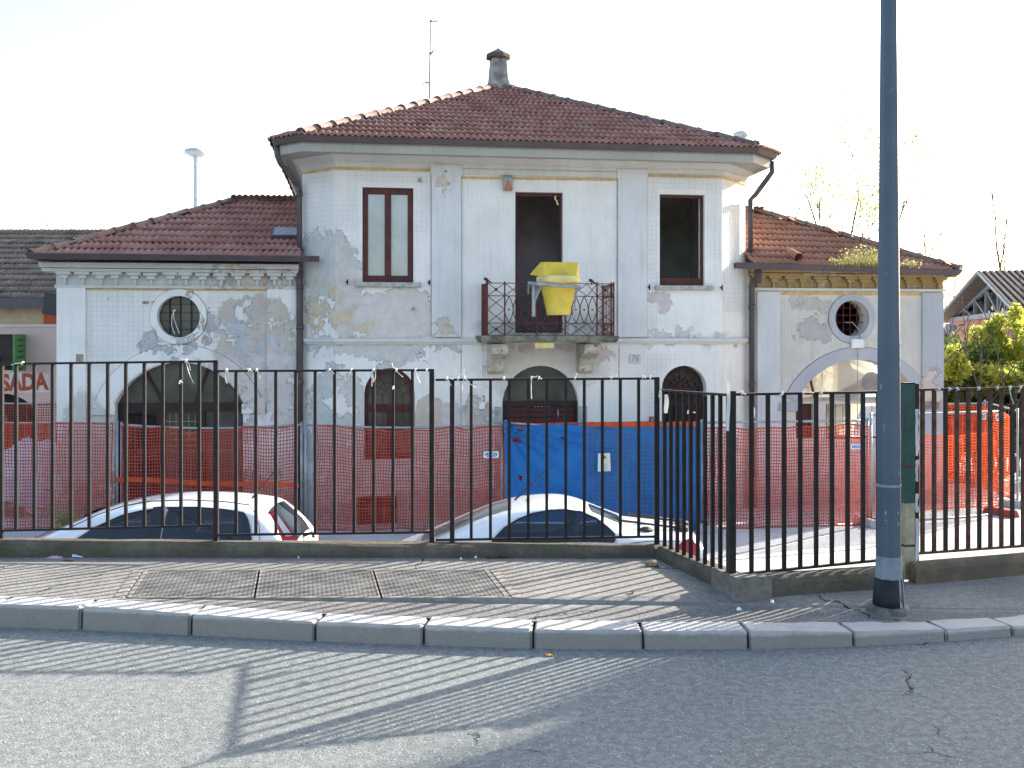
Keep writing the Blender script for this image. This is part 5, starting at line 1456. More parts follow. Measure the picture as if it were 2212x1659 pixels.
for (x0, z0, x1, z1) in ((-.8, zb-.05, xa, zA+.12), (GL+.8, zb-.05, xa, zA+.12)):
    y0, y1 = -sgn*ov, sgn*18
    m.hexa([(x0, min(y0, y1), z0), (x1, min(y0, y1), z1), (x1, max(y0, y1), z1), (x0, max(y0, y1), z0), (x0, min(y0, y1), z0+.12), (x1, min(y0, y1), z1+.12), (x1, max(y0, y1), z1+.12), (x0, max(y0, y1), z0+.12)])
rbo = m.build('roof', M['soffit'], rb, fix=True)
m = MB()
x0, z0, x1, z1 = GL+.85, zb+.075, xa, zA+.245
for k in range(76):
    y = -sgn*ov + sgn*k*.24
    m.hexa([(x0, y-.12, z0), (x0, y+.12, z0), (x1, y+.12, z1), (x1, y-.12, z1), (x0, y-.06, z0+.06), (x0, y+.06, z0+.06), (x1, y+.06, z1+.06), (x1, y-.06, z1+.06)])
o = m.build('roof_ribs', M['metal_roof'], rbo, fix=True); o['kind'] = 'stuff'
m = MB(); m.bar((x0, -sgn*(ov+.03), z0), (x1, -sgn*(ov+.03), z1), .16, .08); m.bar((-.8, -sgn*(ov+.03), zb), (x1, -sgn*(ov+.03), z1), .14, .06); m.build('verge_board', M['lamp_shell'], rbo)
# floodlight on the salmon wall
p = at(2056, 708, 40)
f2 = thing('wall_floodlight', 'grey floodlight on an arm against the salmon wall', 'floodlight', p, R(20))
m = MB(); m.lathe([(.02, -.25), (.16, -.24), (.20, -.05), (.12, .15), (.05, .2)], 12); m.v = [(p_[2], p_[0], p_[1]) for p_ in m.v]; m.build('lamp', M['grey_metal'], f2)
m = MB(); m.tube([(.18, 0, 0), (.45, .1, .12), (.95, .3, .12)], .035, 6); m.build('arm', M['galv'], f2)
m = MB(); q = at(2050, 730, 40); m.box(q.x-.22, q.x+.32, 40.4, 40.8, ZY, zat(712, 40)); o = m.build('white_post', M['white_plastic']); tag(o, 'white painted post against the salmon building', 'post')
# ================================================================== STREET RAILINGS
BAR = .0215
def bar_mesh(h, w, mat, name='bar'):
    m = MB(); m.box(-w/2, w/2, -w/2, w/2, 0, h)
    me = bpy.data.meshes.new(name); me.from_pydata(m.v, [], m.f); me.materials.append(mat); return me
def railing(label, a, b, za0, zb0, za1, zb1, bars, posts, mat, wbar=BAR, cat='railing', name='railing_panel', group='stepped black railings along the low wall', wrail=(.034, .022), bmats=None):
    """a, b ground points; z*0 top rail, z*1 bottom rail; bars: fractions; posts: (fraction, z0, z1, width)"""
    a = Vector((a[0], a[1], 0)); b = Vector((b[0], b[1], 0)); d = b-a; L = d.length; rz = math.atan2(d.y, d.x)
    th = thing(name, label, cat, a, rz, group)
    m = MB(); m.bar((0, 0, za0-.007), (L, 0, zb0-.007), wrail[0], .016); m.build('top_rail', mat, th, bevel=.002)
    m = MB(); m.bar((0, 0, za1), (L, 0, zb1), wrail[1], .016); m.build('bottom_rail', mat, th, bevel=.002)
    h = (za0 + zb0)/2 - (za1 + zb1)/2 - .022
    H0 = za0-za1-.022; H1 = zb0-zb1-.022
    for i, f in enumerate(bars):
        mm = (bmats[i % len(bmats)] if bmats else mat)
        key = (round(h, 3), wbar, mm.name)
        if key not in _bars: _bars[key] = bar_mesh(h, wbar, mm)
        o = link('bar', _bars[key], th); o.location = (L*f, 0, za1 + (zb1-za1)*f + .008); o.scale = (1, 1, (H0+(H1-H0)*f)/h)
    for (f, z0, z1, w) in posts:
        m = MB(); m.box(L*f-w/2, L*f+w/2, -w/2, w/2, z0, z1); m.build('post', mat, th, bevel=.003)
    return th
_bars = {}
YF = 7.3
def fx(u): return xat(u, YF)
def frs(us, u0, u1): return [(u-u0)/(u1-u0) for u in us]
railing('tallest black railing panel at the left end of the street fence', (fx(3), YF), (fx(467), YF), zat(784, YF), zat(778.5, YF), zat(1146, YF), zat(1135, YF),
        frs([35, 74.5, 114, 154, 193, 233, 272, 312, 352, 391, 430.5], 3, 467), [(0, .2, zat(784, YF)-.016, .03), (1, .2, zat(778, YF)+.0, .034)], M['black_iron'])
railing('black railing panel entering at the left edge of the picture', (fx(-440), YF), (fx(-4), YF), zat(770, YF), zat(765, YF), zat(1132, YF), zat(1122, YF),
        [k/11 for k in range(1, 11)], [(0, .2, 1.6, .034)], M['black_iron'])
railing('middle black railing panel in front of the white hatchback tail', (fx(472.5), YF), (fx(933), YF), zat(799.5, YF), zat(797.5, YF), zat(1155.5, YF), zat(1149.5, YF),
        frs([510, 553, 596, 639, 681, 723, 765, 807, 849, 891], 472.5, 933), [(1, .19, zat(797, YF), .036)], M['black_iron'])
railing('lowest black railing panel in front of the white coupe', (fx(941), YF), (fx(1419), YF), zat(818.5, YF), zat(815.5, YF), zat(1166.5, YF), zat(1159, YF),
        frs([1018, 1059.5, 1100, 1141, 1181, 1222, 1262, 1301, 1340, 1379.5], 941, 1419), [((977-941)/478, .19, zat(818, YF)-.016, .034), (1, .17, zat(814.5, YF), .036)], M['black_iron'])
PC = (1.36, 6.22)
railing('short black railing panel turning towards the street at the corner', (fx(1421)+.02, YF-.02), PC, zat(841, YF-.02), 1.353, zat(1187, YF-.02), .232,
        [(k+.6)/10 for k in range(10)], [(1, .215, 1.372, .042)], M['black_iron'])
PE = (2.505, 6.55)
railing('black railing panel between corner post and blue lamp post', (PC[0]+.021, PC[1]+.005), PE, 1.357, 1.356, .233, .262,
        [(k+1)*.0982 for k in range(10)], [], M['black_iron'])
PG0 = (2.66, 6.66); PG1 = (4.85, 7.36)
railing('rusty sliding gate panel right of the lamp post', PG0, PG1, zat(840, 6.66), zat(829, 7.36), zat(1196, 6.66)+.0, zat(1156, 7.36),
        [(k+.8)*.0405 for k in range(24)], [(0, .15, zat(839, 6.66), .03)], M['rust_iron'], cat='gate', name='sliding_gate', group=None, bmats=[M['rust_iron'], M['rust_iron'], M['black_iron']])
# green gate post with torn posters
gpst = thing('gate_post', 'green steel gate post with torn posters behind the lamp post', 'post', (2.60, 6.60, 0), R(14))
m = MB(); m.box(-.045, .030, -.035, .04, .62, 1.40); m.build('tube', M['green_paint'], gpst, bevel=.003)
m = MB(); m.box(-.0452, .0302, -.0352, .04, .12, .619); m.build('lower_tube', M['rust_cream'], gpst, bevel=.003)
m = MB(); m.box(-.047, .032, -.037, .042, 1.400, 1.408); m.build('cap', M['black_iron'], gpst)
m = MB(); m.box(-.0475, .031, -.037, .04, .335, .35); m.box(-.0475, .031, -.037, .04, .85, .87); m.build('clamp', M['rust_iron'], gpst)
m = MB(); m.box(.0305, .064, -.03, .03, .10, 1.40); m.build('guide_channel', M['black_iron'], gpst)
for z0, z1, d0 in ((.93, 1.235, 0), (.76, .90, .004), (.14, .52, .002), (.56, .68, .001)):
    m = MB(); pts = []
    n = 7
    for k in range(n+1): pts.append((.031 + rj.uniform(0, .006), z0 + (z1-z0)*k/n))
    for k in range(n, -1, -1): pts.append((.062 + rj.uniform(-.012, .002), z0 + (z1-z0)*k/n + rj.uniform(-.01, .01)))
    m.slab(pts, [], lambda a, b, d: (a, -.0325-d0*.2-d, b), .001); m.build('poster_scrap', M['poster'], gpst, fix=True)

# ---- blue octagonal lamp post
LPX, LPY = xat(1920, 6.0), 6.0
lp = thing('lamp_post', 'blue grey octagonal steel lamp post with white number at the kerb', 'lamp post', (LPX, LPY, .088)); lp.scale = (1.03, 1.03, 1.03)
m = MB(); m.lathe([(.073, .30), (.0695, .42), (.0690, 1.0), (.064, 1.6), (.048, 3.5), (.036, 6.6), (.034, 7.2)], 8, (0, 0), R(-4)); 
m.build('shaft', M['pole'], lp)
m = MB(); m.lathe([(.078, .175), (.0765, .22), (.0745, .30), (.072, .305)], 8, (0, 0), R(-4)); m.build('collar', M['pole_base'], lp)
m = MB(); m.lathe([(.0905, .02), (.0885, .06), (.0775, .176), (.07, .177)], 24); m.build('base_cone', M['pole_black'], lp, smooth=True)
m = MB()
for th in (R(-62), R(-38)):
    p0 = [(.0915*math.cos(th+q), .0915*math.sin(th+q), .02) for q in (-.11, .11)]; p1 = [(.0788*math.cos(th+q), .0788*math.sin(th+q), .177) for q in (-.10, .10)]
    m.add(p0 + [p1[1], p1[0]], [(0, 1, 2, 3)])
m.build('grey_stripe', M['pole_base'], lp)
m = MB(); m.lathe([(.125, -.03), (.12, .002), (.105, .014), (.088, .022), (.02, .022)], 20); m.v = [(p[0]*(1+.10*math.sin(3*math.atan2(p[1], p[0]+1e-6))), p[1]*.8, p[2]) for p in m.v]; m.build('mortar_base', M['mortar'], lp)
m = MB(); m.tube([(0, 0, 7.15), (0, -.2, 7.5), (0, -1.2, 7.75)], .035, 8); m.build('arm', M['pole'], lp)
m = MB(); m.lathe([(.02, 7.78), (.15, 7.75), (.20, 7.66), (.14, 7.60)], 12, (0, -1.4)); m.build('lamp_head', M['lamp_shell'], lp)
m = MB(); m.lathe([(.0722, .705), (.0722, .72)], 8, (0, 0), R(-4)); m.build('seam', M['pole_base'], lp)
# stencilled number on the right-hand facet
for ch, z in (('6', 1.505), ('8', 1.43)):
    r = .0655*math.cos(R(22.5)) + .0012
    th = R(-26.5)
    lettering('number', ch, .085, M['white_plastic'], lp, (r*math.cos(th), r*math.sin(th), z), (R(90), 0, th+R(90)), .001, .62)
rj2 = random.Random(4)
for k in range(26):
    z = rj2.choice([rj2.uniform(.4, .95), rj2.uniform(.4, 1.35)]); th = R(rj2.choice([-71.5, -71.5, -26.5, -116.5])); r = (.0692 + (z-.42)*-.0045)*math.cos(R(22.5)) + .0008
    w = rj2.uniform(.003, .009); h = w*rj2.uniform(.7, 2.2); c0 = Vector((r*math.cos(th), r*math.sin(th), z)); tx = Vector((-math.sin(th), math.cos(th), 0)); off_ = rj2.uniform(-.017, .017)
    c0 = c0 + tx*off_; m = MB(); pts = [c0 + tx*(w*math.cos(a))*rj2.uniform(.6, 1.1) + Vector((0, 0, h*math.sin(a)*rj2.uniform(.6, 1.1))) for a in [q*1.0472 for q in range(6)]]
    m.add(pts, [tuple(range(6))])
    if k == 0: chips = m
    else: chips.add(pts, [tuple(range(6))])
o = chips.build('paint_chips', M['pole_base'], lp); o['kind'] = 'stuff'

# ================================================================== SITE FENCES, NETS, TARPAULIN
def heras(label, a, b, z0, z1, sag=0, foot='foot_c', wires=True, group='temporary site fence panels', vis=True):
    a = Vector((a[0], a[1], 0)); b = Vector((b[0], b[1], 0)); d = b-a; L = d.length; rz = math.atan2(d.y, d.x)
    th = thing('site_fence_panel', label, 'site fence', (a.x, a.y, ZY), rz, group)
    H = z1-ZY; B = z0-ZY
    m = MB()
    m.tube([(0, 0, .02), (0, 0, H+.05)], .021, 8); m.tube([(L, 0, .02), (L, 0, H+.05)], .021, 8)
    m.tube([(L*k/10, 0, H - sag*math.sin(math.pi*k/10)) for k in range(11)], .021, 8); m.tube([(0, 0, B), (L, 0, B)], .021, 8)
    m.build('frame', M['galv'], th, smooth=True)
    if wires:
        m = MB(); n = int(L/.22)
        for k in range(1, n): m.bar((L*k/n, 0, B), (L*k/n, 0, H - sag*math.sin(math.pi*k/n)), .004)
        for z in (B+.35, B+.85, B+1.35): m.bar((0, .004, z), (L, .004, z), .004)
        o = m.build('wire_mesh', M['galv'], th); o['kind'] = 'stuff'
    for x in (0.0, L):
        m = MB(); m.hexa([(x-.12, -.34, 0), (x+.12, -.34, 0), (x+.12, .34, 0), (x-.12, .34, 0), (x-.09, -.30, .13), (x+.09, -.30, .13), (x+.09, .30, .13), (x-.09, .30, .13)])
        m.build('foot', M[foot], th, bevel=.015)
    return th
def net(label, a, b, z0, z1, sag=0, amp=.04, cw=.046, chh=.056, sw=.0145, off=-.05, seed=1, topjit=.03, group='orange plastic safety nets', mat='net', name='safety_net', densify=None, drop=0):
    a = Vector((a[0], a[1], 0)); b = Vector((b[0], b[1], 0)); d = b-a; L = d.length; rz = math.atan2(d.y, d.x)
    n = int(L/cw); k = int((z1-z0)/chh)
    rs = random.Random(seed)
    def P(i, j, du=0, dv=0):
        u = (i/n)*L + du; f = j/k + dv
        top = z1 - sag*math.sin(math.pi*min(1, max(0, i/n))) + topjit*mnoise.noise(Vector((u*2.1, seed, 0)))
        bot = z0 + topjit*mnoise.noise(Vector((u*1.7, seed+9, 0)))
        ff = f if densify is None else f + densify*math.sin(2*math.pi*f)
        z = bot + (top-bot)*ff - ZY
        q = Vector((u*1.3, f*1.2, seed*3.1)); g = Vector((u*.7+4, f*2.3, seed))
        return (u + .03*mnoise.noise(q*2.2) + .012*mnoise.noise(q*6), off + amp*mnoise.noise(Vector((u*1.6, f*.5, seed*7))) - amp*.5*abs(mnoise.noise(g)), z + .035*mnoise.noise(g*1.3) + .010*mnoise.noise(q*5) + drop*(1-f)*0)
    m = MB(); h = sw/2
    for i in range(n+1):
        vs_ = []
        w = h*(1.5 if i in (0, n) else 1)
        for j in range(k+1):
            p = P(i, j); vs_ += [(p[0]-w, p[1], p[2]), (p[0]+w, p[1], p[2])]
        m.add(vs_, [(2*j, 2*j+1, 2*j+3, 2*j+2) for j in range(k)])
    for j in range(k+1):
        vs_ = []
        w = h*(1.8 if j in (0, k) else 1.05)
        for i in range(n+1):
            p = P(i, j); vs_ += [(p[0], p[1]-.002, p[2]-w), (p[0], p[1]-.002, p[2]+w)]
        m.add(vs_, [(2*i, 2*i+2, 2*i+3, 2*i+1) for i in range(n)])
    o = m.build(name, M[mat]); o.location = (a.x, a.y, ZY); o.rotation_euler = (0, 0, rz)
    return tag(o, label, 'net', group)
YN = 17.2
def nx(u, Y=YN): return xat(u, Y)
zt_f = zat(914, YN); zb_f = zat(1142, YN)
pts_ = [(nx(-150), YN-.05), (nx(258), YN), (nx(655), YN+.02), (nx(1088), YN+.02), (nx(1522), YN+.1), (nx(1878, 17.75), 17.75), (nx(2165, 18.75), 18.75)]
labs = ['site fence panel in front of the pile of white sheets at left', 'site fence panel before the left wing arched door', 'site fence panel before the left arched window, between two downpipe grey posts',
        'site fence panel carrying the blue tarpaulin', 'site fence panel right of the blue tarpaulin with straight top tube', 'site fence panel with red foot behind the rusty gate']
for i in range(6):
    a, b = Vector(pts_[i]), Vector(pts_[i+1]); e = (b-a).normalized()*.035
    zt1 = zt_f + (0, -.03, -.03, .0, .0, .09)[i]
    heras(labs[i], a+e, b-e, zb_f-.02, zt1, (0, .06, .05, .06, 0, 0)[i], 'foot_r' if i == 5 else 'foot_c')
def on(i, f0, f1):
    a, b = Vector(pts_[i]), Vector(pts_[i+1]); return a.lerp(b, f0), a.lerp(b, f1)
a, b = on(0, 0, .97); net('orange safety net over the sheet pile at the left edge', a, b, ZY+.06, zt_f, 0, .05, seed=1)
a, b = on(1, .02, .97); net('orange safety net in front of the left arched door, orange strip across', a, b, ZY+.03, zt_f-.05, .05, .10, seed=2, topjit=.08)
a, b = on(2, .07, .985); net('orange safety net in front of the left arched window', a, b, ZY+.03, zt_f-.06, .06, .07, seed=3, topjit=.06)
a, b = on(4, .01, .99); net('orange safety net right of the blue tarpaulin', a, b, zat(1150, YN), zt_f-.10, 0, .05, seed=4, topjit=.05)
a, b = on(5, .03, .97); net('sunlit orange safety net low on the gate side fence', a, b, zat(1100, 18.2), zat(941, 18.2), 0, .05, cw=.075, chh=.05, seed=5, sw=.016, mat='net_sunlit')
# far panels
bp = [(nx(1985, 22), 22.0), (nx(2126, 22.2), 22.2)]
heras('far site fence panel before the dark hedge', bp[0], bp[1], ZY+.12, zat(873, 22), 0, 'foot_c')
net('bright orange double net on the far fence before the hedge', bp[0], bp[1], zat(1042, 22), zat(877, 22), 0, .10, .07, .046, .019, -.05, 6, .02, mat='net_sunlit')
net('second loose orange net sagging behind the far bright one', (bp[0][0]+.02, bp[0][1]+.12), (bp[1][0]-.05, bp[1][1]+.12), zat(1040, 22), zat(905, 22), .03, .14, .075, .060, .016, 0, 8, .05, mat='net_sunlit')
bq = [(nx(2130, 22.2), 22.25), (nx(2176, 20.0), 19.6)]
heras('site fence panel returning towards the street beside the hedge', bq[0], bq[1], ZY+.12, zat(870, 22), 0, 'foot_c')
net('orange net folded on the returning fence panel at right', bq[0], bq[1], ZY+.10, zat(885, 21.5), .05, .16, .06, .05, .018, -.05, 7, .08, mat='net_sunlit')
lp0 = [(nx(-260, 21.6), 21.7), (nx(125, 21.6), 21.6)]
heras('rear site fence panel before the pink building', lp0[0], lp0[1], ZY+.1, zat(872, 21.6), 0)
net('dense orange net before the pink building arch', lp0[0], lp0[1], ZY+.05, zat(874, 21.6), 0, .06, .055, .056, .014, -.05, 9, .03, mat='net_shaded')
net('second dark orange net layer lower before the pink building', (lp0[0][0], lp0[0][1]-.5), (lp0[1][0], lp0[1][1]-.5), ZY+.5, zat(915, 21.1), 0, .05, .06, .05, .013, 0, 10, .05, mat='net_shaded')
# orange strip
a, b = on(1, 0.0, .985); m = MB(); n = 24; vs_ = []
for i in range(n+1):
    f = i/n; p = a.lerp(b, f); z = zat(1034, YN) + (zat(1047, YN)-zat(1034, YN))*f + .015*math.sin(f*9)
    vs_ += [(p.x, p.y-.14, z-.042), (p.x, p.y-.14-.01*math.sin(f*14), z+.042)]
m.add(vs_, [(2*i, 2*i+2, 2*i+3, 2*i+1) for i in range(n)])
o = m.build('plastic_strip', M['orange_strip']); tag(o, 'bright orange plastic strip stretched across the left net', 'tape')
# black gap rag at panel joint left
# blue tarpaulin
a, b = on(3, .0, .985); d = (b-a); L = d.length; rz = math.atan2(d.y, d.x)
m = MB(); nu, nv = 90, 44; vs_ = []; H0 = ZY+.03-ZY
hole_c = [(.065, .86, .020, .030), (.085, .965, .015, .014), (.015, .895, .015, .02), (.30, .885, .010, .014), (.075, .50, .014, .02), (.155, .80, .004, .006)]
def tp_(u, f):
    top = zt_f - ZY + .06*math.exp(-((u/L)/.03)**2) - .05*math.exp(-((u/L-.10)/.07)**2) - .03*math.sin(math.pi*u/L)
    z = .02 + (top-.02)*f
    x = u + .06*(1-f)*math.exp(-((u/L)/.12)**2)
    y = -.07 + .05*mnoise.noise(Vector((u*1.4, f*1.0, 3))) + .028*mnoise.noise(Vector((u*3.2, f*2.5+u, 8))) + .012*mnoise.noise(Vector((u*9-f*4, f*7, 2)))
    rad = max(0, 1 - math.hypot(u/L*1.8, (1-f)*1.2))
    y += .04*math.sin(math.atan2(1-f+.01, u/L+.01)*26)*rad
    return (x, y, z)
for j in range(nv+1):
    for i in range(nu+1): vs_.append(tp_(L*i/nu, j/nv))
fs = []
for j in range(nv):
    for i in range(nu):
        f_u = (i+.5)/nu; f_v = (j+.5)/nv
        if any(((f_u-c0)/r0)**2 + ((f_v-c1)/r1)**2 < 1 for c0, c1, r0, r1 in hole_c): continue
        fs.append((j*(nu+1)+i, j*(nu+1)+i+1, (j+1)*(nu+1)+i+1, (j+1)*(nu+1)+i))
m.add(vs_, fs)
tarp = m.build('tarpaulin', M['tarp'], None, True); tarp.location = (a.x, a.y, ZY); tarp.rotation_euler = (0, 0, rz)
tag(tarp, 'torn blue tarpaulin hung on the fence before the centre doorway', 'tarpaulin')
net('orange net showing behind the blue tarpaulin along its top edge', a + d*.0, b, ZY+.1, zt_f+.005, .0, .03, seed=12, off=-.012, topjit=.02)
m = MB(); n = 40; vs_ = []
for i in range(n+1):
    f = .42 + .56*i/n; p = a.lerp(b, f); z = zt_f - .01 + .008*math.sin(i)
    vs_ += [(p.x, p.y-.105, z-.05+.014*mnoise.noise(Vector((i*.7, 0, 0)))), (p.x, p.y-.10, z+.03)]
m.add(vs_, [(2*i, 2*i+2, 2*i+3, 2*i+1) for i in range(n)])
o = m.build('net_edge_roll', M['orange_strip']); tag(o, 'folded orange net edge along the top of the blue tarpaulin', 'net edge')
net('added dark grid for the net showing through the right of the tarpaulin', a + d*.42, b - d*.0, ZY+.05, zt_f-.06, 0, .05, .085, .075, .008, -.17, 13, .02, group=None, mat='wire', name='show_through_grid')  # added grid in front, imitates dark lines of the net behind
# small plates on the fences
def plate(label, u0, v0, u1, v1, Y, txt=None, tilt=0):
    x0, x1, z0, z1 = xat(u0, Y), xat(u1, Y), zat(v1, Y), zat(v0, Y)
    th = thing('fence_plate', label, 'plate', ((x0+x1)/2, Y, (z0+z1)/2), 0, None); th.rotation_euler = (0, tilt, 0)
    w, h = (x1-x0)/2, (z1-z0)/2
    m = MB(); m.box(-w, w, -.004, .004, -h, h); m.build('plate', M['white_plastic'], th)
    m = MB(); pts = [(-w*.85+h*.0 + (w*.80-h*.62)*(1 if abs(q) < 90 else -1)*0, 0) for q in ()]
    pts = []
    for k in range(9): t_ = math.pi*(-.5 + k/8); pts.append((w*.84-h*.62 + h*.62*math.cos(t_), h*.62*math.sin(t_)))
    for k in range(9): t_ = math.pi*(.5 + k/8); pts.append((-w*.84+h*.62 + h*.62*math.cos(t_), h*.62*math.sin(t_)))
    m.slab(pts, [], lambda p, q, dd: (p, -.0065+dd, q), .002); m.build('logo_field', M['blue_print'], th, fix=True)
    if txt: lettering('lettering', txt, h*1.15, M['white_plastic'], th, (0, -.0085, 0), (R(90), 0, 0), .001, 1.15)
    return th
plate('white plate with blue oval logo left of the blue tarpaulin', 1045, 975, 1077, 989, YN-.16, 'LOAS')
plate('small white plate with blue oval beside the galvanised right post', 1838, 960, 1862, 970, 17.55, 'LOAS')
plate('small white plate with blue oval on the far bright net', 2112, 893, 2130, 906, 21.9, 'LOAS')
plate('tilted plate with blue oval on the returning net at right', 2151, 893, 2172, 906, 20.2, 'LOAS', R(-20))
# paper notice on the tarp
Yq = YN+.06-.22
th = thing('paper_notice', 'white paper notice with yellow emblem on the blue tarpaulin', 'notice', (xat(1305, Yq), Yq, zat(998.5, Yq)))
m = MB(); w, h = .113, .155; m.slab([(-w*.97, -h), (w*1.02, -h*.98), (w*.9, h), (-w*.93, h*.98)], [], lambda p, q, dd: (p, dd + .012*math.sin(p*14), q), .002); m.build('sheet', M['paper'], th, fix=True)
m = MB(); m.lathe([(.001, -.004), (.040, -.004), (.040, -.002), (.001, -.002)], 16); m.v = [(p[0]+.005, p[2]-.010, p[1]+.085) for p in m.v]; e_ = m.build('emblem', M['ink_yellow'], th)
m = MB(); m.add([(-.015, -.0165, .105), (.015, -.0165, .11), (.022, -.0165, .07), (-.004, -.0165, .062)], [(0, 3, 2, 1)]); m.build('emblem_mark', M['ink'], th)
m = MB()
for k, wd in enumerate((.05, .045, .06, .055, .06, .05)): m.box(-wd, wd, -.0155, -.014, -.02-k*.02, -.015-k*.02)
m.build('print_lines', M['grey_metal'], th)
# pile of white sheets at left
sh_ = thing('sheet_pile', 'pile of crumpled white sheets behind the left net', 'sheet pile', (nx(62, 19.2), 19.2, ZY))
m = MB(); nu, nv = 34, 22; vs_ = []; rs = random.Random(8)
for j in range(nv+1):
    for i in range(nu+1):
        x = -1.15 + 2.3*i/nu; y = -.7 + 1.4*j/nv
        r = math.hypot(x/1.2, y/.75); hh = max(0, 1.35*(1-r**2.2)) * (.75 + .35*(x+1)/2)
        hh += .20*mnoise.noise(Vector((x*2.2, y*2.2, 1)))*(hh > 0) + .10*mnoise.ridged_multi_fractal(Vector((x*1.6, y*1.6, 2)), 1, 2, 3, 1, 1)*(hh > .1)
        vs_.append((x + .12*mnoise.noise(Vector((x*3, y*3, 4))), y, max(.01, hh)))
m.add(vs_, [(j*(nu+1)+i, j*(nu+1)+i+1, (j+1)*(nu+1)+i+1, (j+1)*(nu+1)+i) for j in range(nv) for i in range(nu)])
m.build('sheet', M['sack'], sh_)
m = MB()
for k in range(14):
    x = rs.uniform(-1.1, 1.1); y = rs.uniform(-.9, -.5); a = rs.uniform(-.6, .6); l = rs.uniform(.3, .8); z = rs.uniform(.05, .75)
    m.bar((x-l/2*math.cos(a), y, z-l/2*math.sin(a)*.4), (x+l/2*math.cos(a), y+rs.uniform(-.1, .1), z+l/2*math.sin(a)*.4), .05, .03)
m.build('timber_scrap', M['rust_cream'], sh_)

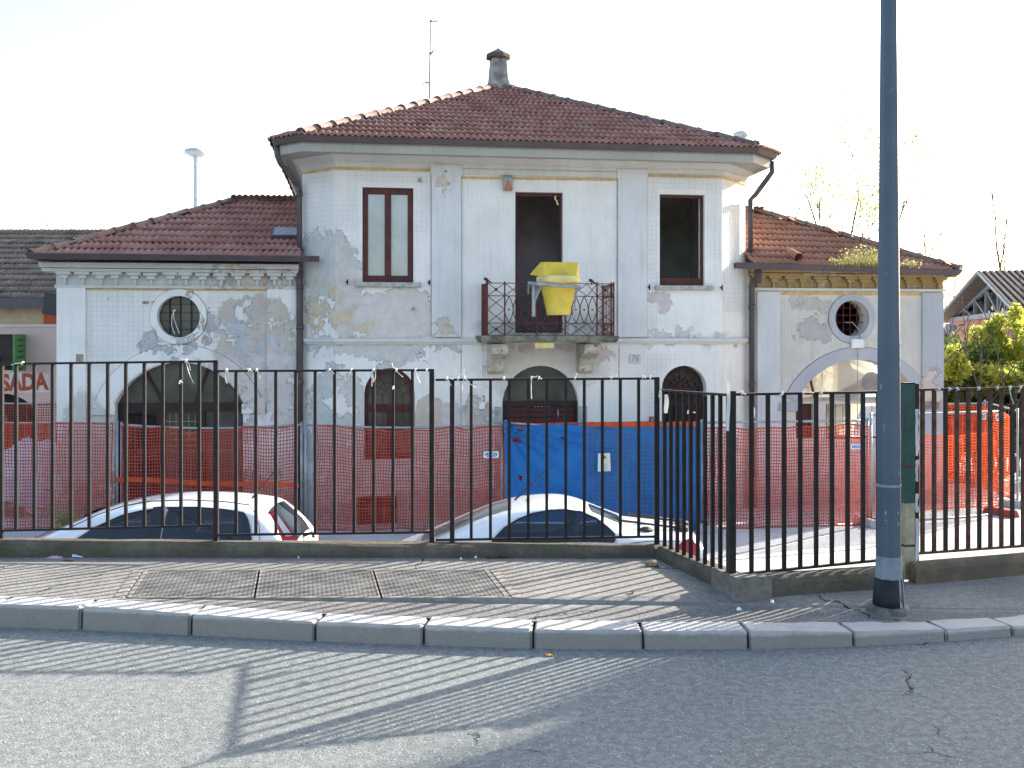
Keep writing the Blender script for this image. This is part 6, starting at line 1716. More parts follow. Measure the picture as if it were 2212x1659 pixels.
# ================================================================== CARS
def make_car(name, label, cat, cx, cy, st, W, belt, zroofs, sidewin, screens, extras):
    """st: stations (x, roof_z, half_width). x from nose (negative) to tail, z above ground"""
    th = thing(name, label, cat, (cx, cy, ZY))
    def interp(x, k):
        for i in range(len(st)-1):
            if st[i][0] <= x <= st[i+1][0]:
                f = (x-st[i][0])/(st[i+1][0]-st[i][0]); return st[i][k] + (st[i+1][k]-st[i][k])*f
        return st[0][k] if x < st[0][0] else st[-1][k]
    TUM = .46
    def hwid(x, z):
        w = interp(x, 2)
        return w - max(0, z-belt)*TUM
    vs_ = []; K = 15
    for (x, zr, w) in st:
        zb = .22 if abs(x) < 1.6 else .30
        b = min(belt, zr-.10)
        half = [(0, zb), (w*.82, zb), (w*.96, zb+.12), (w*1.0, (zb+b)/2), (w*.985, b)]
        if zr > belt+.15:
            wr = w - (zr-.06-belt)*TUM
            half += [(wr, zr-.06), (wr*.74, zr-.012), (0, zr)]
        else:
            half += [(w*.93, zr-.045), (w*.62, zr-.008), (0, zr)]
        ring = [(x, y, z) for y, z in half] + [(x, -y, z) for y, z in reversed(half[1:-1])]
        vs_ += ring
    n = len(half)*2-2
    fs = [(i*n+j, i*n+(j+1) % n, (i+1)*n+(j+1) % n, (i+1)*n+j) for i in range(len(st)-1) for j in range(n)]
    fs += [tuple(range(n-1, -1, -1)), tuple((len(st)-1)*n+j for j in range(n))]
    m = MB(); m.add(vs_, fs); body = m.build('body', M['car_white'], th, True, True)
    sd = body.modifiers.new('sub', 'SUBSURF'); sd.levels = 2; sd.render_levels = 2
    # hollow the cabin: a dark tunnel through both side windows
    for (poly, mt, nm, push) in sidewin:
        if mt != 'car_clear': continue
        bot = belt - .12; pp = [(p[0], max(p[1], bot)) for p in poly]
        near = [(p[0], -1.15, p[1] + (p[1]-belt)*.10) for p in pp]; far_ = [(p[0], 1.15, belt + (p[1]-belt)*.62) for p in pp]
        n_ = len(pp); cm = MB(); cm.add(near + far_, [tuple(range(n_)), tuple(range(2*n_-1, n_-1, -1))] + [(q, (q+1) % n_, n_+(q+1) % n_, n_+q) for q in range(n_)])
        cut = cm.build('cutter', M['car_interior'], th, False, True)
        bo = body.modifiers.new('cut', 'BOOLEAN'); bo.operation = 'DIFFERENCE'; bo.object = cut; bo.solver = 'EXACT'; bo.material_mode = 'TRANSFER'
        bpy.context.view_layer.update()
        me2 = bpy.data.meshes.new_from_object(body.evaluated_get(bpy.context.evaluated_depsgraph_get()))
        body.modifiers.clear(); body.data = me2; bpy.data.objects.remove(cut)
    # side windows
    for (poly, mt, nm, push) in sidewin:
        for sgn in (-1, 1):
            m = MB(); tris = tessellate_polygon([[Vector((p[0], p[1], 0)) for p in poly]])
            pl_ = [(p[0], p[1] if sgn < 0 else belt + (p[1]-belt)*.72) for p in poly]
            m.add([(p[0], sgn*(hwid(p[0], p[1])+push), p[1]) for p in pl_], tris)
            bm = bmesh.new(); me = bpy.data.meshes.new(nm); me.from_pydata(m.v, [], m.f); bm.from_mesh(me)
            for _ in range(3):
                bmesh.ops.subdivide_edges(bm, edges=[e for e in bm.edges if e.calc_length() > .16], cuts=1)
                bmesh.ops.triangulate(bm, faces=bm.faces)
            for v_ in bm.verts: v_.co.y = sgn*(hwid(v_.co.x, v_.co.z)+push)
            bmesh.ops.solidify(bm, geom=bm.faces, thickness=.004) if 0 else None
            bm.to_mesh(me); bm.free(); me.materials.append(M[mt]); me.polygons.foreach_set('use_smooth', [True]*len(me.polygons))
            link(nm, me, th)
    for (nm, x0, x1, w0, w1, mt, lift) in screens:      # wind and rear screens
        m = MB(); nu, nv = 8, 6; q = []
        for j in range(nv+1):
            f = j/nv; x = x0+(x1-x0)*f; z = interp(x, 1); w = w0+(w1-w0)*f
            for i in range(nu+1):
                y = (-1+2*i/nu); q.append((x, y*w, z + lift - .075*abs(y)**2.4*(w/.62)**2 ))
        m.add(q, [(j*(nu+1)+i, j*(nu+1)+i+1, (j+1)*(nu+1)+i+1, (j+1)*(nu+1)+i) for j in range(nv) for i in range(nu)]); m.build(nm, M[mt], th, True)
    for wx in (st[0][0]+.78, st[-1][0]-.72):
        for sgn in (-1, 1):
            m = MB(); m.lathe([(.16, -.1), (.30, -.1), (.315, -.07), (.315, .07), (.30, .1), (.16, .1)], 24); m.v = [(wx+p[0], sgn*(W-.10)+p[2], .315+p[1]) for p in m.v]
            ty = m.build('wheel', M['tyre'], th, True, True)
            m = MB(); m.lathe([(.02, .09*sgn), (.15, .105*sgn), (.19, .10*sgn), (.19, .06*sgn)], 16); m.v = [(wx+p[0], sgn*(W-.10)+p[2], .315+p[1]) for p in m.v]; m.build('rim', M['rim'], ty)
    for (u, sgn) in ((0, -1), (0, 1)):
        x = extras['mirror']; m = MB(); m.lathe([(.02, -.10), (.08, -.09), (.085, .0), (.06, .09), (.01, .1)], 10)
        m.v = [(x + p[1]*.6, sgn*(W+.06) + p[2]*.9, belt+.06 + p[0]*.8) for p in m.v]; m.build('mirror', M['car_white'], th, True)
    return th, interp, hwid
# hatchback (nose to the left)
CY1 = 11.75; S1 = FP/CY1
def c1(u, v): return ((u-335)/S1, zat(v, CY1)-ZY)
st1 = [(-2.00, .55, .62), (-1.93, .72, .74), (-1.70, .86, .80), (-1.42, .97, .825), (-1.22, 1.035, .84)]
for (u, v) in ((150, 1133), (208, 1103), (262, 1086), (330, 1074), (400, 1069), (470, 1070), (530, 1074.5), (575, 1081), (592, 1087)):
    x, z = c1(u, v); st1.append((x, z, .84 if x < 0.9 else .82))
x, z = c1(612, 1104); st1.append((x, z, .80)); x, z = c1(640, 1133); st1.append((x, z, .78)); x, z = c1(660, 1158); st1.append((x, z-.02, .76))
st1 += [(c1(668, 0)[0], .86, .76), (c1(672, 0)[0], .62, .74), (c1(668, 0)[0]+.01, .50, .70)]
st1.sort(key=lambda q: q[0])
BL1 = .93
YS = CY1 - .68       # near side glass plane, for window outlines
def w1(u, v): return (xat(u, YS) - xat(335, CY1), zat(v, YS)-ZY)
win_rear = [w1(*p) for p in ((352, 1180), (356, 1098.5), (420, 1098), (480, 1103), (522, 1110), (533, 1122), (545, 1160), (548, 1180))]
win_front = [w1(*p) for p in ((148, 1176), (200, 1142), (260, 1115), (300, 1105.5), (348, 1099), (344, 1180))]
pil_ = [w1(*p) for p in ((325, 1180), (327, 1097), (354, 1094.6), (352, 1180))]
car1, it1, hw1 = make_car('hatchback_car', 'white five door hatchback parked nose left behind the railings', 'car', xat(335, CY1), CY1, st1, .84, BL1, None,
    [(win_front, 'car_clear', 'side_window', .003), (win_rear, 'car_clear', 'side_window', .003), (pil_, 'black_plastic', 'window_pillar', .015)],
    [('windscreen', c1(100, 0)[0], c1(208, 0)[0], .66, .56, 'car_screen', .012), ('rear_window', c1(597, 0)[0], c1(655, 0)[0], .50, .58, 'car_glass', .014)], {'mirror': c1(150, 0)[0]})
for sgn in (-1, 1):
    def tl(u, v, push=.02):
        x, z = w1(u, v); return (x, sgn*(hw1(x, z)*(.985 if sgn < 0 else .90)+push), z if sgn < 0 else z-.26)
    m = MB(); p = [tl(*q) for q in ((577, 1108), (590, 1103), (640, 1160), (648, 1174), (612, 1168), (598, 1140))]; m.add(p, [tuple(range(6))]); m.build('tail_lamp', M['tail_red'], car1)
    m = MB(); p = [tl(q[0], q[1], .024) for q in ((588, 1111), (594, 1110), (632, 1157), (618, 1158), (605, 1140))]; m.add(p, [tuple(range(5))]); m.build('tail_lamp_lens', M['tail_clear'], car1)
def outline(pts, hwf, r, mat, parent, nm):
    m = MB(); q = pts + pts[:1]; m.tube([(p[0], -(hwf(p[0], p[1])+.004), p[1]) for p in q], r, 5); m.build(nm, M[mat], parent)
outline(win_front[1:-1], hw1, .010, 'rubber', car1, 'window_seal'); outline(win_rear[1:], hw1, .010, 'rubber', car1, 'window_seal')
def seat(parent, x, y, b):
    m = MB(); m.hexa([(x-.05, y-.22, b-.35), (x+.12, y-.22, b-.35), (x+.12, y+.22, b-.35), (x-.05, y+.22, b-.35), (x+.10, y-.18, b+.20), (x+.22, y-.18, b+.20), (x+.22, y+.18, b+.20), (x+.10, y+.18, b+.20)])
    m.hexa([(x+.12, y-.12, b+.24), (x+.21, y-.12, b+.24), (x+.21, y+.12, b+.24), (x+.12, y+.12, b+.24), (x+.14, y-.11, b+.42), (x+.22, y-.11, b+.42), (x+.22, y+.11, b+.42), (x+.14, y+.11, b+.42)])
    m.build('seat', M['seat_cloth'], parent, bevel=.03)
for y in (-.34, .34): seat(car1, w1(330, 0)[0], y, BL1-.05); seat(car1, w1(470, 0)[0], y, BL1-.05)
x, z = c1(545, 1076); m = MB(); m.tube([(x, 0, z), (x+.10, 0, z+.12), (x+.30, 0, z+.36)], [.014, .008, .003], 6); m.build('aerial', M['black_plastic'], car1)
x, z = c1(660, 1150); m = MB(); m.tube([(x-.05, 0, z-.05), (x+.08, 0, z+.0), (x+.1, -.03, z-.05)], .02, 6); m.build('rear_wiper', M['rubber'], car1)
x0, z0 = w1(225, 1108); m = MB()
m.tube([(w1(u, v)[0], -(hw1(*w1(u, v))+.004), w1(u, v)[1]) for u, v in ((150, 1140), (208, 1113), (262, 1095), (320, 1085.5), (400, 1083), (480, 1087), (535, 1094))], .006, 4); m.build('roof_rail_groove', M['rubber'], car1)
m = MB(); m.tube([(w1(u, v)[0], -(hw1(*w1(u, v))+.005), w1(u, v)[1]) for u, v in ((535, 1096), (548, 1110), (560, 1135), (566, 1172))], .005, 4); m.build('door_seam', M['rubber'], car1)
# coupe (nose to the left), arched roof and short boot
CY2 = 11.85; S2 = FP/CY2
def c2(u, v): return ((u-1190)/S2, zat(v, CY2)-ZY)
st2 = [(-2.20, .50, .60), (-2.14, .66, .74), (-1.9, .80, .82), (-1.6, .90, .85)]
for (u, v) in ((905, 1166), (960, 1142), (1015, 1116), (1065, 1096), (1110, 1083), (1150, 1077), (1195, 1074.5), (1230, 1078), (1262, 1089), (1300, 1105), (1340, 1121)):
    x, z = c2(u, v); st2.append((x, z, .86))
for (u, v, w) in ((1362, 1128, .855), (1400, 1127, .85), (1450, 1131, .83), (1485, 1138, .80), (1500, 1150, .77), (1507, 1170, .75), (1511, 1200, .74), (1510.5, 1230, .70)):
    x, z = c2(u, v); st2.append((x, z, w))
st2.sort(key=lambda q: q[0])
BL2 = .90; YS2 = CY2 - .70
def w2(u, v): return (xat(u, YS2) - xat(1190, CY2), zat(v, YS2)-ZY)
gl2 = [w2(*p) for p in ((1052, 1180), (1064, 1165), (1090, 1140), (1120, 1122), (1150, 1111), (1190, 1104), (1225, 1104), (1252, 1107), (1285, 1120), (1310, 1137), (1326, 1152), (1326, 1163), (1320, 1172), (1270, 1182))]
seal2 = [(p[0] + (p[0]-w2(1190, 1155)[0])*.018, p[1] + (p[1]-w2(1190, 1155)[1])*.05) for p in gl2]
car2, it2, hw2 = make_car('coupe_car', 'white coupe with arched roof and black roof bars on its boot', 'car', xat(1190, CY2), CY2, st2, .86, BL2, None,
    [(gl2, 'car_clear', 'side_window', .004)],
    [('windscreen', c2(912, 0)[0], c2(1104, 0)[0], .70, .60, 'car_screen', .012), ('rear_window', c2(1275, 0)[0], c2(1338, 0)[0], .30, .36, 'car_glass', .012)], {'mirror': c2(1085, 0)[0]})
for sgn in (-1, 1):
    def tl(u, v, push=.035):
        x, z = w2(u, v); return (x, sgn*(hw2(x, z)*(1 if sgn < 0 else .92)+push), z if sgn < 0 else z-.20)
    m = MB(); p = [tl(*q) for q in ((1456, 1180), (1470, 1166), (1492, 1158), (1500, 1172), (1504, 1205), (1486, 1198))]; m.add(p, [tuple(range(6))]); m.build('tail_lamp', M['tail_red'], car2)
x, z = c2(1112, 1083); m = MB(); m.tube([(x, .1, z), (x+.25, .1, z+.24), (x+.50, .1, z+.46)], [.014, .008, .003], 6); m.build('aerial', M['black_plastic'], car2)
outline(gl2[1:-1], hw2, .012, 'rubber', car2, 'window_seal')
for y in (-.36, .36): seat(car2, w2(1215, 0)[0], y, BL2-.06); seat(car2, w2(1285, 0)[0], y, BL2-.14)
# carrier bars lying on the boot
m = MB()
for (u0, v0, u1, v1, y) in ((1336, 1116, 1450, 1131, -.35), (1362, 1116, 1480, 1137, .15), (1340, 1113, 1470, 1128, -.05)):
    a, b = c2(u0, v0), c2(u1, v1); m.tube([(a[0], y, a[1]+.015), (b[0], y, b[1]+.02)], .013, 6)
for (u, v, y) in ((1385, 1133, -.45), (1462, 1133, -.3), (1475, 1136, .1)):
    a = c2(u, v); m.lathe([(.02, a[1]-.03), (.085, a[1]-.02), (.085, a[1]+.03), (.04, a[1]+.055), (.01, a[1]+.06)], 10, (a[0], y))
m.build('carrier_bars', M['black_plastic'], car2)
a = w2(1262, 1170); m = MB(); 
m = MB(); m.tube([(w2(u, v)[0], -(hw2(*w2(u, v))+.008), w2(u, v)[1]) for u, v in ((1328, 1172), (1400, 1166), (1470, 1166))], .005, 4); m.build('boot_seam', M['rubber'], car2)
m = MB(); m.tube([(w2(1130, 1100)[0], -.55, c2(1130, 1085)[1]-.07), (c2(1136, 0)[0], -.3, c2(1140, 1083)[1]-.01), (c2(1138, 0)[0], 0, c2(1140, 1079)[1]+.004)], .006, 4); m.build('roof_seam', M['rubber'], car2)

# ================================================================== TREES, SHRUBS, FAR THINGS
def leaf_cloud(m, center, rad, n, size, rj_, clumps=14, flat=.8):
    cs = []
    for _ in range(clumps):
        while True:
            v_ = Vector((rj_.uniform(-1, 1), rj_.uniform(-1, 1), rj_.uniform(-1, 1)))
            if v_.length < 1: break
        cs.append((Vector((v_.x*rad[0]*.8, v_.y*rad[1]*.8, v_.z*rad[2]*.8)), rj_.uniform(.25, .5)))
    for _ in range(n):
        c_, r_ = rj_.choice(cs)
        v_ = Vector((rj_.gauss(0, 1), rj_.gauss(0, 1), rj_.gauss(0, .9))).normalized() * (rj_.random()**.45)
        p = Vector(center) + c_ + Vector((v_.x*rad[0]*r_, v_.y*rad[1]*r_, v_.z*rad[2]*r_))
        s = size*rj_.uniform(.6, 1.35); a = Vector((rj_.gauss(0, 1), rj_.gauss(0, 1), rj_.gauss(0, 1))).normalized(); b = a.orthogonal().normalized(); c2_ = a.cross(b)
        th_ = rj_.uniform(0, 6.28); e = b*math.cos(th_) + c2_*math.sin(th_); g = a.cross(e)
        m.add([p - e*s, p + g*s*.5 - e*.15*s, p + e*s, p - g*s*.5 - e*.15*s], [(0, 1, 2, 3)])
def limb(m, p, d, l, r, depth, rj_, tips, up=.15, spread=.55):
    pts = [p]; q = p.copy(); dd = d.copy(); n = 4
    for k in range(n):
        dd = (dd + Vector((rj_.gauss(0, .10), rj_.gauss(0, .10), rj_.gauss(0, .06)+up*.15))).normalized(); q = q + dd*l/n; pts.append(q.copy())
    m.tube(pts, [r*(1-.45*k/n) for k in range(n+1)], 5 if depth > 1 else 4, False)
    tips.append(q.copy())
    if depth == 0: return
    for k in range(rj_.randint(2, 3)):
        base = pts[rj_.randint(2, n)]; a = Vector((rj_.gauss(0, 1), rj_.gauss(0, 1), rj_.gauss(.3, .6))).normalized()
        limb(m, base, (dd + a*spread).normalized(), l*rj_.uniform(.55, .8), r*.5, depth-1, rj_, tips, up, spread)
def tree(name, label, base, h, r, rj_, depth=3, leaves=0, lsize=.1, lmat=None, group=None, cat='tree', d0=Vector((0, 0, 1)), spread=.55):
    th = thing(name, label, cat, base, 0, group); m = MB(); tips = []
    limb(m, Vector((0, 0, 0)), d0, h*.45, r, depth, rj_, tips, .4, spread); m.build('trunk', M['bark'], th)
    if leaves:
        m = MB()
        for _ in range(leaves):
            c_ = rj_.choice(tips[1:]); p = c_ + Vector((rj_.gauss(0, .25), rj_.gauss(0, .25), rj_.gauss(0, .2)))
            s = lsize*rj_.uniform(.6, 1.3); a = Vector((rj_.gauss(0, 1), rj_.gauss(0, 1), rj_.gauss(0, 1))).normalized(); e = a.orthogonal().normalized(); g = a.cross(e)
            m.add([p-e*s, p+g*s*.5, p+e*s, p-g*s*.5], [(0, 1, 2, 3)])
        m.build('crown', M[lmat], th)
    return th
rt2 = random.Random(31)
tree('bare_tree', 'thin bare tree forking above the right wing roof', at(1757, 500, 42) * 1 + Vector((0, 0, -6)), 11, .06, rt2, 3, 60, .08, 'leaf_spring', 'trees behind the right wing')
tree('bare_tree', 'small bare tree top just right of the main downpipe', at(1663, 470, 44) + Vector((0, 0, -4.5)), 8, .05, rt2, 3, 60, .07, 'leaf_spring', 'trees behind the right wing')
tree('budding_tree', 'pale budding tree behind the roof left of the lamp post', at(1845, 520, 46) + Vector((0, 0, -4.5)), 9.5, .12, rt2, 4, 650, .09, 'leaf_spring', 'trees behind the right wing')
tree('budding_tree', 'pale budding tree hidden partly by the lamp post', at(1895, 535, 40) + Vector((0, 0, -4)), 8, .10, rt2, 4, 500, .09, 'leaf_spring', 'trees behind the right wing')
tree('bare_tree', 'bare upright tree right of the lamp post behind the roof edge', at(2000, 560, 40) + Vector((0, 0, -3)), 6.5, .06, rt2, 3, 40, .07, 'leaf_spring', 'trees behind the right wing')
tree('bare_tree', 'tall bare tree with upright limbs behind the salmon building', at(2182, 600, 70) + Vector((0, 0, -4)), 14, .12, rt2, 4, 60, .08, 'leaf_spring', 'trees behind the right wing')
tree('bare_tree', 'leaning thin bare sapling beside the salmon gable', at(2125, 610, 66) + Vector((0, 0, -3.5)), 9, .05, rt2, 2, 0, .07, None, 'trees behind the right wing', d0=Vector((-.2, 0, 1)).normalized())
tree('budding_tree', 'low pale budding tree above the left end of the salmon roof', at(2075, 660, 66) + Vector((0, 0, -3)), 7, .10, rt2, 4, 350, .08, 'leaf_spring', 'trees behind the right wing')
tree('bare_tree', 'faint distant bare treetop above the pink building ridge', at(85, 505, 60) + Vector((0, 0, -6)), 9, .08, rt2, 4, 0, .07, None, None)
# hedge and lime shrub right
def shrub(name, label, c_, rad, n, size, mat, seed, clumps, group=None, stem=True):
    rj_ = random.Random(seed); th = thing(name, label, 'shrub', (c_[0], c_[1], ZY), 0, group)
    m = MB(); leaf_cloud(m, (0, 0, c_[2]-ZY), rad, n, size, rj_, clumps); m.build('crown', M[mat], th)
    m = MB(); tips = []
    for k in range(4): limb(m, Vector((rj_.uniform(-.3, .3)*rad[0], rj_.uniform(-.2, .2), 0)), Vector((rj_.gauss(0, .25), rj_.gauss(0, .25), 1)).normalized(), max(.5, (c_[2]-ZY)*.8), .05, 2, rj_, tips)
    m.build('trunk', M['bark'], th)
for i, (u, v, Y, ru, rv, n, mat, cl, lab) in enumerate((
    (2058, 850, 24.0, 45, 110, 3600, 'leaf_dark', 26, 'dark green shrub against the right end of the right wing'),
    (2118, 880, 24.2, 50, 105, 4200, 'leaf_dark', 26, 'dark hedge shrub behind the bright orange net'),
    (2190, 870, 24.0, 55, 105, 4200, 'leaf_dark', 26, 'dark hedge shrub at the right edge of the picture'),
    (2280, 860, 24.0, 70, 120, 3000, 'leaf_dark', 26, 'dark hedge shrub beyond the right edge'),
    (2060, 800, 23.6, 32, 45, 1200, 'leaf_lime', 14, 'yellow green bush beside the grey wing pilaster'),
    (2128, 745, 25.0, 46, 55, 2000, 'leaf_lime', 16, 'bright lime green tree against the salmon wall'),
    (2185, 730, 24.8, 48, 70, 2600, 'leaf_lime', 18, 'tallest bright lime green tree at the right edge'),
    (2145, 815, 23.6, 80, 36, 2600, 'leaf_lime', 18, 'wide yellow green bush above the dark hedge'))):
    p = at(u, v, Y); k = Y/FP
    shrub('hedge_shrub' if 'dark' in mat else 'lime_bush', lab, p, (ru*k*1.1, .8, rv*k*1.15), n, .075 if 'dark' in mat else .07, mat, 50+i, cl)
# off-frame broad plane trees at right whose shade lies on the pavement and road
def shade_tree(label, base, h, crown, n, seed):
    rj_ = random.Random(seed); th = thing('plane_tree', label, 'tree', base, 0, 'broad trees beyond the right edge'); m = MB(); tips = []
    limb(m, Vector((0, 0, 0)), Vector((0, 0, 1)), h*.5, .32, 3, rj_, tips, .5, .8); m.build('trunk', M['bark'], th)
    m = MB(); leaf_cloud(m, (0, 0, h), crown, n, .30, rj_, 60); m.build('crown', M['leaf_dark'], th)
AD = Vector((math.sin(SUN_AZ), math.cos(SUN_AZ))); PD = Vector((AD.y, -AD.x))   # along and across the sun's ground track
for i, (w_, a_, dist, rw, rz_, n_) in enumerate(((-1.90, 4.0, 24, 1.95, 3.4, 3000), (.9, 4.4, 26, 2.3, 3.6, 2600), (4.2, 4.6, 27, 2.6, 3.8, 2600), (8.2, 4.6, 26, 2.6, 3.8, 2600), (.2, -5, 27, 2.6, 3.8, 2600), (4.8, -4, 30, 3.2, 4.2, 2600))):
    p = AD*(a_+dist) + PD*w_; zc_ = math.tan(SUN_EL)*dist
    shade_tree('broad leafy tree beyond the right edge of the picture', (p.x, p.y, ZY), zc_ - ZY, (rw/1.3, rw/1.3, rz_/1.3), n_, 80+i)
# mushroom lamps behind
def mushroom(label, u, v, Y, hw_):
    p = at(u, v, Y); th = thing('mushroom_lamp', label, 'street lamp', (p.x, p.y, ZY), 0, 'mushroom street lamps behind the house'); r = hw_*Y/FP; H = p.z-ZY
    m = MB(); m.lathe([(.16, 0), (.14, 2), (.075, H-.25), (.11, H-.08), (.2, H)], 10); m.build('post', M['lamp_shell'], th)
    m = MB(); m.lathe([(.2, H-.02), (r*.55, H-.06), (r, H+.04), (r*1.02, H+.08), (r*.93, H+.17), (r*.55, H+.22), (.05, H+.235)], 24); m.build('shade', M['lamp_shell'], th, True)
mushroom('pale mushroom street lamp on a thin post above the left wing roof', 423, 334, 38, 24)
mushroom('pale mushroom lamp head just showing above the right main eave', 1600, 296, 40, 16)
# tv aerial
p0 = at(927, 215, 24.0); p1 = at(931, 47, 24.0)
ta = thing('television_aerial', 'thin television aerial mast behind the main roof ridge', 'aerial', p0 - Vector((0, 0, .6)))
d = p1-p0; m = MB(); m.tube([(0, 0, 0), (d.x*.5, 0, .6+d.z*.5), (d.x, 0, .6+d.z)], [.022, .02, .015], 6); m.build('mast', M['wire'], ta)
def an(u, v): q = at(u, v, 24.0) - (p0 - Vector((0, 0, .6))); return (q.x, q.y, q.z)
for pts, r in (([an(927, 178), an(922, 178), an(913, 180)], .014), ([an(921.5, 174), an(921.5, 183)], .010), ([an(930, 116), an(935, 112), an(936, 108)], .018), ([an(931, 47), an(935, 46.5), an(944, 46)], .012), ([an(929, 47), an(932, 44)], .03), ([an(927, 177), an(928.5, 181)], .035), ([an(929, 118), an(930.5, 113)], .03), ([an(941, 47), an(946, 43)], .012)):
    m = MB(); m.tube(pts, r, 5); m.build('element', M['wire'], ta)

# ================================================================== LITTER, WEEDS, STRINGS
def blob(name, label, cat, loc, sx_, sy_, sz_, mat, seed, rot=0, jag=.25, sub=2):
    bm = bmesh.new(); bmesh.ops.create_icosphere(bm, subdivisions=sub, radius=1)
    for v_ in bm.verts:
        k = 1 + jag*mnoise.noise(v_.co*1.7 + Vector((seed, 0, 0))); v_.co = Vector((v_.co.x*sx_*k, v_.co.y*sy_*k, v_.co.z*sz_*k + sz_*.8))
    me = bpy.data.meshes.new(name); bm.to_mesh(me); bm.free(); me.materials.append(mat)
    o = link(name, me); o.location = loc; o.rotation_euler = (0, 0, rot); return tag(o, label, cat)
def ground(u, v, z=ZP): x, y = gp(u, v, z); return (x, y, z)
blob('brick_lump', 'broken tan brick lying by the low wall corner', 'brick', ground(1408, 1222), .045, .035, .022, M['brick_lump'], 3, .2, .5)
blob('orange_peel', 'piece of orange peel on the road by the kerb', 'litter', ground(1186, 1417, 0), .022, .016, .007, M['litter_orange'], 4)
blob('dead_leaf', 'brown dead leaf by the low wall', 'leaf', ground(146, 1213), .04, .02, .006, M['leaf_dead'], 5)
def wrapper(name, label, loc, w, h, mat, rot):
    m = MB(); n = 8; vs_ = []
    for i in range(n+1):
        f = i/n; y = h*(.35 + .65*math.sin(math.pi*min(1, max(0, f)))**.5 if 0 < f < 1 else .9)
        vs_ += [(-w+2*w*f, -y, .004+.004*math.sin(i*2.1)), (-w+2*w*f, 0, .010+.012*math.sin(math.pi*f)+.003*math.sin(i*3)), (-w+2*w*f, y, .004+.004*math.cos(i*2.3))]
    fs = []
    for i in range(n): fs += [(3*i, 3*i+3, 3*i+4, 3*i+1), (3*i+1, 3*i+4, 3*i+5, 3*i+2)]
    m.add(vs_, fs); o = m.build(name, mat); o.location = loc; o.rotation_euler = (0, 0, rot); return tag(o, label, 'litter')
wrapper('sweet_wrapper', 'pink sweet wrapper on the pavement by the wall', ground(119, 1207), .055, .022, M['litter_pink'], .0)
th = thing('cigarette_packet', 'crushed white cigarette packet near the low wall', 'litter', ground(167, 1206)); th.rotation_euler = (.1, .15, .5)
m = MB(); m.hexa([(-.035, -.02, 0), (.035, -.022, .002), (.033, .02, 0), (-.036, .021, 0), (-.034, -.018, .024), (.036, -.02, .020), (.031, .018, .022), (-.033, .022, .026)]); m.build('box', M['white_plastic'], th, bevel=.002)
m = MB(); m.box(-.037, .037, -.024, -.0222, .006, .016); m.build('band', M['blue_print'], th)
for i, (u, v, s, lab) in enumerate(((566, 1205, .022, 'white paper scrap by the wall under the middle railing'), (1028, 1206, .018, 'small white scrap among dirt at the wall foot'), (996, 1210, .012, 'tiny white crumb on the pavement by the wall'), (1596, 1319, .015, 'white paper scrap on the pavement near the kerb bend'), (1668, 1302, .018, 'white rag scrap by the low wall foot at right'), (645, 1207, .008, 'tiny white speck at the wall foot right of the scrap'))):
    wrapper('paper_scrap', lab, ground(u, v), s, s*.6, M['white_plastic'], i*1.1)
blob('dirt_heap', 'small heap of dark leaf dirt at the wall foot', 'dirt', ground(1075, 1205), .12, .03, .012, M['leaf_dead'], 6, 0, .9, 3)
for i, (u, v, n, h, sp, lab) in enumerate(((62, 1199, 55, .11, .045, 'green weed tuft on the low wall at far left'), (88, 1202, 35, .08, .03, 'small weed tuft right of the far left one'), (212, 1204, 30, .07, .03, 'small green weed right of the white packet'), (290, 1200, 45, .10, .035, 'green weed tuft growing at the wall crack'), (1668, 1282, 26, .04, .04, 'tiny weeds at the foot of the right low wall'), (1983, 1256, 40, .09, .03, 'green weed at the foot of the gate post'))):
    x, y = gp(u, v); tuft(lab, (x, y + .01, ZP), n, h, sp, .0035, M['weed'], 0, .7, 'weeds along the wall foot', 20)
p = at(140, 1120, 16.8); tuft('ochre dry weed clump in the yard behind the hatchback', (p.x, 16.8, ZY), 50, .45, .12, .015, M['dry_weed'], 0, .4, None, 60)
# loose grit gathered along the kerb foot and the wall foot
m = MB(); rg = random.Random(77)
def grain(x, y, z, s):
    m.add([(x-s, y, z), (x+s*.6, y-s*.8, z), (x+s*.5, y+s, z), (x, y+s*.1, z+s*1.1)], [(0, 1, 3), (1, 2, 3), (2, 0, 3)])
for _ in range(900):
    i = rg.randrange(3, len(kerb_pts)-4); f = rg.random(); a = kerb_pts[i]; b = kerb_pts[i+1]
    grain(a[0]+(b[0]-a[0])*f, a[1]+(b[1]-a[1])*f - abs(rg.gauss(0, .05)) - .008, 0, rg.uniform(.0018, .005))
for _ in range(500):
    x = rg.uniform(-3.6, 1.0); grain(x, 7.2 - abs(rg.gauss(0, .05)) - .006, ZP, rg.uniform(.0015, .0045))
for _ in range(160):
    f = rg.random(); grain(WB[0]+(WC[0]-WB[0])*f, WB[1]+(WC[1]-WB[1])*f - abs(rg.gauss(0, .05)) - .01, ZP, rg.uniform(.0015, .005))
for _ in range(500):
    grain(rg.uniform(-4, 4), rg.uniform(1.5, 5.3), 0, rg.uniform(.001, .0028))
o = m.build('grit', M['render_patch']); tag(o, 'loose grit along the kerb and the wall foot', None, None, 'stuff')
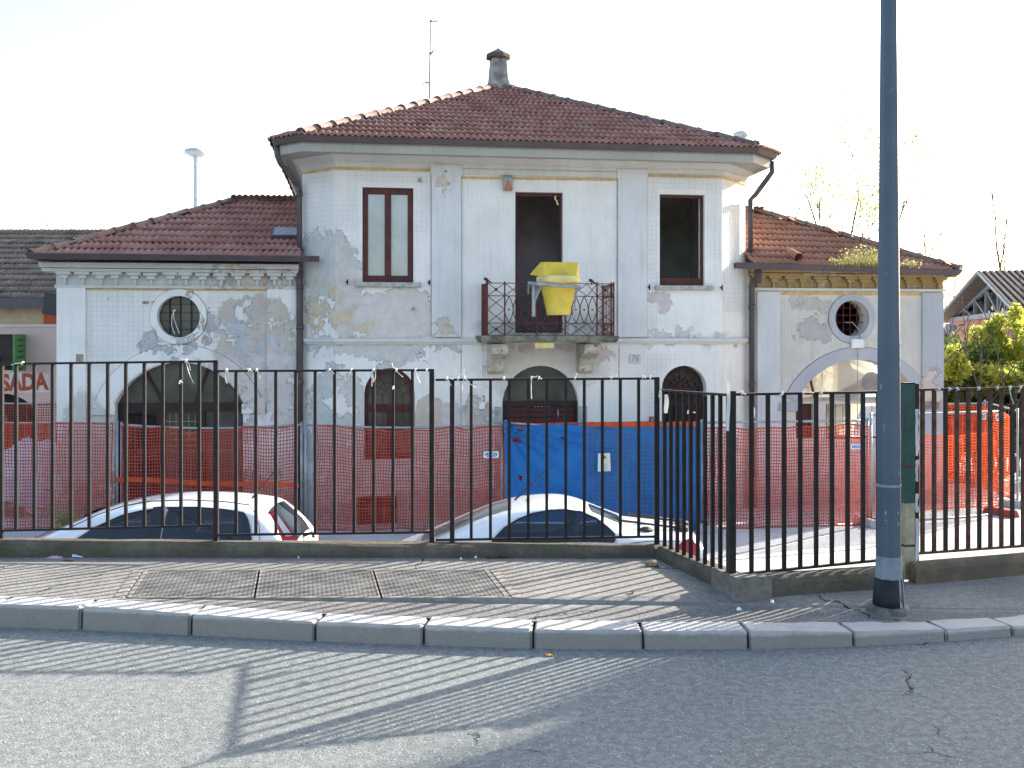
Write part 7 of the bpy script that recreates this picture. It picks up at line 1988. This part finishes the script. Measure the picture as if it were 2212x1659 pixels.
# white strings left knotted on the railings
def string_on(label, u, v, Y, tails, knot=True, loop=0, r=.0032):
    """tails: list of pixel-length/drift pairs measured from the knot"""
    p = at(u, v, Y); p.y -= .018; m = MB(); k = Y/FP
    # wrap round the rail
    m.tube([(math.cos(a)*.004, -.002 + math.sin(a)*.022, .0 + math.cos(a)*.012 - .004) for a in [q*.785 for q in range(9)]], r, 5)
    if knot: m.lathe([(.001, -.008), (.008, -.003), (.008, .004), (.001, .008)], 6)
    for (dx, dz) in tails:
        n = 6; sw = rj.uniform(-1, 1)*.012
        m.tube([(dx*k*f + sw*math.sin(math.pi*f), -.006 - .012*f*(1-f), -dz*k*f) for f in [q/n for q in range(n+1)]], [r*(1 if q < n else 1.5) for q in range(n+1)], 5)
    if loop:
        m.tube([(.010*math.sin(t_) + .004, -.004, -loop*k*(1-math.cos(t_))/2) for t_ in [q*.5236 for q in range(13)]], r, 5)
    o = m.build('string', M['string'], None, True); o.location = p; return tag(o, label, 'string', 'white strings knotted on the railings')
YS_ = YF - .002
for (u, v, tails, loop, lab) in (
    (52, 783, [(-24, 5), (-10, 3)], 0, 'white string bow on the railing top near the green shutter'),
    (404, 778, [(17, 50), (9, 22), (-10, -3), (8, -2)], 0, 'long white string dangling before the left arched door'),
    (391, 824, [(6, 2)], 0, 'tiny white knot halfway on a bar before the left door'),
    (491, 798, [(3, 5)], 30, 'white string loop just right of the first step in the rail'),
    (540, 798, [(8, 4), (-6, -2)], 0, 'short white knot on the middle rail, left part'),
    (556, 798, [(7, 20), (2, 12)], 0, 'white knot with short tail left of the round downpipe'),
    (713, 798, [(-16, 14), (10, 10)], 0, 'curved white string between downpipe and arched window'),
    (760, 798, [(-6, 18)], 0, 'single short white tail left of the arched window'),
    (808, 798, [(-4, 36), (-1, 28), (-7, 18)], 24, 'thick bunch of white strings over the arched window, left side'),
    (857, 798, [(-9, -14), (14, 16), (3, 6)], 0, 'white string with raised end above the arched window'),
    (850, 836, [(3, 3)], 0, 'round white knot hanging midway on the arched window bar'),
    (898, 798, [(10, 30)], 0, 'white string tail right of the arched window'),
    (922, 798, [(3, 10)], 0, 'short white knot left of the step post'),
    (965, 815, [(10, 18), (-4, 10), (14, 4)], 0, 'white string knot just right of the second step'),
    (990, 815, [(4, 12), (12, -10)], 0, 'white knot between the second step and the splayed strings'),
    (1004, 815, [(0, -18), (-6, 30), (24, 22), (10, 12)], 0, 'splayed white strings with raised end on the low rail'),
    (1088, 815, [(3, 4)], 0, 'short white wrap on the low rail left of the doorway'),
    (1148, 815, [(0, 46), (12, -3)], 0, 'straight long white string before the brown shutter'),
    (1164, 815, [(6, 3)], 0, 'double white wrap right of the long straight string'),
    (1242, 815, [(3, -10)], 0, 'upright white string end right of the doorway arch'),
    (1320, 815, [(12, -6), (-6, -3)], 0, 'small white bow on the low rail under number plate'),
    (1388, 813, [(5, 3)], 0, 'white wrap left of the long tail near the corner'),
    (1404, 813, [(3, 48)], 0, 'long white tail near the right end of the low rail')):
    string_on(lab, u, v, YS_, tails, True, loop)
def on5(u):           # point on the panel between corner and lamp post
    k = (u-1106)/FP; a = Vector(PC); b = Vector(PE); d = b-a; f = (k*a.y - a.x)/(d.x - k*d.y); return a.y + d.y*f
for (u, v, tails, loop, lab) in ((1601, 847, [(8, 4), (-6, -3)], 0, 'white knot right of the thick corner post'), (1688, 848, [(-14, 8), (-10, 36)], 0, 'white string with long tail right of the second downpipe'), (1733, 847, [(16, -1), (22, 1)], 0, 'flat white wrap on the rail before the right arch'), (1772, 847, [(10, -6), (-2, 6)], 0, 'white bow on the rail before the right arch window')):
    string_on(lab, u, v, on5(u)-.002, tails, True, loop)
string_on('white knot on the turning rail, near its far end', 1523, 850, 6.6, [(12, 8), (-4, 3), (16, 12)], True)
string_on('small white knot on a bar of the turning panel', 1486, 888, 6.85, [(14, 3)], True)
for (u, v, h, w, Y, lab) in ((1438, 872, 20, 8, 7.0, 'white foam strip hanging on the turning railing'), (1571, 878, 52, 6, 6.2, 'long white foam strip beside the thick corner post'), (1625, 893, 14, 5, 6.28, 'short white foam tag on a bar right of the corner post'), (1425, 850, 8, 5, 7.22, 'small white tag at the top of the turning panel')):
    p = at(u, v, Y); k = Y/FP; m = MB(); n = 6; vs_ = []
    for i in range(n+1):
        f = i/n; ww = w*k*(.55 + .6*math.sin(math.pi*(.15+.7*f))); z = h*k*(1-2*f)
        vs_ += [(-ww/2+.003*math.sin(f*5), 0, z), (ww/2+.003*math.sin(f*5), 0, z), (ww/2+.003*math.sin(f*5), .012, z), (-ww/2+.003*math.sin(f*5), .012, z)]
    fs = [(0, 1, 2, 3), (4*n+3, 4*n+2, 4*n+1, 4*n)] + [(4*i+j, 4*i+(j+1) % 4, 4*i+4+(j+1) % 4, 4*i+4+j) for i in range(n) for j in range(4)]
    m.add(vs_, fs); o = m.build('foam_strip', M['string'], None, False, True); o.location = p - Vector((0, .03, 0)); tag(o, lab, 'foam strip')
def on6(u):
    k = (u-1106)/FP; a = Vector(PG0); b = Vector(PG1); d = b-a; f = (k*a.y - a.x)/(d.x - k*d.y); return a.y + d.y*f, f
for (u, tails, lab) in ((2025, [(-8, 4)], 'whitish knot on the rusty gate rail before the grey pilaster'), (2047, [(4, 2)], 'whitish knot on the gate rail, leftmost before the hedge'), (2064, [(5, 3)], 'whitish knot on the gate rail, second before the hedge'), (2110, [(4, 3)], 'whitish knot on the gate rail above the bright net'), (2150, [(3, 2)], 'whitish knot on the gate rail above the far fence end'), (2178, [(8, 36)], 'whitish string with long tail on the gate rail at right'), (2200, [(-5, 10), (6, -4)], 'whitish bow on the gate rail at the right edge')):
    Y, f = on6(u); v = 840 + (829-840)*f; string_on(lab, u, v, Y, tails)
